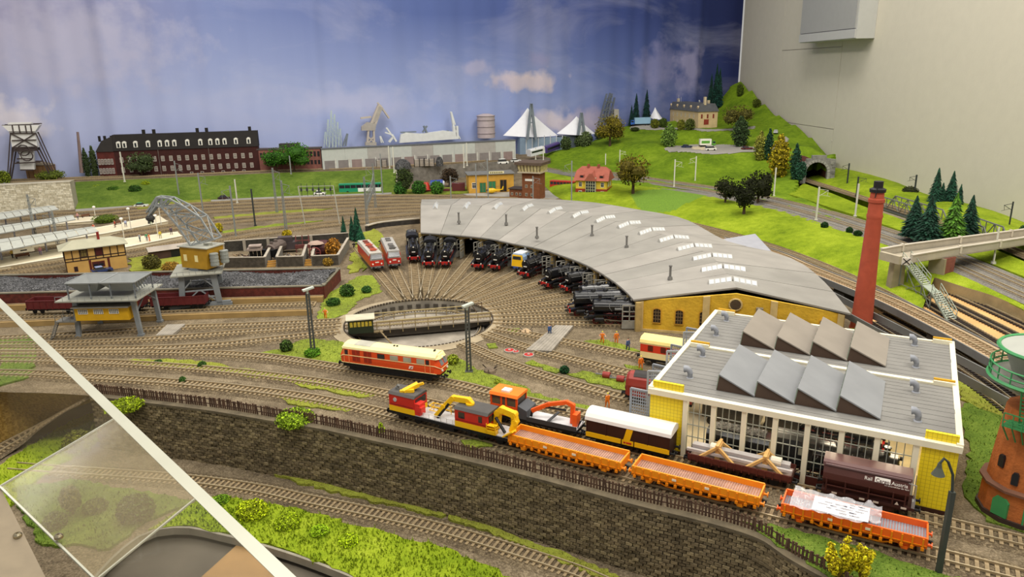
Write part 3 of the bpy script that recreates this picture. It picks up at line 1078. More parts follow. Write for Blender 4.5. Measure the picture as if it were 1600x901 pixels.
def slabs():
 ply=M('d2a56a',.7,n=.12,s=20)
 for pts,z,lab in(([(1345,490),(1375,462),(1430,500),(1475,560),(1530,610),(1600,672),(1640,720),(1560,640),(1490,600),(1420,540)],.06,'plywood board under dark bare tracks behind the hall roof'),
([(1420,470),(1470,447),(1540,470),(1640,520),(1700,560),(1690,640),(1600,570),(1500,510)],.06,'plywood board under dark bare tracks at the foot of the footbridge stairs'),):
  q=MB()
  q.prism([tuple(p)[:2]for p in gl(pts,z)],-.05,.09)
  tag(q.build('plywood_board',ply),lab,'board')
 q=MB()
 P=gl([(1541,448),(1600,443),(1690,480),(1640,510),(1600,478)],2.5)
 q.prism([tuple(p)[:2]for p in P],2.2,2.7)
 b=thing('plywood_box','open plywood box with a thick lid at the right edge','box')
 part('lid',ply,b,q)
 q=MB()
 q.bar((P[0].x+1,P[0].y+.6,.1),(P[0].x+1,P[0].y+.6,2.2),1.6)
 part('post',M('c38a3c',.6,n=.1),b,q)
 q=MB()
 q.bar(P[1]+Vector((0,-1,-1.4)),P[2]+Vector((0,-1,-1.4)),.6,1.8)
 part('back_board',M('9a5f2c',.6,n=.2),b,q)
 # lawn
 a=curve(gl([(846,286,.1),(880,312,.1),(960,322,.1),(1050,340,.1),(1140,361,.1),(1230,388,.1),(1310,420,.1),(1390,458,.1),(1440,486,.1)]),n=170)
 t=curve(gl([(852,268,2.3),(930,283,2.7),(1000,290,2.8),(1070,300,2.9),(1150,313,2.9),(1210,325,2.9),(1300,354,2.9),(1400,388,2.9),(1470,414,2.9)]),n=170)
 rows=[]
 for k in range(25):
  f=k/24
  rows.append([p.lerp(q2,f)+Vector((0,0,(.9*math.sin(f*PI)+random.uniform(-.05,.05))if 0<k<24 else 0))for p,q2 in zip(a,t)])
 m=MB()
 m.loft(rows)
 P=gl([(985,303),(1000,298),(1040,296),(1075,300),(1110,304),(1090,312),(1050,322),(1005,320)],2.6)
 # a blotch of deeper green turf on the lawn
 for i,f in enumerate(m.f):
  c=sum((Vector(m.v[j])for j in f),Vector())/4
  m.m[i]=1 if inside(c,P)else 0
 struct(m.build('lawn',[GRASS,M('6a8c28',.95,n=.25,s=300,b=.8)],smooth=True))
 # bed of the grey line
 b1=curve(gl([(852,256,2.3),(970,270,2.6),(1100,288,2.9),(1185,302,2.9),(1300,329,2.9),(1444,374,2.9),(1510,398,2.9),(1660,460,2.9),(1900,562,2.9)]),n=60)
 b2=curve(gl([(852,269,2.3),(970,286,2.6),(1100,306,2.9),(1185,322,2.9),(1300,356,2.9),(1412,391,2.9),(1502,427,2.9),(1600,468,2.9),(1660,500,2.9),(1900,628,2.9)]),n=60)
 m=MB()
 dn=Vector((0,0,3))
 m.loft([[p-dn for p in b2],b2,b1,[p-dn for p in b1]])
 struct(m.build('line_bed',GREYBAL))
 # bank right of the chimney between the two lines, then behind the tunnel line
 for nm,lo,hi,bulge in(
('bank',[(1232,303,3.2),(1262,312,3),(1300,325,3),(1330,334,3),(1380,350,3),(1440,372,3),(1505,395,3),(1600,432,3),(1680,470,3),(1900,555,3)],[(1256,286,3.9),(1275,293,3.9),(1300,302,3.9),(1320,310,3.9),(1360,326,3.9),(1430,348,3.6),(1523,378,3.8),(1600,408,3.9),(1680,445,3.9),(1900,540,3.9)],-.2),
('bank',[(1255,280,3.9),(1300,293,3.9),(1360,311,3.9),(1430,333,3.9),(1523,362,3.9),(1600,394,3.9),(1690,430,3.9),(1900,522,3.9)],[(1300,270,5.5),(1335,276,6.2),(1380,291,6),(1440,315,5.5),(1510,330,6.5),(1570,352,6),(1690,400,5),(1900,480,4)],.5),
('bank',[(1300,270,5.5),(1335,276,6.2),(1380,291,6),(1440,315,5.5),(1510,330,6.5),(1570,352,6),(1690,400,5),(1900,480,4)],[(1305,262,5),(1340,268,5),(1400,284,4),(1450,304,4),(1520,320,4),(1590,343,3),(1700,390,2),(1900,465,2)],.8),
('bank',[(1442,427,2.6),(1500,446,2.6),(1560,465,2.6),(1640,505,2.6),(1900,655,2.6)],[(1436,401,2.9),(1502,427,2.9),(1600,468,2.9),(1660,500,2.9),(1900,628,2.9)],.2)):
  a,t=curve(gl(lo),n=40),curve(gl(hi),n=40)
  rows=[[p-Vector((0,0,.2 if lo[0][0]==1442 else 4))for p in a]]
  if lo[0][0]==1442:
   m=MB()
   m.strip([p-Vector((0,.1,2.7))for p in a],[p-Vector((0,.1,0))for p in a])
   m.strip([p-Vector((0,.1,0))for p in a],[p+Vector((0,.5,0))for p in a])
   struct(m.build('wall_line',M('a08d66',.85,n=.15,s=40,b=.3)))
  for k in range(7):
   f=k/6
   rows.append([p.lerp(q2,f)+Vector((0,0,bulge*math.sin(f*PI)+(random.uniform(-.08,.08)if 0<k<6 else 0)))for p,q2 in zip(a,t)])
  rows.append([p+Vector((4,6,-3))for p in t])
  m=MB()
  m.loft(rows)
  struct(m.build(nm,GRASS,smooth=True))

slabs()

# ================================================================ turntable
CONC=M('9a8c72',.85,n=.15,s=60,b=.3)
PITM=M('938b7e',.85,n=.2,s=40,b=.3)

def turntable():
 t=thing('turntable','sunken locomotive turntable with railed bridge and dark green cab','turntable',TTC)
 R=TTR
 m=MB()
 n=96
 ci=[(math.cos(2*PI*k/n),math.sin(2*PI*k/n))for k in range(n)]
 ring=lambda r,z:[(r*x,r*y,z)for x,y in ci]
 m.loft([ring(R+2.2,.1),ring(R,.32),ring(R,.25)],True)
 part('rim',CONC,t,m)
 m=MB()
 m.loft([ring(R,.3),ring(R-.05,-1.9),ring(.05,-1.9)],True)
 part('pit',PITM,t,m)
 m=MB()
 for k in range(48):
  a=2*PI*k/48
  if math.sin(a)>-.2:
   m.xf((0,0,0),a).box(R-.45,R-.08,-.45,.45,-1.3,-.65)
 part('wall_niches',M('4a443b',.8),t,m)
 m=MB()
 m.loft([ring(R-2.9,-1.88),ring(R-2.9,-1.4),ring(R-1.7,-1.4),ring(R-1.7,-1.88)],True)
 part('ring_bed',M('8d857a',.8,n=.2,s=60),t,m)
 m=MB()
 m.loft([ring(R-2.38,-1.4),ring(R-2.38,-1.1),ring(R-2.25,-1.1),ring(R-2.25,-1.4)],True)
 part('ring_rail',RAIL,t,m)
 m=MB()
 for k in range(120):
  m.xf((0,0,0),2*PI*k/120).box(R-2.75,R-1.85,-.12,.12,-1.4,-1.3)
 part('ring_sleepers',M('3e372e',.8),t,m,kind='stuff')
 m=MB()
 m.prism([(-8,3),(-3,6),(4,7),(8,4),(6,2),(-5,1.6)],-1.9,-1.78)
 part('weeds',GRASS,t,m,kind='stuff')
 # rubber-like toothed rim seen on the far side
 m=MB()
 for k in range(130):
  a=2*PI*k/130
  m.xf((0,0,0),a).box(R-.12,R+.1,-.2,.2,.1,.42)
 part('rim_teeth',M('4a4034',.8),t,m,kind='stuff')
 # bridge along its own direction
 br=heading(g(535,514),g(777,493.5))
 c,s=math.cos(br),math.sin(br)
 X=lambda x,y,z=0:(x*c-y*s,x*s+y*c,z)
 L=R-.25
 m=MB().xf((0,0,0),br)
 m.box(-L,L,-2.6,2.6,-.05,.22)
 part('deck',M('8b8172',.8,n=.15,s=90,b=.4),t,m)
 for y in(-1.7,1.7):
  m=MB().xf((0,0,0),br)
  m.exy([(-L,-.05),(L,-.05),(L,-.7),(L*.6,-1.5),(-L*.6,-1.5),(-L,-.7)],y-.12,y+.12)
  part('girder',M('4b453d',.7),t,m)
 for y in(-.82,.82):
  m=MB().xf((0,0,0),br)
  m.box(-L,L,y-.08,y+.08,.22,RH)
  part('rail',[RAIL],t,m)
 m=MB().xf((0,0,0),br)
 for k in range(48):
  x=-L+.4+k*(2*L-.8)/47
  m.box(x-.18,x+.18,-1.35,1.35,.22,.3)
 part('planks',M('6d604c',.85,n=.2),t,m,kind='stuff')
 rl=M('8f7c53',.6,n=.1)
 for y in(-2.5,2.5):
  x0=-L+5.6 if y<0 else-L+5
  x1=L-.5 if y<0 else L-4
  h=MB().xf((0,0,0),br)
  h.bar((x0,y,1.65),(x1,y,1.65),.13)
  h.bar((x0,y,.95),(x1,y,.95),.09)
  part('handrail',M('b9a878',.5),t,h)
  for k in range(10):
   p=MB().xf((0,0,0),br)
   x=x0+(x1-x0)*k/9
   p.box(x-.07,x+.07,y-.07,y+.07,-.6 if y<0 else .1,1.65)
   part('railing_post',rl,t,p)
 # cab at the left end
 q=MB().xf((0,0,0),br)
 q.box(-L+.6,-L+5,-3.6,-1.75,.1,2.6)
 cab=part('cab',M('26301f',.5,n=.1),t,q)
 q=MB().xf((0,0,0),br)
 q.hexa([(-L+.3,-3.9,2.6),(-L+5.3,-3.9,2.6),(-L+5.3,-1.5,2.9),(-L+.3,-1.5,2.9)],[(-L+.3,-3.9,2.75),(-L+5.3,-3.9,2.75),(-L+5.3,-1.5,3.05),(-L+.3,-1.5,3.05)])
 part('cab_roof',M('b9b49c',.6,n=.1),cab,q)
 for k in range(6):
  q=MB().xf((0,0,0),br)
  x=-L+.95+k*.66
  q.box(x,x+.48,-3.64,-3.58,1.35,2.25)
  part('window',M('b8a23a',.3,n=.3,s=300),cab,q)
 q=MB().xf((0,0,0),br)
 for dy in(0,.5):
  q.bar((-L+6.0,-3.2-dy,.3),(-L+7.9,-5.2-dy,-1.7),.14)
 for k in range(5):
  q.bar((-L+6.2+k*.4,-3.2-k*.42,.1-k*.4),(-L+6.2+k*.4,-3.9-k*.42,.1-k*.4),.3,.08)
 q.box(-L+5,-L+6.6,-3.6,-2.6,-.05,.12)
 part('access_steps',M('7d6c4d',.7),t,q)
 q=MB().xf((0,0,0),br)
 q.bar((L-3.5,2.5,.2),(L-3.5,2.5,2),.14)
 q.bar((L-1.2,2.3,.2),(L-1.2,2.3,2.2),.14)
 q.bar((L-3.5,2.5,2),(L-1.2,2.3,2),.14)
 q.bar((L-2.2,2.4,.2),(L-3.2,2.4,1.9),.14)
 part('end_frame',M('5d4a35',.6),t,q)

turntable()

# ================================================================ roundhouse
NST=14
ZE,ZR=5.7,8.1
IN=curve(gl([(657,363),(700,366),(760,372),(800,380),(850,390),(900,407),(930,421),(960,440),(980,457),(990,468)],ZE),n=NST*2+1)
RIDGE=curve(gl([(657,320.5),(760,321),(830,324.5),(885,331),(960,345),(1020,361),(1065,377),(1105,396),(1125,414),(1141,434),(1151,449)],ZR),n=NST*2+1)
_o=gl([(1137,377),(1200,391),(1250,410),(1290,442),(1330,490)],ZE)
OUT=curve([r+(r-i)*.95+Vector((0,0,ZE-ZR-(ZR-ZE)*.95))for i,r in list(zip(IN,RIDGE))[:18:3]]+_o,n=NST*2+1)
for p in OUT:
 p.z=ZE
# eaves overhang the wall by a little
WALLIN=[i.lerp(o,.02)for i,o in zip(IN,OUT)]
WALLOUT=[i.lerp(o,.975)for i,o in zip(IN,OUT)]

def roundhouse():
 t=thing('roundhouse','curved roundhouse with grey felt roof and yellow end wall','roundhouse',TTC)
 O=TTC
 roof=M('8a8780',.85,n=.1,s=18,b=.25)
 roof2=M('938f88',.85,n=.12,s=14,b=.25)
 for k in range(NST):
  for half,(A,B)in enumerate(((IN,RIDGE),(RIDGE,OUT))):
   a=[p-O for p in A[2*k:2*k+3]]
   b=[p-O for p in B[2*k:2*k+3]]
   # a joint stays open between neighbouring roof panels
   d0,d1=(a[2]-a[0])*.008,(b[2]-b[0])*.008
   a[0],a[2],b[0],b[2]=a[0]+d0,a[2]-d0,b[0]+d1,b[2]-d1
   lift=Vector((0,0,random.uniform(0,.05)))
   a,b=[p+lift for p in a],[p+lift for p in b]
   th=Vector((0,0,.3))
   m=MB()
   m.hexa([p-th for p in a]+[p-th for p in b[::-1]],a+b[::-1])
   part('roof_panel',random.choice((roof,roof2)),t,m)
 m=MB()
 e=Vector((0,0,.12))
 m.loft([[p-O-Vector((0,0,.35))for p in IN],[p-O-Vector((0,0,.35))for p in RIDGE],[p-O-Vector((0,0,.35))for p in OUT]])
 part('roof_underside',M('3d342a',.9),t,m)
 # extra lean-to roof behind
 P=gl([(1095,379,5.4),(1180,365,5.6),(1205,392,5.2)])
 m=MB()
 m.hexa([p-O-Vector((0,0,.3))for p in P],[p-O for p in P])
 part('rear_annexe_roof',M('9a9ba2',.8,n=.05),t,m)
 yel=M('cca42e',.85,n=.16,s=60,b=.5)
 frame=M('a99059',.85,n=.2,s=60,b=.4)
 timber=M('c3ab74',.85,n=.15,s=60)
 # rear wall and left end wall
 m=MB()
 Wd=[p-O for p in WALLOUT]
 m.strip([Vector((p.x,p.y,0))for p in Wd],[p-Vector((0,0,.3))for p in Wd])
 part('rear_wall',M('8a6d2c',.85,n=.2,s=40),t,m)
 for k in(0,):
  a,r,o=(q[k]-O for q in(WALLIN,RIDGE,WALLOUT))
  m=MB()
  m.poly([Vector((a.x,a.y,0)),Vector((o.x,o.y,0)),o-Vector((0,0,.3)),r-Vector((0,0,.4)),a-Vector((0,0,.3))])
  part('end_wall',yel,t,m)
 # the yellow gable facing the hall, with pilasters, windows and a round louvre
 a,r,o=(q[-1]-O for q in(WALLIN,RIDGE,WALLOUT))
 gx=(Vector((o.x,o.y,0))-Vector((a.x,a.y,0)))
 GL=gx.length
 gx.normalize()
 gn=Vector((gx.y,-gx.x,0))
 if gn.y>0:
  gn=-gn
 A0=Vector((a.x,a.y,0))-gn*.5
 ru=(r-A0).dot(gx)

 def G_(u,z,d=0.):
  return A0+gx*u+gn*d+Vector((0,0,z))

 def top(u):
  return ZE-.35+(ZR-ZE)*(u/ru if u<ru else(GL-u)/(GL-ru))
 m=MB()
 m.hexa([G_(0,0,-.4),G_(GL,0,-.4),G_(GL,top(GL),-.4),G_(ru,top(ru),-.4),G_(0,top(0),-.4)],[G_(0,0),G_(GL,0),G_(GL,top(GL)),G_(ru,top(ru)),G_(0,top(0))])
 part('gable_wall',yel,t,m)

 def gu(px):  # length along the gable at pixel column px (measured on its eaves line)
  d=FWD+RGT*((px-800)/CAM_F)-UPV*((480-450.5)/CAM_F)
  n_=gn
  tt=(A0+O).dot(n_)/d.dot(n_)
  return(d*tt-A0-O).dot(gx)
 for u,w_ in((0,1.0),(gu(1098),1.15),(gu(1204),1.1),(GL-1.0,1.0)):
  m=MB()
  m.hexa([G_(u,0),G_(u+w_,0),G_(u+w_,top(u+w_)-.05),G_(u,top(u)-.05)],[G_(u,0,.3),G_(u+w_,0,.3),G_(u+w_,top(u+w_)-.05,.3),G_(u,top(u)-.05,.3)])
  part('pilaster',timber,t,m)
 m=MB()
 m.hexa([G_(0,0),G_(GL,0),G_(GL,.4),G_(0,.4)],[G_(0,0,.22),G_(GL,0,.22),G_(GL,.4,.22),G_(0,.4,.22)])
 part('plinth',timber,t,m)
 dk=M('2a2018',.5,n=.1)

 def archwin(uc,z0,w_,h_,nv,nh):
  pts=[(uc-w_/2,z0),(uc+w_/2,z0)]+[(uc+w_/2*math.cos(th),z0+h_-.35+.35*math.sin(th))for th in np.linspace(0,PI,7)]
  m=MB()
  m.hexa([G_(u,z,.02)for u,z in pts],[G_(u,z,.08)for u,z in pts])
  wi=part('window',dk,t,m)
  m=MB()
  k=1.22
  po=[(uc+(u-uc)*k,z0-.15+(z-z0)*1.13)for u,z in pts]
  for i in range(len(pts)):
   j=(i+1)%len(pts)
   m.hexa([G_(*pts[i],.02),G_(*pts[j],.02),G_(*po[j],.02),G_(*po[i],.02)],[G_(*pts[i],.2),G_(*pts[j],.2),G_(*po[j],.2),G_(*po[i],.2)])
  part('surround',M('b98a2a',.85,n=.2),wi,m)
  m=MB()
  for i in range(1,nv):
   u=uc-w_/2+w_*i/nv
   m.bar(G_(u,z0,.13),G_(u,z0+h_-.1,.13),.1)
  for i in range(1,nh):
   z=z0+h_*i/nh
   m.bar(G_(uc-w_/2,z,.13),G_(uc+w_/2,z,.13),.1)
  part('glazing_bars',M('6d5a3d',.7),wi,m)
 for px in(1027,1062,1100,1150,1290):
  archwin(gu(px),1.7,1.25,2.5,3,4)
 m=MB()
 c=G_(gu(1149),top(ru)-1.9,.02)
 m.cyl(c,c+gn*.2,.85,n=20)
 lv=part('round_louvre',dk,t,m)
 m=MB()
 rg=[c+gn*.12+(gx*math.cos(x)+Vector((0,0,math.sin(x))))*1.0 for x in np.linspace(0,2*PI,21)]
 m.tube(rg,.16,5)
 part('ring',timber,lv,m)
 m=MB()
 for z in np.linspace(-.6,.6,6):
  w_=math.sqrt(max(0,.72-z*z))
  m.bar(c+gn*.24-gx*w_+Vector((0,0,z)),c+gn*.24+gx*w_+Vector((0,0,z)),.1,.14)
 part('louvre_slats',M('5d4c38',.7),lv,m)
 m=MB()
 c=G_(gu(1187),top(ru)-2.5,.4)
 m.xf(c,math.atan2(gx.y,gx.x)).cbox((0,0,0),(1.1,.7,.8))
 part('meter_box',M('7d7463',.6,n=.1),t,m)
 # stall fronts: posts, arched lintels, number plates, open gate leaves
 white=M('e8e4da',.6,n=0)
 black=M('17120e',.6,n=0)
 gate=M('8d8a80',.7,n=.15,s=100)
 for k in range(NST+1):
  p=WALLIN[2*k]-O
  if k in(0,NST):
   d=(WALLIN[1]-WALLIN[0])if k==0 else(WALLIN[-1]-WALLIN[-2])
  else:
   d=WALLIN[2*k+1]-WALLIN[2*k-1]
  rz=heading((0,0),d)
  m=MB().xf((p.x,p.y,0),rz)
  m.box(-.42,.42,-.3,.6,0,ZE-.4)
  part('gate_post',frame,t,m)
  m=MB()
  q=WALLOUT[2*k]-O
  if k==NST:
   continue
  m.bar(Vector((p.x,p.y,ZE-1.1)),Vector((q.x,q.y,ZE-1.1)).lerp(Vector((p.x,p.y,ZE-1.1)),.5),.35,.5)
  m.bar(Vector((p.x,p.y,2.6)).lerp(Vector((q.x,q.y,2.6)),.03),Vector((p.x,p.y,ZE-1.2)).lerp(Vector((q.x,q.y,ZE-1.2)),.14),.3)
  part('tie_beam',M('6e5932',.8,n=.2),t,m)
 for k in range(NST):
  a,b=WALLIN[2*k]-O,WALLIN[2*k+2]-O
  mid=WALLIN[2*k+1]-O
  rz=heading(a,b)
  w_=(b-a).length
  m=MB().xf((a.x,a.y,0),rz)
  pr=[(.3,ZE-.3),(w_-.3,ZE-.3),(w_-.3,ZE-1.35)]+[(w_/2+(w_/2-.42)*math.cos(x),ZE-1.3+.55*math.sin(x))for x in np.linspace(0,PI,9)][0:9]+[(.3,ZE-1.35)]
  m.exy(pr,-.15,.25)
  part('lintel',frame,t,m)
  m=MB().xf((mid.x,mid.y,0),rz)
  m.box(-.28,.28,-.45,-.3,ZE-1.0,ZE-.42)
  pl=part('number_plate',white,t,m)
  # the leaves stand open, pushed outwards
  inn=Vector((-math.sin(rz),math.cos(rz),0))
  outw=-inn if inn.dot(mid)>0 else inn
  for sgn,base in((1,a),(-1,b)):
   hp=base+(b-a).normalized()*(sgn*.5)
   dr=heading((0,0),outw+(b-a).normalized()*(.18*sgn))
   lf=MB().xf((hp.x,hp.y,0),dr)
   hh=ZE-1.15
   w2=w_*.42
   lf.box(0,w2,-.06,.06,.25,1.7)
   for x in(0,w2/2,w2):
    lf.box(x-.09,x+.09,-.08,.08,.25,hh)
   for z in(1.7,2.55,3.4,hh):
    lf.box(0,w2,-.08,.08,z-.1,z+.06)
   part('gate_leaf',gate,t,lf)
 # skylights on the ridge and smoke vents
 glassm=M('cfd3d6',.15,n=.05,s=40,spec=.8)
 fr=M('b5b3ad',.6,n=.08)
 for k in range(NST):
  i=2*k+1
  c=RIDGE[i]-O
  d=(IN[i]-RIDGE[i]).normalized()
  d2=(OUT[i]-RIDGE[i]).normalized()
  tg=(RIDGE[i+1]-RIDGE[i-1]).normalized()
  sk=None
  for dd,ln,nm in((d,4.2,'skylight'),(d2,4.2,'skylight')):
   st,en=c+dd*.15,c+dd*ln
   hw,hg=.75,.85
   up=Vector((0,0,hg))
   m=MB()
   m.hexa([st-tg*hw,en-tg*hw,en+tg*hw,st+tg*hw],[st+up-tg*.02,en+up-tg*.02,en+up+tg*.02,st+up+tg*.02])
   sk=part(nm,fr,t,m)
   for s in(-1,1):
    for j in range(4):
     f0,f1=(j+.12)/4,(j+.88)/4
     p0,p1=st.lerp(en,f0),st.lerp(en,f1)
     lo=tg*(hw*.86*s)+up*.14
     hi=tg*(hw*.2*s)+up*.82
     nrm=(tg*s*hg+Vector((0,0,hw))).normalized()*.05
     m=MB()
     m.hexa([p0+lo,p1+lo,p1+hi,p0+hi],[p0+lo+nrm,p1+lo+nrm,p1+hi+nrm,p0+hi+nrm])
     part('pane',glassm,sk,m)
 for px,py in((717,346),(791,349),(839,370),(925,367),(979,385),(1047,434)):
  b=g(px,py,(ZE+ZR)/2+.3)-O
  m=MB()
  m.cyl(b-Vector((0,0,.5)),b+Vector((0,0,2.2)),.22,n=10)
  m.cyl(b-Vector((0,0,.3)),b+Vector((0,0,.25)),.5,.4,10)
  m.cyl(b+Vector((0,0,2.2)),b+Vector((0,0,2.4)),.34,.3,10)
  part('smoke_vent',M('6f6d69',.6,n=.1),t,m)

roundhouse()
# stall tracks from the turntable rim into the stalls and the three open-air stubs on the left
STALL=[]
for k in range(NST):
 e=WALLIN[2*k+1]
 STALL.append((e,heading(TTC,e)))
OPEN=[(588,424),(616,420),(647,411)]
ST_ALL=[g(*p)for p in OPEN]+[Vector((e.x,e.y,0))for e,a in STALL]
NTH='first second third fourth fifth sixth seventh eighth ninth tenth eleventh twelfth thirteenth fourteenth'.split()
for k,e in enumerate(ST_ALL):
 d=(e-TTC).normalized()
 st=TTC+d*(TTR+.1)
 en=e+d*(26 if k<3 else 14)
 track([st,st.lerp(en,.5),en],'radial track from the turntable to the %s roundhouse gate counted from the left'%NTH[k-3]if k>2 else '%s open stub track left of the roundhouse counted from the left'%NTH[k],near=k>8,world=True,half=1.9,group='radial tracks of the turntable' if k>2 else 'open stubs left of the roundhouse')

# ================================================================ the yellow engine hall with saw-tooth roof lights
HZT=8.0
HA,HB,HC,HD=g(1016,607,HZT),g(1501,699,HZT),g(1476,533,HZT),g(1107,486,HZT)
HX=(HB-HA).normalized()
HYAW=math.atan2(HX.y,HX.x)
HYV=Vector((-HX.y,HX.x,0))
HLEN=(HB-HA).length
HWID=((HD-HA).dot(HYV)+(HC-HB).dot(HYV))/2
HORG=Vector((HA.x,HA.y,0))

def hu(px,z=HZT):
 """length along the hall front at pixel column px"""
 d=FWD+RGT*((px-800)/CAM_F)-UPV*((607+.19*(px-1016)-450.5)/CAM_F)
 t=HORG.dot(HYV)/d.dot(HYV)
 return(d*t-HORG).dot(HX)

def tile_mat(h,hj,w_=.42,hh=.42):
 m=bpy.data.materials.new('tiled_'+h)
 m.use_nodes=True
 nt=m.node_tree
 p=nt.nodes['Principled BSDF']
 p.inputs['Roughness'].default_value=.45
 tc=nt.nodes.new('ShaderNodeTexCoord')
 mp=nt.nodes.new('ShaderNodeMapping')
 mp.inputs['Rotation'].default_value=(math.radians(90),0,0)
 br=nt.nodes.new('ShaderNodeTexBrick')
 br.offset=0
 br.inputs['Scale'].default_value=1/U
 br.inputs['Brick Width'].default_value,br.inputs['Row Height'].default_value=w_,hh
 br.inputs['Mortar Size'].default_value=.022
 br.inputs['Color1'].default_value,br.inputs['Color2'].default_value,br.inputs['Mortar'].default_value=lin(h),lin(h),lin(hj)
 nt.links.new(tc.outputs['Object'],mp.inputs[0])
 nt.links.new(mp.outputs[0],br.inputs['Vector'])
 nt.links.new(br.outputs['Color'],p.inputs['Base Color'])
 bp=nt.nodes.new('ShaderNodeBump')
 bp.inputs['Distance'].default_value,bp.inputs['Strength'].default_value=.0006,.6
 bp.invert=True
 nt.links.new(br.outputs['Fac'],bp.inputs['Height'])
 nt.links.new(bp.outputs['Normal'],p.inputs['Normal'])
 return m

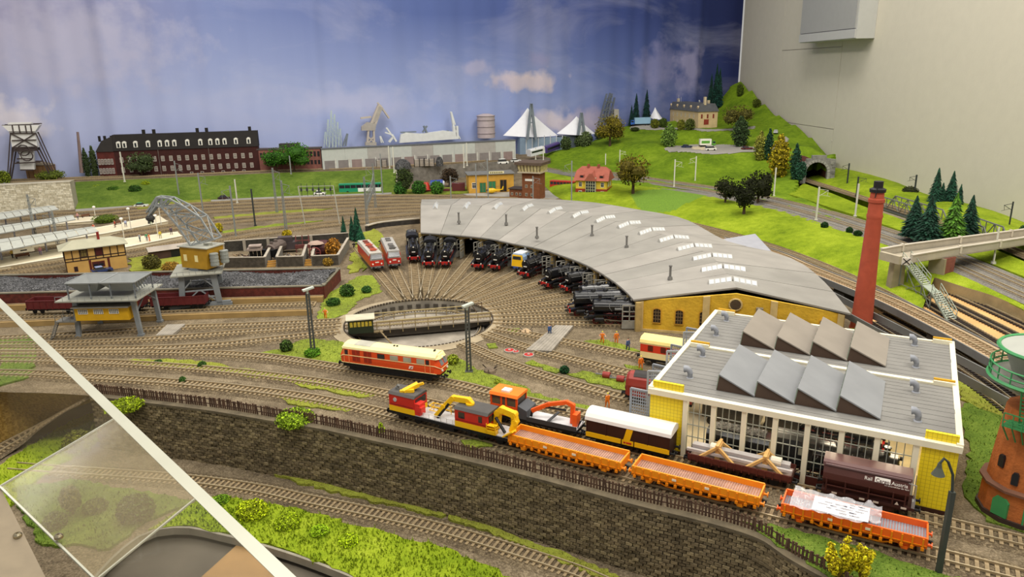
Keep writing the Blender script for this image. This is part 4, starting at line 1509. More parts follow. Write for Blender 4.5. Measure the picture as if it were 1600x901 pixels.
def hall():
 t=thing('engine_hall','large yellow tiled engine hall with glazed front and saw-tooth roof lights','hall',HORG,HYAW)
 L,W,H=HLEN,HWID,HZT
 cream=M('e9e2c6',.6,n=.04)
 yel=tile_mat('ecd21c','c4a814')
 roofc=M('7d7b76',.8,n=.08,s=40,b=.15)
 u1,u2=hu(1072),hu(1436)
 # front: end panels, plinth, posts, beam
 for a,b in((0.05,u1-.35),(u2+.35,L-.05)):
  m=MB()
  m.box(a,b,0,.5,.75,H-.3)
  part('tiled_panel',yel,t,m)
  m=MB()
  m.box(a-.02,b+.02,-.05,.5,0,.75)
  part('plinth',M('3a1f12',.6),t,m)
  m=MB()
  m.box(a+.15,b-.1,.35,.75,H+.0,H+.95)
  part('corner_parapet',yel,t,m)
 m=MB()
 m.box(u1,u2,.1,.45,0,1.15)
 part('plinth',M('4a1d14',.6),t,m)
 posts=[hu(x)for x in(1072,1116,1164,1213,1263.5,1317,1373,1434)]
 for u in posts:
  m=MB()
  m.box(u-.27,u+.27,-.12,.5,.0,H-.3)
  part('post',cream,t,m)
 for n_,(y0,y1,x0,x1,z0,z1)in{'front_beam':(-.25,.5,-.2,L+.2,H-.55,H+.12),'end_beam':(0,W,L-.35,L+.25,H-.45,H+.3),'end_beam_':(0,W,-.25,.35,H-.45,H+.3),'back_beam':(W-.5,W,0,L,H-.5,H+.1),'middle_beam':(W/2-.35,W/2+.35,0,L,H-.05,H+.22)}.items():
  m=MB()
  m.box(x0,x1,y0,y1,z0,z1)
  part(n_.strip('_'),cream,t,m)
 # glazing: frame with bars, each pane a sub-part
 gl_=glass_mat('window_glass','39403e',.05)
 barm=M('8f9388',.5,n=0)
 for a,b in zip(posts,posts[1:]):
  a,b=a+.27,b-.27
  m=MB()
  nc,zs=4,(1.15,2.9,4.4,5.95,7.45)
  for i in range(nc+1):
   x=a+(b-a)*i/nc
   m.box(x-.045,x+.045,.12,.24,1.15,7.45)
  for z in zs:
   m.box(a,b,.13,.23,z-.045,z+.045)
  fr=part('window_frame',barm,t,m)
  for i in range(nc):
   for j in range(4):
    q=MB()
    x0,x1=a+(b-a)*i/nc+.05,a+(b-a)*(i+1)/nc-.05
    q.box(x0,x1,.17,.19,zs[j]+.05,zs[j+1]-.05)
    part('pane',gl_,fr,q)
 # back, right wall, floor, left gate wall pieces
 m=MB()
 m.box(0,L,W-.4,W-.1,0,H-.4)
 part('back_wall',M('9c8a68',.8,n=.1),t,m)
 m=MB()
 m.box(L-.4,L,.4,W,0,H-.4)
 part('right_wall',yel,t,m)
 m=MB()
 m.box(.2,L-.3,.3,W-.3,.03,.12)
 part('hall_floor',M('cfc3a6',.6,n=.1),t,m)
 for y in(0.5,W*.25,W*.5,W*.75,W-.8):
  m=MB()
  m.box(.05,.45,y-.45,y+.45,0,H-.4)
  part('gate_post',cream,t,m)
 # roof boards, two bays, each board a part with an open joint
 nb=13
 for bay in range(2):
  y0,y1=bay*W/2+.4,(bay+1)*W/2-.4
  for i in range(nb):
   a,b=y0+(y1-y0)*i/nb,y0+(y1-y0)*(i+1)/nb
   f=lambda y:.35*(1-abs((y-y0)/(y1-y0)-.5)*2)
   m=MB()
   m.hexa([(.3,a+.04,H-.2),(L-.3,a+.04,H-.2),(L-.3,b-.04,H-.2),(.3,b-.04,H-.2)],
[(.3,a+.04,H-.02+f(a)),(L-.3,a+.04,H-.02+f(a)),(L-.3,b-.04,H-.02+f(b)),(.3,b-.04,H-.02+f(b))])
   part('roof_board',roofc,t,m)
  m=MB()
  m.box(.3,L-.3,y0,y1,H-.4,H-.21)
  part('roof_underlay',M('4a4844',.9),t,m)
 # end parapets between the bays
 for x0,x1 in((.1,2.9),(L-2.6,L-.1)):
  for y in(W/2,W-.6):
   m=MB()
   m.box(x0+.3,x1,y-.1,y+.2,H,H+.75)
   part('bay_parapet',M('cf9c1c',.6,n=.1),t,m)
   m=MB()
   m.box(x0+.3,x1,y-.42,y-.14,H,H+.55)
   part('bay_parapet_cap',cream,t,m)
 # saw-tooth roof lights
 def saw(bay,px0,px1,py,topm):
  A,B=g(px0,py[0],H+.3)-HORG,g(px1,py[1],H+.3)-HORG
  xa,xb=A.dot(HX),B.dot(HX)
  yc=bay*W/2+W/4+.1
  hw=W*.165
  n=4
  for i in range(n):
   a,b=xa+(xb-xa)*i/n,xa+(xb-xa)*(i+1)/n
   # steep glazed side towards +x, long slope falling to -x... the ridge stands at a
   hgt_=1.9
   z=H+.12
   pk=a+(b-a)*.06
   m=MB()
   m.hexa([(a,yc-hw,z),(b,yc-hw,z),(pk,yc-hw,z+hgt_)],[(a,yc+hw,z),(b,yc+hw,z),(pk,yc+hw,z+hgt_)])
   rl=part('roof_light',M('4f3d31',.7,n=.08),t,m)
   m=MB()
   m.hexa([(pk-.05,yc-hw-.15,z+hgt_),(b+.03,yc-hw-.15,z+.02),(b+.03,yc+hw+.15,z+.02),(pk-.05,yc+hw+.15,z+hgt_)],
[(pk-.05,yc-hw-.15,z+hgt_+.16),(b+.03,yc-hw-.15,z+.18),(b+.03,yc+hw+.15,z+.18),(pk-.05,yc+hw+.15,z+hgt_+.16)])
   part('slope',topm,rl,m)
   m=MB()
   for k in range(7):
    y=yc-hw+.2+(2*hw-.4)*k/6
    m.bar((a-.05,y,z),(pk-.09,y,z+hgt_),.09)
   part('glazing_bars',M('8fa08c',.5),rl,m)
 saw(1,1160,1384,(532,568),M('8d857a',.85,n=.06,s=30))
 saw(0,1122,1376,(603,648),M('86888a',.85,n=.06,s=30))
 # swan-neck ventilators
 for px,py in((1135,501),(1119,524),(1098,556),(1078,590),(1429,539),(1431,573),(1431,612),(1434,657)):
  b=g(px,py,H+.15)-HORG
  x,y=b.dot(HX),b.dot(HYV)
  m=MB()
  m.lathe([(.5,0),(.42,.15),(.32,.2)],10,(x,y,H+.05))
  m.tube([(x,y,H+.2),(x,y,H+.75),(x-.1,y,H+1.05),(x-.38,y,H+1.25),(x-.72,y,H+1.2)],[.33,.33,.36,.4,.46],10)
  part('ventilator',M('8f9299',.5,n=.06),t,m,True)
 # grey mesh gates standing open on the left side
 gm=M('8e939a',.6,n=.08)
 for y,ang in((.6,178),(W*.25-.6,200),(W*.25+.7,172),(W*.5-.6,205),(W*.5+.6,170),(W*.75-.4,202),(W*.75+.5,174)):
  lf=MB().xf((-.1,y,0),math.radians(ang))
  w2,hh=2.5,7.3
  lf.box(0,w2,-.08,.08,.2,3.6)
  for z in(.3,3.6,7.3):
   lf.box(0,w2,-.1,.1,z-.1,z+.1)
  for x in(0,w2):
   lf.box(x-.1,x+.1,-.1,.1,.2,hh)
  for k in range(9):
   lf.box(w2*(k+.5)/9-.035,w2*(k+.5)/9+.035,-.04,.04,3.6,hh)
   z=3.6+3.7*(k+.5)/9
   lf.box(0,w2,-.04,.04,z-.035,z+.035)
  part('gate_leaf',gm,t,lf)
 # lamps hanging in the hall
 for x in(7,14,20,26):
  for y in(4,11):
   l=bpy.data.lights.new('hall_lamp','POINT')
   l.energy,l.color,l.shadow_soft_size=.09,(1,.85,.6),.01
   o=bpy.data.objects.new('hall_lamp',l)
   COL.objects.link(o)
   o.location=(HORG+HX*x+HYV*y+Vector((0,0,6.9)))*U
 return t

HALL=hall()

# ================================================================ rolling stock; local x runs forward, z = 0 is the top of the rail
BLK=M('131316',.3,n=.15,s=120,coat=.1,spec=.5)
BLK2=M('0e0e10',.6,n=.2,s=150)
REDL=M('b3231c',.5,n=.12,s=120)
GREYM=M('70706e',.6,n=.1)
WHITE=M('e9e6dc',.5,n=.03)
CREAM=M('f0e2a4',.5,n=.05,s=30)
VERM=M('df4e1c',.4,n=.05,s=30,coat=.2)
ORNG=M('f69412',.42,n=.05,s=60,coat=.2)
YELL=M('f2bd10',.42,n=.05,s=60,coat=.2)
BROWN=M('3a1a10',.6,n=.12,s=60)
WOOD=M('cda361',.7,n=.12,s=80)
GLS=M('20242a',.12,n=0,spec=.8)
GLSL=M('a9a793',.15,n=.1,s=60,spec=.8)

def text(s,size,mat,parent,loc,rot,name='lettering',ext=.015):
 c=bpy.data.curves.new(name,'FONT')
 c.body,c.size,c.extrude=s,size*U,ext*U
 o=bpy.data.objects.new(name,c)
 COL.objects.link(o)
 bpy.context.view_layer.update()
 me=bpy.data.meshes.new_from_object(o.evaluated_get(bpy.context.evaluated_depsgraph_get()))
 bpy.data.objects.remove(o)
 bpy.data.curves.remove(c)
 me.materials.clear()
 me.materials.append(mat)
 n=bpy.data.objects.new(name,me)
 COL.objects.link(n)
 n.parent=parent
 n.location=Vector(loc)*U
 n.rotation_euler=rot
 return n

def near_track(key,px,py):
 P=TR[key]
 q=g(px,py,RH)
 i=min(range(len(P)),key=lambda k:(P[k]-q).length)
 i=max(1,min(len(P)-2,i))
 return P[i]+Vector((0,0,RH)),heading(P[i-1],P[i+1])

def span(key,a,b):
 p,_=near_track(key,*a)
 q,_=near_track(key,*b)
 return(p+q)/2,heading(p,q),(q-p).length

def wheelset(t,x,r=.5,mat=BLK2,disc=None,gauge=.82):
 m=MB()
 m.cyl((x,-gauge,r),(x,gauge,r),.1,n=6)
 for s in(-1,1):
  m.cyl((x,s*(gauge-.12),r),(x,s*(gauge+.12),r),r,n=14)
 o=part('wheelset',mat,t,m)
 if disc:
  m=MB()
  for s in(-1,1):
   m.cyl((x,s*(gauge+.1),r),(x,s*(gauge+.45),r),r*.62,r*.5,n=10)
  part('axle_disc',disc,o,m)
 return o

def spoked(t,x,r,mat=None,gauge=.82):
 m=MB()
 for s in(-1,1):
  y=s*gauge
  pts=[(x+r*math.cos(a),y,r+r*math.sin(a))for a in np.linspace(0,2*PI,17)]
  m.tube(pts,.09,4)
  for k in range(8):
   a=k*PI/4
   m.bar((x,y,r),(x+r*math.cos(a),y,r+r*math.sin(a)),.09)
  m.cyl((x,y-.1,r),(x,y+.1,r),r*.28,n=8)
 m.cyl((x,-gauge,r),(x,gauge,r),.1,n=6)
 return part('driving_wheel',mat or M('641a16',.5,n=.15),t,m)

def buffers(t,x,s,z=1.2,mat=BLK2,y=.98):
 for yy in(-y,y):
  m=MB()
  m.cyl((x,yy,z),(x+s*.45,yy,z),.16,.13,8)
  m.cyl((x+s*.45,yy,z),(x+s*.55,yy,z),.3,n=10)
  part('buffer',mat,t,m)
 m=MB()
 m.bar((x,0,z-.1),(x+s*.6,0,z-.25),.2)
 m.bar((x+s*.5,-.3,z-.3),(x+s*.5,.3,z-.3),.12)
 m.bar((x,.3,z-.2),(x+s*.25,.35,z-.7),.1)
 part('coupling',BLK2,t,m)

def steam(label,L=15.,r=1.0,zc=3.0,wheels=(1.0,4),deflect=True,tender=True,frame=BLK2,low=False,beam=REDL,lamps=3,cabh=4.6,group='black steam locomotives at the roundhouse'):
 """front buffer beam at x = 0, the engine reaches to x = -L"""
 t=thing('steam_locomotive',label,'locomotive',group=group)
 m=MB()
 m.box(-L,-.1,-.55,.55,.7,1.25)
 part('frame',frame,t,m)
 m=MB()
 m.box(-.25,0,-1.45,1.45,.85,1.5)
 part('buffer_beam',beam,t,m)
 buffers(t,0,1,mat=BLK2)
 xb=-L+4.2  # rear of the boiler, front of the cab
 m=MB()
 m.cyl((xb,0,zc),(-3.2,0,zc),r*1.02,r*.97,18)
 for x in np.linspace(xb+.5,-3.6,5):
  m.cyl((x-.05,0,zc),(x+.05,0,zc),r*1.04,n=18)
 part('boiler',BLK,t,m,True)
 m=MB()
 m.cyl((-3.3,0,zc),(-1.15,0,zc),r*1.03,n=18)
 sb=part('smokebox',BLK,t,m,True)
 m=MB()
 m.cyl((-1.15,0,zc),(-.98,0,zc),r*.86,r*.7,18)
 m.cyl((-1.0,0,zc),(-.8,0,zc),.16,.1,8)
 m.bar((-.95,-r*.55,zc-.1),(-.95,r*.6,zc+.1),.09)
 part('smokebox_door',BLK2,sb,m)
 m=MB()
 m.box(-.97,-.9,-.42,.42,zc-.5,zc-.28)
 part('number_plate',WHITE,sb,m)
 m=MB()
 m.lathe([(.42,0),(.3,.25),(.28,.75),(.38,.85),(.36,.95),(.2,.9)],12,(-2.2,0,zc+r-.1))
 part('chimney',BLK,t,m,True)
 for x in(-4.6,-6.8,-8.6)[:2 if L<15 else 3]:
  m=MB()
  m.lathe([(.5,0),(.46,.3),(.36,.48),(.1,.56)],12,(x,0,zc+r-.15))
  part('dome',BLK,t,m,True)
 m=MB()
 m.tube([(xb,-r-.05,zc+.35),(-1.3,-r-.05,zc+.35)],.04,4)
 m.tube([(xb,r+.05,zc+.35),(-1.3,r+.05,zc+.35)],.04,4)
 for x in np.linspace(xb+.6,-3.8,4):
  m.tube([(x,-r*.7,zc+r*.72),(x-.1,-r-.08,zc),(x-.5,-r*.9,zc-.6)],.06,4)
  m.tube([(x,r*.7,zc+r*.72),(x-.1,r+.08,zc),(x-.5,r*.9,zc-.6)],.06,4)
 m.cyl((-6.2,r*.95,zc-.2),(-4.8,r*.95,zc-.2),.25,n=8)
 m.cyl((-6.2,-r*.95,zc-.2),(-4.8,-r*.95,zc-.2),.25,n=8)
 part('pipework',GREYM,t,m)
 m=MB()
 for s in(-1,1):
  m.box(xb,-1.8,s*1.45-.32,s*1.45+.32,1.85,1.97)
  m.hexa([(-1.8,s*1.45-.32,1.85),(-.2,s*1.45-.32,1.45),(-.2,s*1.45+.32,1.45),(-1.8,s*1.45+.32,1.85)],[(-1.8,s*1.45-.32,1.97),(-.2,s*1.45-.32,1.57),(-.2,s*1.45+.32,1.57),(-1.8,s*1.45+.32,1.97)])
 part('running_board',BLK,t,m)
 for s in(-1,1):
  m=MB()
  m.cyl((-2.9,s*1.2,1.0),(-1.3,s*1.2,1.0),.48,n=12)
  m.box(-2.8,-1.4,s*1.2-.3,s*1.2+.3,1.2,1.75)
  part('cylinder',BLK,t,m)
 if deflect:
  for s in(-1,1):
   m=MB()
   m.hexa([(-3.0,s*1.35,2.9),(-1.1,s*1.35,2.9),(-1.1,s*1.42,2.9),(-3.0,s*1.42,2.9)],[(-2.9,s*1.18,4.0),(-1.2,s*1.18,4.0),(-1.2,s*1.25,4.0),(-2.9,s*1.25,4.0)])
   m.bar((-2,s*1.38,2.95),(-2,s*.8,2.9),.08)
   part('smoke_deflector',BLK,t,m)
 wr,n=wheels
 spoked(t,-1.5,.5)
 for i in range(n):
  spoked(t,-3.9-i*(wr*2.15),wr)
 m=MB()
 for s in(-1,1):
  m.bar((-3.9,s*1.0,wr*.7),(-3.9-(n-1)*wr*2.15,s*1.0,wr*.7),.12,.16)
  m.bar((-2.6,s*1.1,1.0),(-3.9-wr*2.15,s*1.08,wr*.7),.12,.16)
 part('coupling_rod',M('9b9993',.35,.8,n=.1),t,m)
 m=MB()
 m.box(-L+.3,xb,-1.5,1.5,1.5,cabh-.55)
 cab=part('cab',BLK,t,m)
 m=MB()
 m.exx([(-1.62,cabh-.6),(1.62,cabh-.6),(1.3,cabh-.2),(.6,cabh+.05),(-.6,cabh+.05),(-1.3,cabh-.2)],-L+.1,xb+.2)
 part('cab_roof',BLK2,cab,m)
 m=MB()
 for s in(-1,1):
  m.box(xb-1.5,xb-.5,s*1.47,s*1.53,2.9,3.7)
  m.box(xb,xb+.04,s*1.2-.18,s*1.2+.18,3.1,3.8)
 part('cab_window',GLSL,cab,m)
 for x,y,z in((-.1,-.95,1.72),(-.1,.95,1.72),(-.9,0,zc+r*.85))[:lamps]:
  m=MB()
  m.cyl((x-.1,y,z),(x+.16,y,z),.22,n=10)
  lp=part('lamp',BLK2,t,m)
  m=MB()
  m.cyl((x+.16,y,z),(x+.19,y,z),.17,n=10)
  part('lens',M('f2eee0',.2,n=0),lp,m)
 if tender:
  T0=-L-.4
  tl=7.
  m=MB()
  m.exx([(-1.5,1.2),(1.5,1.2),(1.5,3.2),(1.1,3.6),(-1.1,3.6),(-1.5,3.2)],T0-tl,T0)
  td=part('tender',BLK,t,m)
  m=MB()
  m.box(T0-tl+1,T0-.6,-.95,.95,3.5,3.85)
  part('coal',COAL,td,m)
  for x in(-1,-2.6,-4.4,-6):
   wheelset(t,T0+x,.5)
 return t

def seat(t,p,rz):
 t.location=Vector(p)*U
 t.rotation_euler[2]=rz

STANG=[math.atan2((e-TTC).y,(e-TTC).x)for e in ST_ALL]

def at_stall(t,px,py,force=None):
 p=g(px,py,.5)
 d=p-TTC
 a=math.atan2(d.y,d.x)
 k=min(range(len(STANG)),key=lambda i:abs(STANG[i]-a))if force is None else force
 r=math.hypot(d.x,d.y)
 seat(t,(TTC.x+r*math.cos(STANG[k]),TTC.y+r*math.sin(STANG[k]),RH),STANG[k]+PI)
 return k

def box_loco(label,kind):
 """modern box-cab engine at an open stub: nose at x = 0"""
 t=thing('electric_locomotive',label,'locomotive')
 L=17.
 red,roof=M('c8301e',.4,n=.06,coat=.2),M('9d9a94' if kind else 'b0aba0',.6,n=.1)
 m=MB()
 m.exx([(-1.6,1.2),(1.6,1.2),(1.6,3.4),(1.35,4.0),(-1.35,4.0),(-1.6,3.4)],-L+.8,-.9)
 m.hexa([(-.95,-1.6,1.2),(-.1,-1.5,1.2),(-.1,1.5,1.2),(-.95,1.6,1.2)],[(-.95,-1.58,2.6),(-.02,-1.5,2.6),(-.02,1.5,2.6),(-.95,1.58,2.6)])
 part('body',red if not kind else M('b9332a',.4,n=.06),t,m)
 m=MB()
 m.hexa([(-.95,-1.56,2.6),(-.02,-1.48,2.6),(-.02,1.48,2.6),(-.95,1.56,2.6)],[(-1.3,-1.3,4.0),(-.85,-1.3,4.0),(-.85,1.3,4.0),(-1.3,1.3,4.0)])
 part('nose',M('7c7870',.5,n=.1),t,m)
 m=MB()
 m.hexa([(-.1,-1.25,2.9),(.02,-1.25,2.9),(.02,1.25,2.9),(-.1,1.25,2.9)],[(-.7,-1.2,3.8),(-.55,-1.2,3.8),(-.55,1.2,3.8),(-.7,1.2,3.8)])
 part('windscreen',GLS,t,m)
 m=MB()
 m.exx([(-1.62,3.45),(1.62,3.45),(1.4,4.08),(-1.4,4.08)],-L+.7,-1.0)
 rf=part('roof',roof,t,m)
 m=MB()
 for x in(-4,-9.5)if not kind else(-3.5,):
  m.cyl((x,0,4.15),(x,0,4.45),.8,.7,12)
  m.bar((x-1.2,-.7,4.4),(x+1.2,.7,4.5),.12)
  m.bar((x-1.2,.7,4.4),(x+1.2,-.7,4.5),.12)
  m.bar((x+1.2,-.9,4.55),(x+1.2,.9,4.55),.14)
 part('pantograph',M('b4543a' if not kind else '5b5853',.5,n=.1),rf,m)
 m=MB()
 for x in(-6.2,-7.6,-12,-14):
  m.box(x-.4,x+.4,-.6,.6,4.15,4.4)
 part('roof_equipment',M('7b3b2c' if not kind else '6a6763',.6),rf,m)
 m=MB()
 m.box(-.02,.02,-.42,.42,2.0,2.25)
 part('number_plate',WHITE,t,m)
 m=MB()
 m.box(-L+.8,0,-1.45,1.45,.75,1.2)
 part('underframe',GREYM,t,m)
 for y in(-1,1):
  m=MB()
  m.cyl((-.05,y,1.75),(.06,y,1.75),.2,n=10)
  part('headlamp',M('f4f0e4',.2,n=0),t,m)
 buffers(t,0,1,.95)
 for x in(-2.4,-5,-12,-14.6):
  wheelset(t,x,.55)
 return t

def stock_roundhouse():
 a=box_loco('red electric locomotive with rusty red roof gear on the leftmost open stub',0)
 at_stall(a,588,424,0)
 a=box_loco('red electric locomotive with plain grey roof on the second open stub from the left',1)
 at_stall(a,616,420,1)
 at_stall(steam('black steam locomotive in the open just left of the roundhouse',zc=2.9),647,411,2)
 for kk,(px,py,lab,kw)in zip((3,4,6,7,9,11,12,14,15,16),(
(679,419,'black steam locomotive in the first stall from the left',dict()),
(704,419,'black steam locomotive with two white lamps in the second stall from the left',dict(deflect=False)),
(759,424,'black steam locomotive right of the empty stall, red buffer beam forward',dict(r=1.05)),
(784,426,'black steam locomotive left of the blue and yellow diesel',dict(deflect=False)),
(832,439,'black steam locomotive with red front right of the blue and yellow diesel',dict(r=1.05,deflect=False)),
(855,454,'steam locomotive with a shiny black boiler and smoke deflectors, sixth from the yellow gable',dict(r=1.1)),
(888,462,'steam locomotive with shiny ringed boiler behind the tank engines, red front wheels',dict(r=1.1,deflect=False)),
(897,478,'black steam locomotive behind the large black tank engine with white plate',dict(r=1.1,zc=3.1,deflect=False)),
(889,495,'large black tank engine with red buffer beam, second from the yellow gable',dict(r=1.3,zc=3.2,tender=False,deflect=False)),
(915,516,'black steam locomotive nearest the yellow gable of the roundhouse, all black front',dict(r=1.2,zc=3.1,beam=BLK2,frame=BLK2,tender=False,deflect=False)))):
  at_stall(steam(lab,L=14.5,**kw),px,py,kk)
 # blue and silver diesel with a yellow nose
 t=thing('diesel_locomotive','pale blue diesel locomotive with a yellow nose in the roundhouse door','locomotive')
 m=MB()
 m.exx([(-1.55,1.1),(1.55,1.1),(1.55,3.3),(1.2,3.9),(-1.2,3.9),(-1.55,3.3)],-14,-.5)
 part('body',M('8fa9c9',.4,n=.06,coat=.2),t,m)
 m=MB()
 m.hexa([(-.5,-1.55,1.1),(-.1,-1.35,1.1),(-.1,1.35,1.1),(-.5,1.55,1.1)],[(-.5,-1.3,3.7),(-.35,-1.1,3.7),(-.35,1.1,3.7),(-.5,1.3,3.7)])
 part('nose',YELL,t,m)
 m=MB()
 m.hexa([(-.28,-1.05,2.7),(-.2,-1.05,2.7),(-.2,1.05,2.7),(-.28,1.05,2.7)],[(-.36,-1,3.4),(-.28,-1,3.4),(-.28,1,3.4),(-.36,1,3.4)])
 part('windscreen',GLS,t,m)
 m=MB()
 m.box(-13.8,-.7,-1.15,1.15,3.9,4.05)
 part('roof',M('cfd2d4',.5,n=.05),t,m)
 m=MB()
 for x in(-3,-5,-7,-9):
  m.box(x-.6,x+.6,-1.58,1.58,2.5,3.2)
 part('window',GLS,t,m)
 m=MB()
 m.box(-13.8,0,-1.4,1.4,.6,1.1)
 part('underframe',M('3b56a0',.5),t,m)
 buffers(t,0,1,.95)
 for x in(-2,-4,-10,-12):
  wheelset(t,x,.5)
 at_stall(t,816,425,8)

stock_roundhouse()

# ---------------------------------------------------------------- the red diesel with the cream roof
def red_diesel():
 p,rz,L=span('D',(533,577),(694,601))
 t=thing('diesel_locomotive','red diesel locomotive with cream roof on the track beside the turntable','locomotive',p,rz)
 h=L/2-.55
 m=MB()
 pr=[(-1.5,1.45),(1.5,1.45),(1.55,2.2),(1.5,3.75),(-1.5,3.75),(-1.55,2.2)]
 m.exx(pr,-h+.9,h-.9)
 for s in(-1,1):
  x0,x1=s*(h-.9),s*h
  m.hexa([(x0,-1.5,1.45),(x1,-1.2,1.45),(x1,1.2,1.45),(x0,1.5,1.45)],[(x0,-1.5,2.6),(x1+s*.1,-1.15,2.6),(x1+s*.1,1.15,2.6),(x0,1.5,2.6)])
  m.hexa([(x0,-1.5,2.6),(x1+s*.1,-1.15,2.6),(x1+s*.1,1.15,2.6),(x0,1.5,2.6)],[(x0,-1.5,3.75),(x1-s*.45,-1.0,3.75),(x1-s*.45,1.0,3.75),(x0,1.5,3.75)])
 part('body',VERM,t,m)
 m=MB()
 m.exx([(-1.52,3.7),(1.52,3.7),(1.45,4.0),(1.0,4.35),(0,4.5),(-1.0,4.35),(-1.45,4.0)],-h+.6,h-.6)
 for s in(-1,1):
  m.hexa([(s*(h-.6),-1.5,3.7),(s*(h-.1),-1.0,3.7),(s*(h-.1),1,3.7),(s*(h-.6),1.5,3.7)],[(s*(h-.6),-1.1,4.3),(s*(h-.4),-.7,4.2),(s*(h-.4),.7,4.2),(s*(h-.6),1.1,4.3)])
 rf=part('roof',CREAM,t,m)
 m=MB()
 m.exx([(-1.1,4.3),(-.9,4.42),(0,4.53),(.9,4.42),(1.1,4.3)],-h+2.4,-h+5.2)
 part('roof_grille',M('aba898',.6),rf,m)
 m=MB()
 for x in(.3,.8):
  m.cyl((x,0,4.45),(x,0,4.62),.16,n=8)
 m.bar((h-1.4,-.2,4.6),(h-1.4,.2,4.6),.2)
 part('exhaust',BLK2,rf,m)
 for s in(-1,1):
  y=s*1.53
  for x,w_,hh,mt in((-h+1.2,.5,.7,GLS),(-h+2.9,1.3,.75,None),(-h+4.9,1.3,.75,None),(-h+7.2,1.2,.7,GLS),(-h+9.4,1.3,.72,GLSL),(-h+11.6,1.3,.72,GLSL),(-h+13.8,1.3,.72,GLSL),(h-1.9,.5,.7,GLS)):
   if mt:
    m=MB()
    m.box(x-w_/2,x+w_/2,y-.05,y+.05,2.85,2.85+hh)
    part('window',mt,t,m)
   else:
    m=MB()
    for z in(1.9,2.9):
     m.box(x-w_/2,x+w_/2,y-.04,y+.04,z,z+.75)
    gr=part('louvre',M('7a2415',.6),t,m)
    m=MB()
    for z in(1.9,2.9):
     for k in range(4):
      m.box(x-w_/2,x+w_/2,y-.07,y+.07,z+.08+k*.19,z+.14+k*.19)
     m.box(x-.05,x+.05,y-.08,y+.08,z,z+.75)
    part('slats',M('b93a1c',.6),gr,m)
  for x in(-h+1.2,h-1.9):
   m=MB()
   for a in(-.42,.42):
    m.box(x+a-.03,x+a+.03,y-.06,y+.06,1.5,3.6)
   part('door_frame',M('f0a76a',.5,n=0),t,m)
 m=MB()
 for s in(-1,1):
  m.bar((-h+.5,s*1.55,2.72),(h-.7,s*1.55,2.72),.05,.09)
  m.bar((-h+.3,s*1.53,1.5),(h-.5,s*1.53,1.5),.05,.08)
  m.tube([(s*(h-.75),-1.55,2.72),(s*(h+.13),-1.17,2.3),(s*(h+.13),1.17,2.3),(s*(h-.75),1.55,2.72)],.045,4)
 part('white_trim_line',CREAM,t,m)
 for s in(-1,1):
  for y in(-.55,.55):
   m=MB()
   x=s*(h-.02)
   m.hexa([(x,y-.42,2.75),(x+s*.14,y-.42,2.75),(x+s*.14,y+.42,2.75),(x,y+.42,2.75)],[(x-s*.42,y-.38,3.5),(x-s*.24,y-.38,3.5),(x-s*.24,y+.38,3.5),(x-s*.42,y+.38,3.5)])
   part('windscreen',M('6d7478',.12,n=0,spec=.8),t,m)
  for y in(-.8,.8):
   m=MB()
   m.cyl((s*(h+.05),y,1.95),(s*(h+.22),y,1.95),.18,n=10)
   part('headlamp',M('f4f0e4',.2,n=0),t,m)
  m=MB()
  m.cyl((s*(h-.3),0,3.75),(s*(h-.12),0,3.7),.2,n=10)
  part('headlamp',M('f4f0e4',.2,n=0),t,m)
 # white winged-wheel style plate with a red heart on the side
 m=MB()
 m.hexa([(h-5.0,-1.6,1.85),(h-4.35,-1.6,1.85),(h-4.2,-1.6,2.3),(h-4.85,-1.6,2.3)],[(h-5.0,-1.54,1.85),(h-4.35,-1.54,1.85),(h-4.2,-1.54,2.3),(h-4.85,-1.54,2.3)])
 pl=part('railway_emblem',WHITE,t,m)
 m=MB()
 m.bar((h-4.75,-1.62,1.95),(h-4.4,-1.62,2.2),.05,.1)
 part('red_bar',REDL,pl,m)
 m=MB()
 m.box(-h+.4,h-.4,-1.4,1.4,.85,1.45)
 m.box(-3.2,2.6,-1.35,1.35,.35,.9)
 part('underframe',BLK2,t,m)
 for c in(-h+3.6,h-3.6):
  m=MB()
  for s in(-1,1):
   m.box(c-2.2,c+2.2,s*1.15-.12,s*1.15+.12,.35,1.0)
  part('bogie',BLK2,t,m)
  for d in(-1.4,1.4):
   wheelset(t,c+d,.5)
 buffers(t,h,1,1.1)
 buffers(t,-h,-1,1.1)

red_diesel()

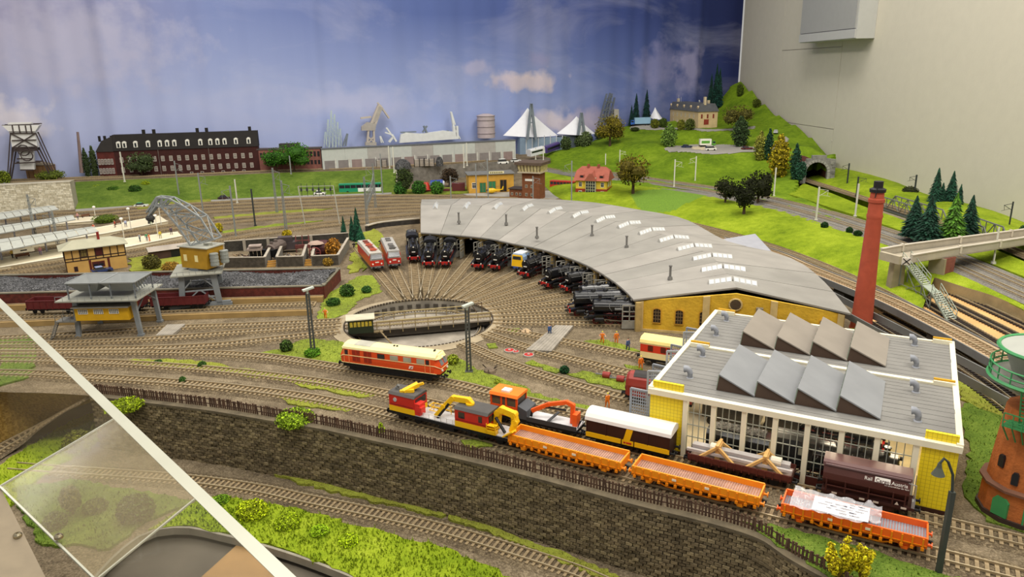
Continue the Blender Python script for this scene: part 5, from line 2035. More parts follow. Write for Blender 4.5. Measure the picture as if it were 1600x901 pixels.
# ---------------------------------------------------------------- three orange flat wagons
def flat_wagon():
 t=thing('flat_wagon','x','wagon',group='orange flat wagons on the front track')
 h=7.3
 m=MB()
 m.box(-h,h,-1.42,1.42,.95,1.3)
 part('underframe',ORNG,t,m)
 m=MB()
 for k in range(52):
  x=-h+.16+(2*h-.3)*k/51
  m.box(x-.115,x+.115,-1.36,1.36,1.3,1.39)
 part('floor_planks',M('a27e6c',.75,n=.2,s=100),t,m,kind='stuff')
 for s in(-1,1):
  m=MB()
  m.box(-h,h,s*1.45-.09,s*1.45+.09,1.25,2.05)
  sd=part('side_wall',ORNG,t,m)
  m=MB()
  for k in range(15):
   x=-h+.35+(2*h-.7)*k/14
   m.box(x-.09,x+.09,s*1.56-.07,s*1.56+.07,.9,1.95)
   m.box(x-.16,x+.16,s*1.58-.1,s*1.58+.1,.75,1.05)
  m.box(-h,h,s*1.54-.05,s*1.54+.05,1.2,1.28)
  part('stanchions',M('ea8810',.45,n=.06),sd,m)
  m=MB()
  for x in(-2.4,1.4):
   m.box(x,x+.5,s*1.64-.02,s*1.64+.02,1.5,1.75)
  part('data_panel',M('efe0c2',.6),sd,m)
  # trussing and axle guards
  m=MB()
  m.bar((-h+2.6,s*1.3,.95),(-h+4.2,s*1.3,.45),.12)
  m.bar((-h+4.2,s*1.3,.45),(h-4.2,s*1.3,.45),.12)
  m.bar((h-4.2,s*1.3,.45),(h-2.6,s*1.3,.95),.12)
  for x in(-h+4.2,0,h-4.2):
   m.bar((x,s*1.3,.45),(x,s*1.3,1.0),.1)
  part('truss_rod',M('e07f0e',.45,n=.06),t,m)
  for x in(-h+2.0,h-2.0):
   m=MB()
   m.exy([(x-.75,.95),(x-.3,.28),(x+.3,.28),(x+.75,.95)],s*1.22-.06,s*1.22+.06)
   m.box(x-.3,x+.3,s*1.25-.18,s*1.25+.18,.35,.7)
   m.bar((x-.95,s*1.25,.8),(x+.95,s*1.25,.8),.14,.12)
   part('axle_guard',ORNG,t,m)
 for s in(-1,1):
  m=MB()
  m.box(s*h-.08,s*h+.08,-1.5,1.5,.95,1.95)
  part('end_wall',ORNG,t,m)
 for x in(-h+2.0,h-2.0):
  wheelset(t,x,.5,BLK2,YELL if x<0 else None)
 buffers(t,h,1,1.1,ORNG)
 buffers(t,-h,-1,1.1,ORNG)
 return t

fw=flat_wagon()
fp=M('a27e6c',.75,n=.2,s=100)
for i,(a,b,lab)in enumerate((((797,699),(972,746),'orange flat wagon with brown plank floor behind the red and yellow catenary car'),
((988,748),(1190,801),'orange flat wagon with brown plank floor, the middle one of three'),
((1215,808),(1455,869),'orange flat wagon carrying a clear plastic bag of paper'))):
 p,rz,L=span('W',a,b)
 sc=(L/15.3,1,1)
 if i==0:
  seat(fw,p,rz)
  fw['label']=lab
  fw.scale=sc
  WAG=[(p,rz)]
 else:
  o=dup(fw,p,rz,lab,sc)
  if i==2:
   for c in bpy.data.objects:
    if c.parent==o and c.material_slots[0].material in(ORNG,fp):
     mm=M('7d7f86',.75,n=.12,s=100)if c.material_slots[0].material==fp else M('f2661a',.42,n=.05,s=60,coat=.2)
     c.material_slots[0].link='OBJECT'
     c.material_slots[0].material=mm
  WAG.append((p,rz))

def plastic_bag():
 p,rz=WAG[2]
 t=thing('plastic_bag','clear plastic bag with a printed white paper slip lying on the last orange wagon','bag',p+Vector((0,0,2.1)),rz)
 n,k=24,10
 rows=[]
 for j in range(k+1):
  row=[]
  for i in range(n+1):
   x=-5.6+8.0*i/n
   y=-2.1+3.9*j/k
   e=1 if 0<i<n and 0<j<k else .4
   z=.25+e*(.22*math.sin(i*1.3+j*.7)+.16*math.sin(j*2.1-i*.5)+.08*random.uniform(-1,1))-.12*((y+.2)/1.8)**2
   if i>n-5:
    z+=random.uniform(0,.3)
    y*=1-.04*(i-n+5)
   row.append((x+random.uniform(-.05,.05),y,max(.02,z)+.15))
  rows.append(row)
 m=MB()
 m.loft(rows)
 part('film',glass_mat('clear_film','f6f4f8',.34,.12),t,m,True)
 m=MB()
 m.loft([[(-3.6+5.0*i/8,-1.6+2.6*j/4,.18+.03*math.sin(i))for i in range(9)]for j in range(5)])
 pa=part('paper_slip',M('f4f2f2',.7,n=0),t,m)
 # rows of small print, too small to read: short dark dashes
 m=MB()
 for r_,(x0,ws)in enumerate(((-.4,(.5,.9,.3)),(-2.6,(.7,1.1,.5,.9)),(-3.2,(.9,.6,1.2,.8)),(-2.4,(.6,1.0,.7)),(-1.2,(.7,.9)))):
  y=.65-r_*.48
  for q in ws:
   m.box(x0,x0+q,y,y+.14,.23,.24)
   x0+=q+.22
 part('small_print',M('4a4a55',.8,n=0),pa,m)

plastic_bag()

# ---------------------------------------------------------------- wagons in front of the hall
def white_van():
 p,rz,L=span('E',(915,690),(1047,722))
 t=thing('covered_wagon','brown covered wagon with white curved roof and yellow stripe beside the hall corner','wagon',p,rz)
 h=L/2-.3
 m=MB()
 m.box(-h,h,-1.4,1.4,1.0,3.3)
 b=part('body',M('351a10',.55,n=.12,s=80),t,m)
 m=MB()
 m.exx([(-1.5,3.2),(1.5,3.2),(1.42,3.6),(1.1,4.0),(.6,4.2),(0,4.28),(-.6,4.2),(-1.1,4.0),(-1.42,3.6)],-h-.15,h+.15)
 part('roof',M('e6e4df',.4,n=.03),t,m)
 for s in(-1,1):
  m=MB()
  m.box(-h,-.7,s*1.43-.03,s*1.43+.03,1.05,1.65)
  m.box(1.0,h,s*1.43-.03,s*1.43+.03,1.05,1.65)
  m.box(-.55,.85,s*1.43-.03,s*1.43+.03,1.05,1.65)
  m.hexa([(-.4,s*1.4,1.65),(.4,s*1.4,1.65),(.8,s*1.4,3.15),(0,s*1.4,3.15)],[(-.4,s*1.46,1.65),(.4,s*1.46,1.65),(.8,s*1.46,3.15),(0,s*1.46,3.15)])
  part('yellow_stripe',YELL,t,m)
  m=MB()
  for x in(-h+.1,-h/2,h/2,h-.1):
   m.box(x-.05,x+.05,s*1.42-.05,s*1.42+.05,1.65,3.2)
  part('side_ribs',BROWN,b,m)
 m=MB()
 m.box(-.35,-.1,-1.49,-1.46,1.25,1.45)
 m.box(-.02,.65,-1.49,-1.46,1.25,1.45)
 part('red_lettering',REDL,t,m)
 m=MB()
 m.box(-h,h,-1.3,1.3,.75,1.0)
 part('underframe',BLK2,t,m)
 for x in(-h+1.6,h-1.6):
  wheelset(t,x,.5)
 buffers(t,h,1,1.0)
 buffers(t,-h,-1,1.0)

def load_wagon():
 p,rz,L=span('E',(1066,727),(1236,766))
 t=thing('load_wagon','brown flat wagon carrying grey beams held by wooden trestles','wagon',p,rz)
 h=L/2-.3
 m=MB()
 m.box(-h,h,-1.4,1.4,.95,1.3)
 part('underframe',BROWN,t,m)
 m=MB()
 m.box(-h,h,-1.3,1.3,1.3,1.36)
 part('floor',M('a58f84',.8,n=.15,s=60),t,m)
 for s in(-1,1):
  m=MB()
  m.box(-h,h,s*1.42-.06,s*1.42+.06,1.2,1.85)
  for k in range(14):
   x=-h+.3+(2*h-.6)*k/13
   m.box(x-.06,x+.06,s*1.5-.05,s*1.5+.05,1.0,1.8)
  part('side_wall',M('57261c',.6,n=.12),t,m)
 for s in(-1,1):
  m=MB()
  m.box(s*h-.06,s*h+.06,-1.42,1.42,1.2,1.85)
  part('end_wall',BROWN,t,m)
 for x in(-h+1.8,h-1.8):
  wheelset(t,x,.5)
 buffers(t,h,1,1.0)
 buffers(t,-h,-1,1.0)
 b=thing('beam_load','long grey beams in timber trestles standing on the brown flat wagon','load',p+Vector((0,0,1.37)),rz)
 m=MB()
 m.box(-h+.2,h-.4,-.5,.35,.75,1.25)
 part('steel_beam',M('a7a2a0',.6,n=.1),b,m)
 m=MB()
 m.box(-h-.3,h-.1,-.95,-.6,.55,.85)
 part('steel_beam',M('b9b1ab',.6,n=.1),b,m)
 for x in(-h+3.1,h-2.9):
  m=MB()
  m.cyl((x-.9 if x<0 else x+.5,-.1,1.2),(x+.1 if x<0 else x+1.6,-.1,1.2),.5,n=12)
  part('roll',M('d9d2bd',.6),b,m)
  m=MB()
  m.box(x-.28,x+.28,-.75,.75,.1,1.75)
  m.bar((x,-.7,1.6),(x+2.0,-1.2,.1),.3)
  m.bar((x,-.7,1.6),(x-2.0,-1.2,.1),.3)
  m.bar((x,.7,1.6),(x+2.0,1.2,.1),.3)
  m.bar((x,.7,1.6),(x-2.0,1.2,.1),.3)
  m.bar((x,-1.0,1.75),(x,1.0,1.75),.3)
  part('timber_trestle',WOOD,b,m)

def hopper():
 p,rz,L=span('E',(1272,775),(1432,812))
 t=thing('hopper_wagon','dark brown swing-roof hopper wagon with white lettering before the hall','wagon',p,rz)
 h=L/2-.3
 br=M('4b2a24',.5,n=.1,s=50)
 m=MB()
 pr=[(-.6,1.5),(.6,1.5),(1.5,2.6),(1.5,3.3),(1.2,4.1),(-1.2,4.1),(-1.5,3.3),(-1.5,2.6)]
 m.exx(pr,-h,h-.8)
 b=part('body',br,t,m)
 m=MB()
 m.exx([(-1.28,4.05),(1.28,4.05),(1.2,4.35),(.8,4.5),(-.8,4.5),(-1.2,4.35)],-h-.1,h-.7)
 part('roof',M('5d3f3c',.5,n=.1),t,m)
 m=MB()
 m.box(-h+.15,h-.85,-1.36,-1.22,4.1,4.25)
 part('roof_edge',M('75605f',.5),t,m)
 m=MB()
 m.box(-h,h-.2,-1.35,1.35,.95,1.25)
 m.box(-h+.2,h-.8,-.9,.9,.5,1.6)
 part('underframe',M('3a1d18',.6,n=.15),t,m)
 for s in(-1,1):
  m=MB()
  for x in(-h+.4,-h/2,0,h/2,h-1.1):
   m.bar((x,s*1.3,1.2),(x,s*1.5,2.7),.14)
  m.bar((-h+.4,s*1.42,1.9),(h-1.1,s*1.42,1.9),.1)
  part('support_ribs',br,t,m)
  m=MB()
  for x in(-h+1.3,h-2.5):
   m.exy([(x-.8,.9),(x-.3,.3),(x+.3,.3),(x+.8,.9)],s*1.15-.05,s*1.15+.05)
  part('axle_guard',BROWN,t,m)
 m=MB()
 m.box(h-.5,h-.2,-1.3,-.7,.9,2.0)
 m.bar((h-.3,-1.3,1.2),(h-.3,-1.3,3.8),.08)
 m.bar((h-.3,.9,1.2),(h-.3,.9,3.8),.08)
 m.bar((h-.3,-1.3,3.8),(h-1.0,-1.3,3.9),.08)
 part('end_platform',M('9b9a98',.5,n=.1),t,m)
 m=MB()
 for x in(-h+1.0,-h+3.6,.5,3.0):
  m.box(x,x+.5,-1.42,-1.38,1.0,1.2)
 m.poly([(2.4,-1.43,1.35),(2.8,-1.43,1.35),(2.6,-1.43,1.7)])
 part('stencil_marks',M('cfc4b4',.6),t,m)
 text('Rail',.5,WHITE,b,(-.55,-1.47,3.43),(math.radians(70),0,0))
 text('Austria',.5,WHITE,b,(1.9,-1.47,3.43),(math.radians(70),0,0))
 m=MB()
 m.hexa([(.4,-1.48,3.4),(1.8,-1.48,3.4),(1.8,-1.30,3.9),(.4,-1.30,3.9)],[(.4,-1.52,3.42),(1.8,-1.52,3.42),(1.8,-1.34,3.92),(.4,-1.34,3.92)])
 part('white_name_field',WHITE,b,m)
 text('Cargo',.5,br,b,(.48,-1.53,3.47),(math.radians(70),0,0))
 text('Ein Unternehmen der Bahn',.2,WHITE,b,(1.3,-1.52,3.2),(math.radians(88),0,0))
 for x in(-h+1.3,h-2.5):
  wheelset(t,x,.5)
 buffers(t,h-.2,1,1.0)
 buffers(t,-h,-1,1.0)

white_van()
load_wagon()
hopper()

def hydraulic(t,name,mat,pts,w,jack=None):
 m=MB()
 for a,b in zip(pts,pts[1:]):
  m.bar(a,b,w,w*1.15)
 for p in pts[1:-1]:
  m.cyl((p[0],p[1]-w*.6,p[2]),(p[0],p[1]+w*.6,p[2]),w*.62,n=10)
 o=part(name,mat,t,m)
 if jack:
  q=MB()
  q.cyl(jack[0],jack[1],w*.3,n=8)
  part('hydraulic_jack',BLK2,o,q)
 return o

def catenary_car():
 p,rz,L=span('W',(610,651),(800,699))
 t=thing('catenary_railcar','red and yellow catenary maintenance railcar with two cabs and yellow lifting arms','railcar',p,rz)
 h=L/2-.4
 red=M('c42a1e',.42,n=.06,coat=.2)
 m=MB()
 m.box(-h,h,-1.4,1.4,.9,1.3)
 part('underframe',BLK2,t,m)
 m=MB()
 m.box(-h+.1,h-.1,-1.35,1.35,1.3,1.42)
 part('deck',M('b5b3b2',.6,n=.08),t,m)
 for nm,x0,x1 in(('cab',-h+.1,-h+4.1),('cab',1.3,6.0)):
  m=MB()
  m.mat(0).box(x0,x1,-1.42,1.42,2.1,3.7)
  m.mat(1).box(x0-.02,x1+.02,-1.44,1.44,1.35,2.1)
  c=part(nm,[red,YELL],t,m)
  m=MB()
  m.exx([(-1.5,3.65),(1.5,3.65),(1.2,3.95),(-1.2,3.95)],x0-.1,x1+.1)
  part('cab_roof',M('4d4a47',.7,n=.1),c,m)
  for s in(-1,1):
   for x,w_ in((x0+1.0,.9),(x1-1.0,.5))if x0>0 else():
    m=MB()
    m.box(x-w_/2,x+w_/2,s*1.43-.03,s*1.43+.03,2.6,3.4)
    part('window',GLS,c,m)
   m=MB()
   m.box(x0+.2,x1-.2,s*1.45-.03,s*1.45+.03,2.35,2.42)
   part('pinstripe',M('8f1d15',.5),c,m)
  for x,s in((x0,-1),(x1,1)):
   m=MB()
   m.box(x+s*.01,x+s*.06,-1.1,1.1,2.6,3.4)
   part('windscreen',GLS,c,m)
 m=MB()
 m.cyl((-h+1.1,-1.42,3.0),(-h+1.1,-1.5,3.0),.28,n=14)
 part('round_mirror',M('d8d8d8',.2,.4,n=0),t,m)
 m=MB()
 m.box(-h+4.1,-h+4.9,-1.35,-.1,1.42,3.0)
 m.box(-h+4.4,-h+5.2,-1.4,-.5,1.9,2.6)
 part('equipment_box',M('d4342a',.45,n=.06),t,m)
 # inspection basket lying over the left cab
 m=MB()
 m.bar((-h+2.0,-.7,4.0),(-h+3.2,.9,4.65),.8,.5)
 m.bar((-h+1.6,-.9,4.0),(-h+3.3,-.2,4.2),.4)
 m.bar((-h+3.2,.7,4.6),(-h+4.0,1.0,4.9),.3)
 part('roof_basket',YELL,t,m)
 m=MB()
 m.lathe([(.25,0),(.25,.35),(.1,.4)],10,(-h+.7,-.3,3.95))
 m.cyl((-h+.7,-.3,4.3),(-h+.95,-.3,4.55),.2,n=8)
 part('roof_lamp',GREYM,t,m)
 # arms
 hydraulic(t,'crane_arm',YELL,[(-h+6.9,-.5,1.6),(-h+8.0,-.3,3.0),(-h+9.2,0,4.3),(-h+11.4,.1,4.4),(-h+11.9,.1,3.95)],.58,((-h+7.2,-.7,1.5),(-h+8.8,-.4,3.6)))
 m=MB()
 m.cyl((-h+11.7,0,3.9),(-h+11.7,0,4.15),.55,n=14)
 part('turret',YELL,t,m)
 m=MB()
 for z in(1.9,2.5):
  m.bar((-h+5.5,.9,z),(-h+8.2,.9,z),.08)
  m.bar((-h+5.5,-.1,z),(-h+7.2,-.1,z),.08)
  m.bar((-h+5.5,.9,z),(-h+5.5,-.1,z),.08)
 for x in(5.5,6.8,8.2):
  m.bar((-h+x,.9,1.42),(-h+x,.9,2.5),.08)
 part('work_basket',YELL,t,m)
 hydraulic(t,'crane_arm',YELL,[(6.4,.2,1.6),(6.6,.2,3.6),(7.2,.1,4.2),(9.0,-.1,4.0),(9.2,-.2,3.1),(8.8,-.4,1.9)],.66,((6.6,-.4,3.2),(8.2,-1.0,1.8)))
 m=MB()
 for x,y,z in((5.9,-1.3,1.6),):
  for k in range(4):
   m.box(x,x+1.3,y-.3,y+.4,z+k*.3,z+k*.3+.07)
  for dx in(0,1.2):
   for dy in(-.3,.33):
    m.box(x+dx,x+dx+.09,y+dy,y+dy+.07,z-.1,z+1.2)
  m.box(x,x+1.3,y-.3,y+.4,z-.15,z+.3)
 part('basket',YELL,t,m)
 m=MB()
 m.bar((8.2,-1.2,1.5),(9.6,-1.3,2.5),.9,.16)
 m.bar((8.3,-.7,1.35),(9.4,-.6,2.2),.3)
 part('work_platform',YELL,t,m)
 m=MB()
 for x in np.linspace(-h+5.4,.9,6):
  m.bar((x,-1.35,1.42),(x,-1.35,2.0),.05)
 m.bar((-h+5.4,-1.35,2.0),(.9,-1.35,2.0),.05)
 part('deck_rail',M('d7d4cd',.5),t,m)
 m=MB()
 m.box(-1.2,1.0,-1.3,1.3,.35,.9)
 m.box(3.2,3.6,-1.46,-1.4,.7,1.15)
 part('tank',BLK2,t,m)
 for x in(-h+1.6,-h+4.2,h-4.2,h-1.6):
  wheelset(t,x,.5)
 buffers(t,h,1,1.0)
 buffers(t,-h,-1,1.0)

def trolley():
 p,rz,L=span('E',(768,656),(905,688))
 t=thing('track_trolley','orange track maintenance trolley with cab and folding loader crane','railcar',p,rz)
 h=L/2-.2
 org=M('e2511a',.42,n=.06,coat=.2)
 m=MB()
 m.box(-h,h,-1.35,1.35,.9,1.3)
 part('underframe',BLK2,t,m)
 x0,x1=-h+.1,-h+4.0
 m=MB()
 m.box(x0,x1,-1.38,1.38,1.3,2.7)
 for x in(x0+.12,x0+1.6,x0+2.3,x1-.12):
  for s in(-1,1):
   m.box(x-.12,x+.12,s*1.28-.1,s*1.28+.1,2.7,4.0)
 c=part('cab',org,t,m)
 m=MB()
 m.box(x0+.12,x1-.12,-1.3,1.3,2.7,3.9)
 part('cab_glass',M('4b4a48',.12,n=.2,s=120,spec=.8),c,m)
 m=MB()
 m.exx([(-1.5,3.95),(1.5,3.95),(1.3,4.3),(-1.3,4.3)],x0-.1,x1+.1)
 rf=part('cab_roof',M('f07d22',.45,n=.05),c,m)
 m=MB()
 m.box(x0+1.4,x0+2.5,-.9,.1,4.3,4.55)
 part('roof_hatch',WHITE,rf,m)
 m=MB()
 m.hexa([(x1+.05,-1.35,1.3),(x1+1.3,-1.35,1.3),(x1+1.3,1.35,1.3),(x1+.05,1.35,1.3)],[(x1+.05,-1.35,3.0),(x1+1.3,-1.35,2.5),(x1+1.3,1.35,2.5),(x1+.05,1.35,3.0)])
 part('engine_hood',M('4a4d52',.55,n=.1),t,m)
 m=MB()
 m.box(x1+1.3,h,-1.35,1.35,1.3,1.42)
 part('deck',M('c3c2c2',.6,n=.08),t,m)
 m=MB()
 m.bar((1.9,-1.3,1.45),(2.7,.9,2.2),.35,.12)
 m.box(x1+1.3,h,-1.42,-1.34,1.2,1.8)
 part('tail_board',M('3e3f40',.6),t,m)
 hydraulic(t,'crane_arm',M('f2601c',.42,n=.05,coat=.2),[(h-1.2,.1,1.5),(h-1.1,.1,3.9),(h-1.9,0,4.2),(h-4.2,-.3,3.6),(x1+1.7,-.6,2.4)],.42,((h-1.9,-.2,3.2),(h-4.6,-.45,3.2)))
 m=MB()
 m.box(h-.9,h-.3,-.6,.6,1.42,3.0)
 part('crane_post',M('f2601c',.42,n=.05),t,m)
 m=MB()
 m.bar((x1+1.7,-.6,2.4),(x1+1.6,-.6,1.6),.25)
 m.bar((h-.1,-.8,1.4),(h+.3,-.9,2.6),.1)
 m.bar((h-.1,.8,1.4),(h+.3,.9,2.8),.1)
 m.bar((h+.1,-.8,2.0),(h+.1,.8,2.2),.1)
 part('grab',BLK2,t,m)
 for x in(-h+1.6,h-1.6):
  wheelset(t,x,.5)
 buffers(t,h,1,1.0)
 buffers(t,-h,-1,1.0)

catenary_car()
trolley()

def small_stock():
 # cream and red railcar at the gate of the hall
 p=g(1004,561,RH)
 rz=HYAW+.02
 t=thing('railcar','cream and red railcar with yellow roof entering the back gate of the hall','railcar',p,rz)
 m=MB()
 m.mat(0).box(0,13,-1.4,1.4,.9,1.9)
 m.mat(1).box(0,13,-1.41,1.41,1.9,3.1)
 m.mat(0).box(0,13,-1.4,1.4,3.1,3.4)
 b=part('body',[M('ecd9a0',.45,n=.05),M('cf3a20',.45,n=.05)],t,m)
 m=MB()
 m.exx([(-1.5,3.35),(1.5,3.35),(1.35,3.8),(.8,4.15),(-.8,4.15),(-1.35,3.8)],-.1,13.1)
 part('roof',M('f0dd8c',.5,n=.05),t,m)
 for x in(1.2,3.2,4.2,6,8,10):
  m=MB()
  m.box(x,x+.8,-1.44,-1.38,2.1,3.0)
  part('window',M('5d2418',.3),b,m)
 m=MB()
 m.box(0,13,-1.3,1.3,.5,.9)
 part('underframe',BLK2,t,m)
 for x in(2,5,9,11.5):
  wheelset(t,x,.5)
 buffers(t,0,-1,1.0)
 # dark red snow plough / round-backed engine peeping out of the front gate
 p,rz=near_track('K1',985,626)
 t=thing('railcar','dark red round-fronted railcar peeping out of the hall gate','railcar',p,HYAW+.1)
 pr=[(-1.4,.9),(1.4,.9),(1.45,2.4),(1.2,3.3),(.6,3.85),(0,4.0),(-.6,3.85),(-1.2,3.3),(-1.45,2.4)]
 m=MB()
 m.exx(pr,.4,9)
 m.hexa([(.0,y*.85,.9+(z-.9)*.9)for y,z in pr],[(.4,y,z)for y,z in pr])
 part('body',M('8e2c20',.45,n=.08,coat=.2),t,m)
 m=MB()
 m.hexa([(-.06,y*.7,1.7+(z-.9)*.5)for y,z in pr],[(.02,y*.7,1.7+(z-.9)*.5)for y,z in pr])
 part('front_opening',BLK2,t,m)
 m=MB()
 m.exx([(-1.0,3.6),(1.0,3.6),(.6,3.98),(0,4.12),(-.6,3.98)],1.0,9)
 part('roof',M('2b2624',.6),t,m)
 m=MB()
 m.box(0,9,-1.3,1.3,.5,.95)
 part('underframe',BLK2,t,m)
 for x in(1.4,4,7):
  wheelset(t,x,.5)
 buffers(t,0,-1,1.0)
 # black engines and a red wheel lift inside the hall
 for y,dx,lab in((2.4,19,'black steam locomotive standing inside the glazed hall behind the front windows'),(10.5,23,'black steam locomotive on the second track inside the glazed hall')):
  s=steam(lab,L=13.5,tender=True,r=1.35,deflect=False,group='black engines inside the glazed hall')
  seat(s,HORG+HX*(27.5 if y<5 else 25)+HYV*y+Vector((0,0,.2)),HYAW)
 for i,(x,y)in enumerate(((8.5,7.2),(13.5,7.2),(21.5,7.2))):
  t=thing('wheel_hoist',('red frame hoist hanging above the engines behind the hall window, leftmost','red frame hoist hanging above the engines behind the hall window, middle','red frame hoist hanging above the engines behind the hall window, rightmost')[i],'hoist',HORG+HX*x+HYV*y+Vector((0,0,5.2)),HYAW+.2,group='red hoists in the hall')
  m=MB()
  m.bar((-1.8,0,.9),(1.8,0,.9),.2)
  m.bar((-1.5,-.8,.5),(1.5,.8,.6),.16)
  m.bar((-1.5,.8,.5),(1.5,-.8,.6),.16)
  part('boom',REDL,t,m)
  m=MB()
  m.cyl((0,0,0),(0,0,1.1),.35,.2,8)
  m.box(-.5,.5,-.4,.4,.2,.6)
  part('motor',REDL,t,m)
  m=MB()
  m.bar((0,0,.9),(0,0,2.3),.1)
  part('hanger',GREYM,t,m)

small_stock()

def gondola():
 t=thing('gondola_wagon','x','wagon',group='maroon open wagons beside the coal bunker')
 h=6.2
 mr=M('5f1f1f',.6,n=.15,s=60)
 for s in(-1,1):
  m=MB()
  m.box(-h,h,s*1.42-.06,s*1.42+.06,1.1,2.7)
  for k in range(9):
   x=-h+.1+(2*h-.2)*k/8
   m.box(x-.09,x+.09,s*1.52-.05,s*1.52+.05,1.0,2.7)
  m.box(-h,h,s*1.46-.1,s*1.46+.1,2.62,2.76)
  part('side_wall',mr,t,m)
  m=MB()
  m.box(s*h-.06,s*h+.06,-1.42,1.42,1.1,2.75)
  part('end_wall',mr,t,m)
 m=MB()
 m.box(-h,h,-1.38,1.38,.95,1.15)
 part('floor',M('3c2420',.8),t,m)
 m=MB()
 m.box(-h,h,-1.2,1.2,.7,.95)
 part('underframe',BLK2,t,m)
 for x in(-h+1.3,-h+3.1,h-3.1,h-1.3):
  wheelset(t,x,.48)
 buffers(t,h,1,1.0)
 buffers(t,-h,-1,1.0)
 return t

gw=gondola()
for i,(a,b,lab)in enumerate((((48,488),(134,486),'maroon open wagon at the left edge, not behind the loader'),
((138,487),(232,483),'maroon open wagon partly hidden behind the legs of the coal loader'),
((238,483),(328,479),'maroon open wagon between the coal loader and the crane portal'))):
 p,rz,L=(g(*a,RH)+g(*b,RH))/2,heading(g(*a),g(*b)),(g(*a)-g(*b)).length
 s=L/13.5
 if i==0:
  seat(gw,p,rz)
  gw['label'],gw.scale=lab,(s,1,1)
 else:
  dup(gw,p,rz,lab,(s,1,1))

# ================================================================ buildings, from the left front to the back
DARKW=M('20242a',.3,n=.1,s=200)

def frame(a,b,z=0.):
 p,q=g(*a,z),g(*b,z)
 return p,heading(p,q),(q-p).length

def win(t,x,z,w_,h,y=0.,fm=WHITE,pm=DARKW,bars=True,d=.06,name='window'):
 m=MB()
 b=max(.06,w_*.09)
 for x0,x1,z0,z1 in((x,x+b,z,z+h),(x+w_-b,x+w_,z,z+h),(x+b,x+w_-b,z,z+b),(x+b,x+w_-b,z+h-b,z+h)):
  m.box(x0,x1,y-d,y+.03,z0,z1)
 if bars:
  m.box(x+w_/2-b*.3,x+w_/2+b*.3,y-d*.8,y,z+b,z+h-b)
  m.box(x+b,x+w_-b,y-d*.8,y,z+h*.6,z+h*.6+b*.6)
 o=part(name,fm,t,m)
 m=MB()
 m.box(x+b,x+w_-b,y-.02,y+.02,z+b,z+h-b)
 part('pane',pm,o,m)
 return o

def walls(t,L,W,H,mat,name='walls',z0=0.,x0=0.,y0=0.):
 m=MB()
 m.box(x0,x0+L,y0,y0+W,z0,z0+H)
 return part(name,mat,t,m)

def hiproof(t,x0,x1,y0,y1,z,h,ins,mat,thick=.18,name='roof'):
 m=MB()
 yc=(y0+y1)/2
 m.hexa([(x0,y0,z),(x1,y0,z),(x1,y1,z),(x0,y1,z)],[(x0,y0,z+thick),(x1,y0,z+thick),(x1,y1,z+thick),(x0,y1,z+thick)])
 z+=thick
 A,B=(x0+ins,yc,z+h),(x1-ins,yc,z+h)
 m.add([(x0,y0,z),(x1,y0,z),(x1,y1,z),(x0,y1,z),A,B],[(0,1,5,4),(1,2,5),(2,3,4,5),(3,0,4)])
 return part(name,mat,t,m)

def signal_box():
 p,rz,L=frame((106,430),(200,417))
 t=thing('signal_box','half-timbered signal box with pale hipped roof and red chimney at the platform end','building',p,rz)
 W,H=5.5,5.9
 ochre=M('c9a05a',.8,n=.1,s=40)
 blk=M('2c1a16',.7,n=.1)
 walls(t,L,W,3.1,ochre,'lower_storey')
 walls(t,L,W,H-3.1,M('d0a862',.8,n=.1,s=40),'upper_storey',3.1)
 m=MB()
 for z in(3.1,3.75,H-.15):
  m.box(-.05,L+.05,-.1,.05,z-.1,z+.1)
  m.box(-.1,.05,0,W,z-.1,z+.1)
  m.box(L-.05,L+.1,0,W,z-.1,z+.1)
 n=8
 for k in range(n+1):
  x=L*k/n
  m.box(x-.1,x+.1,-.1,.05,3.1,H)
 for y in(0,W/2,W):
  m.box(-.1,.05,y-.1,y+.1,3.1,H)
 m.box(-.06,.12,-.08,.1,0,3.1)
 part('timber_frame',blk,t,m)
 for k,kind in enumerate('ffwfrfff'):
  if kind=='w':
   win(t,L*k/n+.15,3.85,L/n-.3,1.75,-.02,blk,M('7c6c3e',.3,n=.3,s=200))
  if kind=='r':
   m=MB()
   m.box(L*k/n+.1,L*(k+1)/n-.1,-.08,0,3.85,H-.1)
   part('red_shutter',M('4a1512',.6),t,m)
 brn=M('5c1f14',.6,n=.1)
 win(t,1.5,.6,.8,1.2,0,brn)
 win(t,5.3,1.0,2.7,1.4,0,brn)
 for x in(4.7,8.6):
  m=MB()
  m.box(x,x+.5,-.06,0,.3,2.9)
  part('door',brn,t,m)
 hiproof(t,-1.0,L+.7,-1.1,W+1.1,H,1.5,3.2,M('a8a58e',.85,n=.08,s=30,b=.2))
 m=MB()
 m.box(L*.58,L*.58+.55,W/2-.9,W/2-.3,H+1.0,H+3.1)
 part('chimney',M('7d2319',.8,n=.15),t,m)
 car=thing('car','blue car with white roof parked in front of the signal box','car',p+Vector((7.0*math.cos(rz)+1.8*math.sin(rz),7.0*math.sin(rz)-1.8*math.cos(rz),0)),rz+.1)
 car_parts(car,M('2b3a63',.3,n=.05,coat=.4),roof=M('8d9cc0',.3,n=.05))

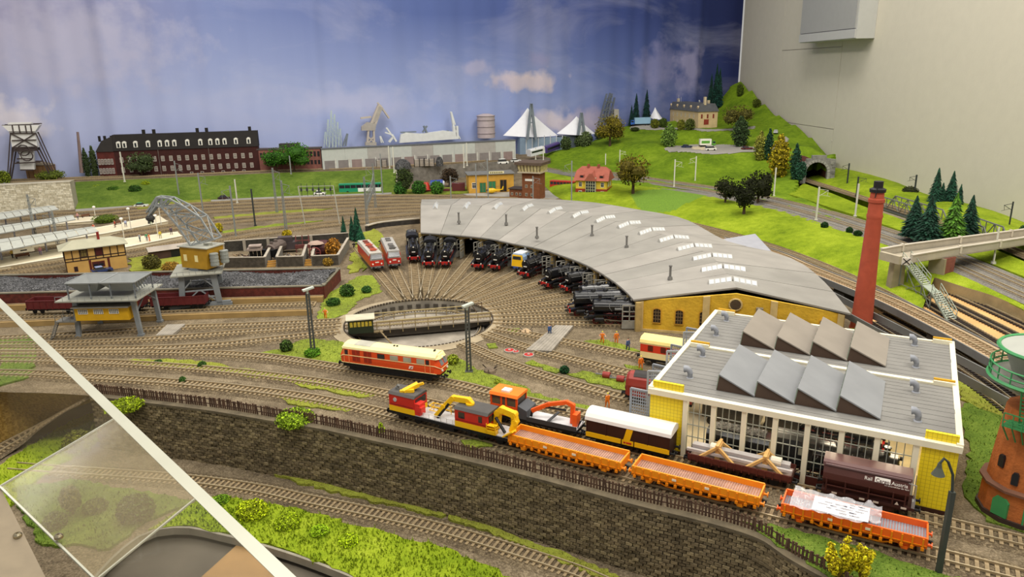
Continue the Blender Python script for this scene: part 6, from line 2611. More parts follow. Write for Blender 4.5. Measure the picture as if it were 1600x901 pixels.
def car_parts(t,mat,L=4.6,W=1.9,roof=None,van=False,H=1.55):
 h,w_=L/2,W/2
 m=MB()
 z0,z1=.3,.85 if not van else 1.1
 m.hexa([(-h,-w_,z0),(h,-w_,z0),(h,w_,z0),(-h,w_,z0)],[(-h*.97,-w_*.94,z1),(h*.97,-w_*.94,z1),(h*.97,w_*.94,z1),(-h*.97,w_*.94,z1)])
 part('body',mat,t,m)
 a,b=(-h*.75,h*.35)if not van else(-h*.95,h*.7)
 m=MB()
 m.hexa([(a,-w_*.9,z1),(b,-w_*.9,z1),(b,w_*.9,z1),(a,w_*.9,z1)],[(a+L*.1,-w_*.75,H-.08),(b-L*.15,-w_*.75,H-.08),(b-L*.15,w_*.75,H-.08),(a+L*.1,w_*.75,H-.08)])
 part('windows',GLS,t,m)
 m=MB()
 m.hexa([(a+L*.08,-w_*.78,H-.1),(b-L*.13,-w_*.78,H-.1),(b-L*.13,w_*.78,H-.1),(a+L*.08,w_*.78,H-.1)],[(a+L*.12,-w_*.7,H),(b-L*.17,-w_*.7,H),(b-L*.17,w_*.7,H),(a+L*.12,w_*.7,H)])
 part('roof',roof or mat,t,m)
 for x in(-h*.6,h*.6):
  for s in(-1,1):
   m=MB()
   m.cyl((x,s*w_*.88,.35),(x,s*w_*1.02,.35),.36,n=10)
   part('wheel',BLK2,t,m)

def coal_bunker():
 F=gl([(-60,481),(0,479),(110,476),(250,473),(385,469.5),(506,467)])
 Rr=[g(531,438)]
 Bk=gl([(-60,452),(0,449),(110,447),(365,441),(531,438)])
 t=thing('coal_bunker','long brick coal bunker filled with dark coal in front of the scrap bins','bunker',F[-1])
 O=F[-1]
 brick=M('5f2a20',.85,n=.3,s=140,b=.6)
 cap=M('76705f',.85,n=.15,s=60)
 H=2.75
 runs=[F,[F[-1],Bk[-1]],Bk]
 for r_ in runs:
  for a,b in zip(r_,r_[1:]):
   a,b=a-O,b-O
   d=(b-a).normalized()
   nn=Vector((-d.y,d.x,0))*.3
   m=MB()
   m.hexa([a-nn,b-nn,b+nn,a+nn],[v+Vector((0,0,H))for v in(a-nn,b-nn,b+nn,a+nn)])
   part('brick_wall',brick,t,m)
   m=MB()
   nn*=1.35
   m.hexa([v+Vector((0,0,H))for v in(a-nn,b-nn,b+nn,a+nn)],[v+Vector((0,0,H+.22))for v in(a-nn,b-nn,b+nn,a+nn)])
   part('coping',cap,t,m)
 f,b=curve(F,n=70),curve(Bk,n=70)
 rows=[]
 for k in range(15):
  u=.02+.96*k/14
  rows.append([p.lerp(q,u)-O+Vector((0,0,H-.5+.9*math.sin(u*PI)+random.uniform(-.14,.14)+.35*math.sin(i*.3)))for i,(p,q)in enumerate(zip(f,b))])
 m=MB()
 m.loft(rows)
 part('coal_heap',COAL,t,m,kind='stuff')
 m=MB()
 for _ in range(2600):
  u,k=random.random(),random.randrange(70)
  p=f[k].lerp(b[k],u)-O
  s=random.uniform(.12,.28)
  z=H-.45+.9*math.sin(u*PI)+.35*math.sin(k*.3)
  c=p+Vector((random.uniform(-.7,.7),0,z))
  m.add([c+Vector((random.uniform(-s,s),random.uniform(-s,s),random.uniform(0,s)))for _ in range(4)],[(0,1,2),(0,2,3),(0,3,1),(1,3,2)])
 part('coal_lumps',M('4a4a4c',.5,n=.5,s=300),t,m,kind='stuff')
 # tan beams that carry the crane rail in front
 for pts,z,lab in(([(-60,487),(110,481),(250,477),(506,470.5)],1.1,'tan concrete crane rail beam at the foot of the brick bunker'),([(-60,512),(60,508),(250,499.5),(400,494),(488,491)],1.0,'tan concrete crane rail beam nearest to the yard throat')):
  P=curve(gl(pts),step=2)
  nn=normals(P)
  tt=thing('crane_rail_beam',lab,'beam',P[0],group='crane rail beams')
  o=P[0]
  m=MB()
  m.loft([[p-o-q*.55 for p,q in zip(P,nn)],[p-o-q*.55+Vector((0,0,z))for p,q in zip(P,nn)],[p-o+q*.55+Vector((0,0,z))for p,q in zip(P,nn)],[p-o+q*.55 for p,q in zip(P,nn)]])
  part('beam',M('a08452',.8,n=.15,s=40),tt,m)
  m=MB()
  m.loft([[p-o-q*.1+Vector((0,0,z))for p,q in zip(P,nn)],[p-o-q*.1+Vector((0,0,z+.22))for p,q in zip(P,nn)],[p-o+q*.1+Vector((0,0,z+.22))for p,q in zip(P,nn)],[p-o+q*.1+Vector((0,0,z))for p,q in zip(P,nn)]])
  part('rail',RAIL,tt,m)

STEEL=M('7d8285',.55,n=.08,s=60)
STEELD=M('676c70',.55,n=.1,s=60)
DECKM=M('97978b',.75,n=.08,s=40)

def coal_loader():
 p=g(125,526)
 q=g(220,524)
 rz,L=heading(p,q),(q-p).length
 t=thing('coal_loading_tower','grey steel coal loading gantry with twin hoppers and a yellow cabin','tower',p,rz)
 W=7.6
 H=6.9
 for x in(0,L):
  for y in(0,W):
   m=MB()
   dx=-.35 if x==0 else .35
   m.hexa([(x-.35+dx*.3,y-.3,0),(x+.35+dx*.3,y-.3,0),(x+.35+dx*.3,y+.3,0),(x-.35+dx*.3,y+.3,0)],[(x-.42-dx,y-.3,H),(x+.42-dx,y-.3,H),(x+.42-dx,y+.3,H),(x-.42-dx,y+.3,H)])
   m.box(x-.5+dx*.3,x+.5+dx*.3,y-.45,y+.45,0,.35)
   lg=part('leg',STEEL,t,m)
 m=MB()
 for y in(0,W):
  m.bar((0,y,H-.3),(L,y,H-.3),.35,.6)
 for x in(0,L):
  m.bar((x,0,H-.3),(x,W,H-.3),.35,.6)
  m.bar((x,0,H-2.4),(x,W*.45,H-.4),.2)
  m.bar((x,W,H-2.4),(x,W*.55,H-.4),.2)
 part('cross_beams',STEELD,t,m)
 m=MB()
 m.box(-2.2,L+1.2,-1.7,W+1.0,H,H+.22)
 part('platform',DECKM,t,m)
 m=MB()
 for k in range(12):
  x=-2.1+(L+3.2)*k/11
  m.bar((x,-1.6,H+.2),(x,-1.6,H+1.0),.05)
 m.bar((-2.1,-1.6,H+1.0),(L+1.1,-1.6,H+1.0),.05)
 for k in range(7):
  y=-1.6+(W+2.5)*k/6
  m.bar((L+1.1,y,H+.2),(L+1.1,y,H+1.0),.05)
 m.bar((L+1.1,-1.6,H+1.0),(L+1.1,W+.9,H+1.0),.05)
 part('railing',M('8d9290',.5),t,m)
 # hoppers
 for x0,x1 in((-.5,L/2-.1),(L/2+.1,L+.7)):
  m=MB()
  o=[(x0,-.6),(x1,-.6),(x1,W-1.4),(x0,W-1.4)]
  i_=[(x0+1.4,1.0),(x1-1.4,1.0),(x1-1.4,W-3.2),(x0+1.4,W-3.2)]
  zt,zb=H+3.1,H+1.2
  V=[(a,b,zt)for a,b in o]+[(a,b,zb)for a,b in i_]+[(a+(.12 if a<(x0+x1)/2 else-.12),b+(.12 if b<2 else-.12),zt)for a,b in o]+[(a,b,zb+.15)for a,b in i_]
  F=[]
  for k in range(4):
   j=(k+1)%4
   F+=[(k,j,4+j,4+k),(8+j,8+k,12+k,12+j),(k,8+k,8+j,j)]
  F+=[(7,6,5,4),(12,13,14,15)]
  m.add(V,F)
  for i in range(4):
   j=(i+1)%4
   m.bar((*o[i],zt),(*o[j],zt),.22,.18)
  part('hopper',M('868988',.6,n=.08,s=40),t,m)
 m=MB()
 for x in(-.3,L*.33,L*.66,L+.5):
  for y in(-.5,W-1.5):
   m.bar((x,y,H+.2),(x,y,H+2.9),.2)
 for k in range(6):
  m.bar((L+.5,-.4+k*.9,H+2.9),(L+1.0,-.4+k*.9,H+1.5),.14)
 part('hopper_frame',STEELD,t,m)
 m=MB()
 m.box(.4,L-1.0,-.9,2.6,3.3,5.7)
 cab=part('cabin',M('c79a10',.6,n=.08,s=60),t,m)
 m=MB()
 m.hexa([(.1,-1.4,5.65),(L-.7,-1.4,5.65),(L-.7,3,5.95),(.1,3,5.95)],[(.1,-1.4,5.8),(L-.7,-1.4,5.8),(L-.7,3,6.15),(.1,3,6.15)])
 part('cabin_roof',M('6f6a60',.8,n=.15),cab,m)
 for k in range(3):
  x=1.1+k*2.7
  m=MB()
  m.box(x,x+1.6,-.95,-.88,4.55,5.3)
  part('window',GLS,cab,m)
  m=MB()
  for i in range(6):
   m.box(x+i*.32-.03,x+i*.32+.03,-.99,-.93,4.5,5.35)
  for i in range(4):
   m.box(x,x+1.6,-.99,-.93,4.52+i*.26,4.58+i*.26)
  part('window_bars',WHITE,cab,m)
 m=MB()
 m.box(-3.2,.6,-1.2,1.6,3.1,3.3)
 m.bar((-3.1,-1.1,3.1),(-4.2,-1.9,0),.3,.12)
 m.bar((-3.1,.0,3.1),(-4.2,-.8,0),.3,.12)
 for k in range(9):
  f=k/9
  m.bar((-3.1-1.1*f,-1.1-.8*f,3.1-3.1*f),(-3.1-1.1*f,-.8*f,3.1-3.1*f),.22,.06)
 for x in(-3.1,-1.8,-.5):
  m.bar((x,-1.1,3.3),(x,-1.1,4.5),.08)
  m.bar((x,1.5,3.3),(x,1.5,4.5),.08)
 m.bar((-3.1,-1.1,4.5),(-.5,-1.1,4.5),.07)
 m.bar((-3.1,1.5,4.5),(-.5,1.5,4.5),.07)
 part('landing_stairs',M('6c6a63',.6,n=.1),t,m)

def gantry_crane():
 p=g(289,484)
 q=g(342,479)
 rz,L=heading(p,q),(q-p).length
 t=thing('portal_crane','grey portal slewing crane with ochre cab and long lattice jib','crane',p,rz)
 W,H=7.5,7.0
 for x,dx in((0,.3),(L,-.3)):
  for y in(0,W):
   m=MB()
   m.hexa([(x-.5-dx,y-.4,.8),(x+.5-dx,y-.4,.8),(x+.5-dx,y+.4,.8),(x-.5-dx,y+.4,.8)],[(x-.55+dx,y-.4,H),(x+.55+dx,y-.4,H),(x+.55+dx,y+.4,H),(x-.55+dx,y+.4,H)])
   part('leg',STEEL,t,m)
 for y in(0,W):
  m=MB()
  m.box(-2.4,L+2.4,y-.4,y+.4,.5,1.2)
  for x in(-2.6,L+.8):
   m.box(x,x+1.8,y-.55,y+.55,.1,.8)
  bo=part('bogie_beam',STEEL,t,m)
  m=MB()
  m.bar((0,y,2.3),(L,y,2.3),.3)
  m.bar((0,y,1.2),(L*.45,y,3.6),.22)
  m.bar((L,y,1.2),(L*.55,y,3.6),.22)
  m.bar((0,y,3.8),(L*.4,y,H-.6),.22)
  m.bar((L,y,3.8),(L*.6,y,H-.6),.22)
  m.bar((0,y,3.7),(L,y,3.7),.25)
  part('bracing',M('8d9294',.55,n=.08),t,m)
 m=MB()
 for x in(0,L):
  m.bar((x,0,H-.5),(x,W,H-.5),.5,.9)
  m.bar((x,.2,4.5),(x,W*.4,H-.6),.25)
  m.bar((x,W-.2,4.5),(x,W*.6,H-.6),.25)
 for y in(0,W):
  m.bar((0,y,H-.5),(L,y,H-.5),.5,.9)
 part('head_beams',STEELD,t,m)
 m=MB()
 m.box(-1.6,L+1.5,-1.3,W+1.4,H,H+.25)
 part('platform',DECKM,t,m)
 m=MB()
 for k in range(9):
  x=-1.5+(L+2.9)*k/8
  m.bar((x,-1.2,H+.2),(x,-1.2,H+.9),.05)
  y=-1.2+(W+2.5)*k/8
  m.bar((L+1.4,y,H+.2),(L+1.4,y,H+.9),.05)
 m.bar((-1.5,-1.2,H+.9),(L+1.4,-1.2,H+.9),.05)
 m.bar((L+1.4,-1.2,H+.9),(L+1.4,W+1.3,H+.9),.05)
 part('railing',STEELD,t,m)
 m=MB()
 m.cyl((L/2,W/2,H+.25),(L/2,W/2,H+.7),2.0,n=20)
 part('slewing_ring',STEELD,t,m)
 cx,cy=L/2+.9,W/2
 rot=math.radians(-38)
 m=MB().xf((cx,cy,H+.7),rot)
 m.hexa([(-3.4,-2.2,0),(3.0,-2.2,0),(3.0,2.2,0),(-3.4,2.2,0)],[(-3.4,-2.2,4.2),(3.6,-2.2,4.2),(3.6,2.2,4.2),(-3.4,2.2,4.2)])
 cab=part('cab',M('b08620',.6,n=.12,s=60),t,m)
 m=MB().xf((cx,cy,H+.7),rot)
 m.box(-3.7,3.8,-2.5,2.5,4.2,4.4)
 m.box(1.2,2.6,-.5,.5,4.4,4.9)
 part('cab_roof',M('a8a89c',.75,n=.08),cab,m)
 for x in(-2.6,.2):
  m=MB().xf((cx,cy,H+.7),rot)
  m.box(x,x+.8,-2.25,-2.18,1.4,2.7)
  part('window',CREAM,cab,m)
 for y in(-1.2,1.5):
  m=MB().xf((cx,cy,H+.7),rot)
  m.cyl((4.2,y,.7),(4.2,y,3.2),.8,n=14)
  for z in(.9,1.6,2.3,3.0):
   m.cyl((4.2,y,z),(4.2,y,z+.12),.86,n=14)
  part('counterweight_drum',M('8f938e',.5,n=.1),t,m)
 # lattice jib: four chords from the cab roof to the knee, then down to the tip
 base=Vector((cx,cy,H+4.5))
 P0=g(297,372,0)

 def Lc(px,py,depth_along):  # a point of the jib in local coordinates, in the vertical plane of the jib
  yv=0
  d=FWD+RGT*((px-800)/CAM_F)-UPV*((py-450.5)/CAM_F)
  w0=t.matrix_basis@Vector((0,0,0))
  org=p+Vector((math.cos(rz)*cx-math.sin(rz)*cy,math.sin(rz)*cx+math.cos(rz)*cy,0))
  jd=Vector((math.cos(rz+math.radians(158)),math.sin(rz+math.radians(158)),0))
  n_=Vector((-jd.y,jd.x,0))
  k=org.dot(n_)/d.dot(n_)
  wp=d*k+Vector((0,0,CAM_H))
  r=wp-p
  return Vector((r.x*math.cos(rz)+r.y*math.sin(rz),-r.x*math.sin(rz)+r.y*math.cos(rz),wp.z))
 side=Vector((-math.sin(math.radians(158)),math.cos(math.radians(158)),0))
 lowc=[Lc(304,381,0),Lc(284,352,0),Lc(268,334,0),Lc(256,322,0),Lc(247,320,0),Lc(234,336,0)]
 upc=[Lc(340,372,0),Lc(318,338,0),Lc(293,322,0),Lc(268,309,0),Lc(248,307,0),Lc(231,331,0)]
 m=MB()
 for s,wd in((-1,1),(1,1)):
  off=[side*s*(1.5-.2*i)for i in range(6)]
  lo,up_=[a+b for a,b in zip(lowc,off)],[a+b for a,b in zip(upc,off)]
  for c in(lo,up_):
   for a,b in zip(c,c[1:]):
    m.bar(a,b,.3)
  for i in range(5):
   m.bar(lo[i],up_[i],.22)
   m.bar(up_[i],lo[i+1],.22)
   md,mu=(lo[i]+lo[i+1])/2,(up_[i]+up_[i+1])/2
   m.bar(md,mu,.15)
   m.bar(lo[i],mu,.15)
 for i in range(6):
  a,b=side*(1.5-.2*i),side*-(1.5-.2*i)
  m.bar(lowc[i]+a,lowc[i]+b,.22)
  m.bar(upc[i]+a,upc[i]+b,.22)
  if i<5:
   c=side*(1.3-.2*i)
   m.bar(lowc[i]+a,lowc[i+1]-c,.15)
   m.bar(upc[i]+a,upc[i+1]-c,.15)
 part('lattice_jib',M('8d9190',.5,n=.1),t,m)
 m=MB()
 tip=lowc[5]
 m.sph(tip-Vector((0,0,.6)),(.9,.9,.7),8,5)
 for s in(-1,1):
  m.bar(tip+side*s*.3,tip+side*s*.7-Vector((0,0,1.6)),.3)
 part('grab',M('3c3b38',.6),t,m)

def scrapyard():
 t=thing('scrap_bins','row of dark stone walled scrap bins with pale posts','bin wall',g(360,418))
 O=g(360,418)
 stone=M('4b453b',.9,n=.3,s=120,b=.7)
 pale=M('a49b8c',.85,n=.15,s=60)

 def wl(a,b,h0,h1,mat,nm,th=.5,cap=True):
  A,B=g(*a)-O,g(*b)-O
  d=(B-A).normalized()
  n_=Vector((-d.y,d.x,0))*th/2
  m=MB()
  m.hexa([A-n_,B-n_,B+n_,A+n_],[A-n_+Vector((0,0,h0)),B-n_+Vector((0,0,h1)),B+n_+Vector((0,0,h1)),A+n_+Vector((0,0,h0))])
  o=part(nm,mat,t,m)
  if cap:
   m=MB()
   n_=n_*1.25
   m.hexa([A-n_+Vector((0,0,h0)),B-n_+Vector((0,0,h1)),B+n_+Vector((0,0,h1)),A+n_+Vector((0,0,h0))],[A-n_+Vector((0,0,h0+.15)),B-n_+Vector((0,0,h1+.15)),B+n_+Vector((0,0,h1+.15)),A+n_+Vector((0,0,h0+.15))])
   part('coping',pale,o,m)
 H=2.7
 wl((352,393),(545,379),H,H,M('3b3832',.9,n=.3,s=90,b=.6),'back_wall')
 for a,b in(((340,418),(415,417)),((434,416.5),(474,415.5)),((489,415),(529,413.5))):
  wl(a,b,H-.3,H-.3,stone,'front_wall')
 for a,b in(((415,417),(424,400)),((434,416.5),(441,400)),((474,415.5),(480,397)),((489,415),(493,398)),((529,413.5),(545,386))):
  wl(a,b,H-.3,H-.2,M('77736b',.85,n=.2,s=80),'divider')
 for px,py in((384,391),(421,388),(488,384)):
  q=g(px,py)-O
  m=MB()
  m.box(q.x-.3,q.x+.3,q.y-.8,q.y-.2,0,H+.4)
  part('post',pale,t,m)
 for a,b in(((416,418),(430,417)),((475,416),(487,415.5))):
  A,B=g(*a)-O,g(*b)-O
  for k in range(3):
   m=MB()
   o=Vector((0,.5+k*.5,.2+k*.45))
   m.bar(A+o,B+o,.35,.4)
   part('plank',M('b98a3e',.7,n=.15),t,m)
 # the scrap
 sc=[
('scrap_boiler','black smokebox of a scrapped engine with three stove pipes in the scrap bins','scrap',(400,404)),
('scrap_locomotive','rusty shell of a tank engine standing in the scrap bins','scrap',(430,399)),
('scrap_tank','big brown scrapped cab dome beside the orange bush','scrap',(505,398)),
('spoked_scrap','red spoked scrap wheel leaning in the bins','scrap',(493,403)),
('scrap_truck','dark scrapped truck body at the back wall of the bins','scrap',(450,393)),
('scrap_chassis','reddish scrapped chassis with bars at the back wall','scrap',(474,393))]
 rust=M('5a4038',.85,n=.35,s=60,b=.4)
 for nm,lab,cat,px in sc:
  s=thing(nm,lab,cat,g(*px),.2)
  s.scale=(1.35,1.35,1.35)
  m=MB()
  if nm=='scrap_boiler':
   for k in range(3):
    m.cyl((k*.7-.7,0,0),(k*.7-.7,-.4,1.6),.3,.32,8)
   m.mat(1).box(-1.3,1.3,-1,1,1.7,2.1)
   m.box(-1.0,1.2,-.8,.9,2.3,2.6)
   part('pipes',[BLK2,M('9f8f84',.8,n=.2)],s,m)
  elif nm=='scrap_locomotive':
   m.xf((0,0,0),1.1).cyl((-1.6,0,1.3),(2.6,0,1.6),1.1,1.2,12)
   m.lathe([(.4,0),(.35,.4),(.2,.5)],8,(.6,0,2.5))
   m.lathe([(.3,0),(.3,.5)],8,(-.8,0,2.3))
   part('shell',M('5c504a',.8,n=.3,s=80),s,m)
   m=MB().xf((0,0,0),1.1)
   m.box(-2.4,-.8,-1.2,1.2,0,1.6)
   part('frame',BLK2,s,m)
  elif nm=='scrap_tank':
   m.sph((0,0,1.4),(2.2,1.6,1.5),12,7)
   m.mat(1).lathe([(1.6,0),(1.2,.3),(.2,.45)],12,(-1.0,-.4,2.4))
   part('dome',[M('4a2426',.7,n=.2),M('a58c7d',.8,n=.1)],s,m)
  elif nm=='spoked_scrap':
   m.tube([(1.0*math.cos(a),-.2,1.0+1.0*math.sin(a))for a in np.linspace(0,2*PI,17)],.12,5)
   for k in range(6):
    m.bar((0,-.2,1),(math.cos(k*PI/3),-.2,1+math.sin(k*PI/3)),.1)
   m.cyl((0,-.4,1),(0,0,1),.3,n=8)
   part('wheel',M('7d3a36',.7,n=.2),s,m)
  elif nm=='scrap_truck':
   m.box(-2,2,-1,1,.6,2.0)
   m.box(-1.6,1.0,-.9,.9,2.0,3.0)
   part('body',M('453c3c',.8,n=.3),s,m)
  else:
   for k in range(3):
    m.bar((-1.2+k*1.2,-.5,0),(-1.2+k*1.2,.3,3.2),.16)
   m.bar((-1.4,.1,2.2),(1.4,.1,2.2),.2)
   m.bar((-1.4,-.2,1.1),(1.4,-.2,1.1),.5,.7)
   part('bars',M('6b3a35',.8,n=.3),s,m)
 m=MB()
 for _ in range(240):
  q=g(random.uniform(365,520),random.uniform(398,409))
  a=Vector((random.uniform(-1,1),random.uniform(-.6,.6),random.uniform(0,.5)))
  m.mat(random.randrange(4)).bar(q+Vector((0,0,.1)),q+a+Vector((0,0,.2)),random.uniform(.08,.3),random.uniform(.06,.2))
 o=m.build('scrap_pieces',[rust,BLK2,M('8d7758',.8,n=.2),M('8f8a86',.7,n=.2)])
 tag(o,'loose heap of bars and plates in the scrap bins','scrap',kind='stuff')

def platforms():
 pm=M('d8cdb0',.75,n=.05,s=20)
 edge=M('f0ead6',.7,n=.02)
 defs=[('platform','farthest pale station platform, beside the white stone wall',[(-60,361),(60,352),(165,343),(165,337),(60,345),(-60,354)]),
('platform','middle pale station platform with lamps and passengers',[(-60,391),(60,380),(165,364),(262,345),(250,337),(160,354),(60,369),(-60,380)]),
('platform','pale station platform nearest to the half-timbered signal box',[(-60,427),(0,417),(93,402),(200,385),(284,368),(278,362),(200,372),(90,389),(0,403),(-60,412)])]
 Z=.9
 for nm,lab,pts in defs:
  P=gl(pts,Z)
  t=thing(nm,lab,'platform',P[0],group='station platforms')
  O=P[0]-Vector((0,0,Z))
  t.location=O*U
  m=MB()
  m.prism([(p.x-O.x,p.y-O.y)for p in P],0,Z-.05)
  part('deck',pm,t,m)
  n=len(pts)//2
  m=MB()
  for a,b in zip(P[:n],P[1:n]):
   m.bar(a-O,b-O,.5,.16)
  for a,b in zip(P[n:],P[n+1:]):
   m.bar(a-O,b-O,.4,.14)
  part('edge_stones',edge,t,m)
 gm=M('b9bbae',.4,n=.06,s=80,spec=.6)
 roofs=[('farthest glazed platform canopy beside the white stone wall',[(-60,339),(0,332),(80,321)],[(-60,349),(0,343),(92,327)]),
('middle glazed platform canopy',[(-60,361),(0,353),(113,336)],[(-60,373),(0,365),(118,343)]),
('nearest and longest glazed platform canopy at the left edge',[(-60,382),(0,374),(145,354)],[(-60,404),(0,393),(154,362)])]
 Zr=4.6
 for lab,bk,fr in roofs:
  A,B=curve(gl(fr,Zr),n=13),curve(gl(bk,Zr),n=13)
  t=thing('platform_canopy',lab,'canopy',Vector((A[6].x,A[6].y,Z)),group='glazed platform canopies')
  O=Vector((A[6].x,A[6].y,Z))
  ridge=[(a+b)/2+Vector((0,0,.5))for a,b in zip(A,B)]
  for k in range(12):
   for lo in(A,B):
    m=MB()
    q=[lo[k].lerp(lo[k+1],.04),lo[k].lerp(lo[k+1],.96),ridge[k].lerp(ridge[k+1],.96),ridge[k].lerp(ridge[k+1],.04)]
    m.hexa([v-O for v in q],[v-O+Vector((0,0,.1))for v in q])
    part('roof_panel',gm,t,m)
  m=MB()
  for a,b in zip(A,A[1:]):
   m.bar(a-O,b-O,.12,.25)
  for a,b in zip(ridge,ridge[1:]):
   m.bar(a-O+Vector((0,0,.1)),b-O+Vector((0,0,.1)),.3,.1)
  for a,b in zip(A,B):
   m.bar(a-O,b-O,.1,.15)
  part('frame',M('8f918c',.6),t,m)
  for k in range(1,12,2):
   m=MB()
   c=(A[k]+B[k])/2-O
   m.cyl((c.x,c.y,0),(c.x,c.y,c.z+.4),.22,n=8)
   part('column',M('9a9cae',.6),t,m)
 b=thing('name_board','long white station name board hanging under the nearest canopy','sign',g(20,393,3.2),heading(g(20,393,3.2),g(50,388.5,3.2)))
 m=MB()
 m.box(0,4.6,-.08,.08,-.6,.5)
 part('board',WHITE,b,m)
 m=MB()
 m.box(1.6,3.0,-.1,-.07,-.2,.12)
 part('dark_wording',M('3a3a3a',.6),b,m)
 m=MB()
 m.bar((.5,0,.5),(.5,0,1.5),.08)
 m.bar((4.1,0,.5),(4.1,0,1.5),.08)
 part('hanger',GREYM,b,m)
 for i,(a,b_)in enumerate((((25,404),(47,400)),((128,340),(141,338)),((180,351),(190,349)))):
  p,rz,L=frame(a,b_,Z)
  t=thing('bench',('bench on the nearest platform under the canopy','bench on the farthest platform beside a red-haired figure','bench on the middle platform')[i],'bench',p,rz,group='platform benches')
  m=MB()
  m.box(0,L,-.25,.25,.4,.5)
  m.box(0,L,.2,.28,.5,1.0)
  part('seat',M('6d4a34',.7),t,m)
  m=MB()
  for x in(.2,L-.2):
   m.box(x-.08,x+.08,-.2,.25,0,.4)
  part('leg',BLK2,t,m)

signal_box()
coal_bunker()
coal_loader()
gantry_crane()
scrapyard()
platforms()
# low brown goods shed behind the crane
p,rz,L=frame((236,408),(300,399))
t=thing('goods_shed','low dark wagon body shed with pale roof left of the crane','shed',p,rz)
walls(t,L,3.2,2.4,M('453029',.85,n=.25,s=60))
m=MB()
m.hexa([(-.4,-.5,2.4),(L+.4,-.5,2.4),(L+.4,3.6,2.4),(-.4,3.6,2.4)],[(-.4,.6,3.1),(L+.4,.6,3.1),(L+.4,2.6,3.1),(-.4,2.6,3.1)])
part('roof',M('a3998d',.8,n=.15,s=30),t,m)
m=MB()
m.box(L*.5,L*.8,-.06,0,.2,2.1)
part('door',BLK2,t,m)

# ================================================================ the back of the layout
def Wc(px,py,off=3.):
 u,z=curtain_u(px,py)
 return cp(u,z,off)

DK=M('1d1917',.8,n=.15,s=30)
REDB=M('3a1713',.85,n=.2,s=60)

def factory():
 p,rz,L=frame((184,276),(407,267),Z_UP)
 t=thing('factory','long dark brick factory with black mansard roof and white dormer windows','building',p,rz)
 s=1150/300
 H,R=10.2,6.2
 W=4.5
 walls(t,L,W,H,REDB)
 m=MB()
 m.exx([(-.3,H),(W,H),(W,H+R),(1.6,H+R)],-.2,L+.2)
 rf=part('roof',DK,t,m)
 # wing turning back at the left
 q=g(158,276,Z_UP)-p
 wx=q.x*math.cos(rz)+q.y*math.sin(rz)
 wy=-q.x*math.sin(rz)+q.y*math.cos(rz)
 m=MB()
 m.hexa([(0,0,0),(0,W,0),(wx,W,0),(wx,min(wy,1.5),0)],[(0,0,H-.2),(0,W,H-.2),(wx,W,H-.2),(wx,min(wy,1.5),H-.2)])
 wg=part('wing',M('5a2620',.85,n=.2,s=60),t,m)
 m=MB()
 m.hexa([(0,-.3,H-.2),(0,W,H-.2),(wx,W,H-.2),(wx-.2,min(wy,1.5)-.3,H-.2)],[(1.0,1.5,H+R),(1,W,H+R),(wx+2.6,W,H+R-2.2),(wx+2.4,2,H+R-2.2)])
 part('wing_roof',M('2c2825',.8,n=.15,s=30),t,m)
 for row in(1.3,5.0):
  for k in range(5):
   win(wg,wx+.5+(-wx-.9)*k/5,row,.85,2.2,.3*(1-k/5),WHITE,M('5b4a44',.4))
 n=17
 for row,hh in((1.6,2.0),(5.6,2.0)):
  for k in range(n):
   x=1.2+(L-3.4)*(k+.2)/(n-.3)
   win(t,x,row,1.25,hh,0,M('d8cfc2',.6,n=.05),M('6d6661',.4,n=.2,s=300))
 for k in range(6):
  win(t,L*.5+k*4.1,.1,1.2,.7,0,M('d8cfc2',.6,n=.05),DARKW,False)
 for f in(.02,.06,.135,.22,.30,.35,.40,.49,.58,.65,.70,.75,.83,.92):
  x=f*L+.3
  m=MB()
  m.box(x,x+1.5,-.05,1.2,H+1.2,H+3.2)
  m.hexa([(x-.1,-.15,H+3.2),(x+1.6,-.15,H+3.2),(x+1.6,1.4,H+3.2),(x-.1,1.4,H+3.2)],[(x+.5,-.1,H+3.7),(x+1,-.1,H+3.7),(x+1,1.4,H+3.7),(x+.5,1.4,H+3.7)])
  d=part('dormer',WHITE,t,m)
  m=MB()
  m.box(x+.4,x+1.1,-.12,-.02,H+1.4,H+2.9)
  part('pane',DARKW,d,m)
 for f,w_ in((.2,1.1),(.27,1.1),(.57,1.1),(.635,1.1),(.94,1.1),(-.02,.9),(-.065,.8),(-.1,.7)):
  m=MB()
  z=H+R if f>0 else H+R-2
  m.box(f*L,f*L+w_,2,3,z-.5,z+1.7)
  part('chimney',DK,t,m)
 for f in(.3,.65):
  m=MB()
  m.cyl((f*L,-.12,0),(f*L,-.12,H),.12,n=6)
  part('downpipe',M('6b605a',.6),t,m)

def brick_block():
 p,rz,L=frame((405,267),(503,264.5),Z_UP)
 t=thing('brick_building','reddish brick works building between the dark factory and the grey warehouse','building',p,rz)
 br=M('86564c',.85,n=.15,s=80)
 walls(t,L,4,8.6,br)
 m=MB()
 m.box(-.2,L+.2,-.2,4.1,8.6,9.1)
 part('roof',M('4e4644',.8),t,m)
 walls(t,8,3,1.8,M('3e3836',.8),'roof_block',9.1,9,.6)
 for k in range(6):
  win(t,17+k*1.5,5.4,1.0,2.2,0,M('50352f',.7),DARKW)
  win(t,17+k*1.5,2.2,1.0,1.8,0,M('50352f',.7),DARKW)
 for k in range(5):
  win(t,1+k*1.5,5.4,1.0,2.0,0,M('50352f',.7),DARKW)

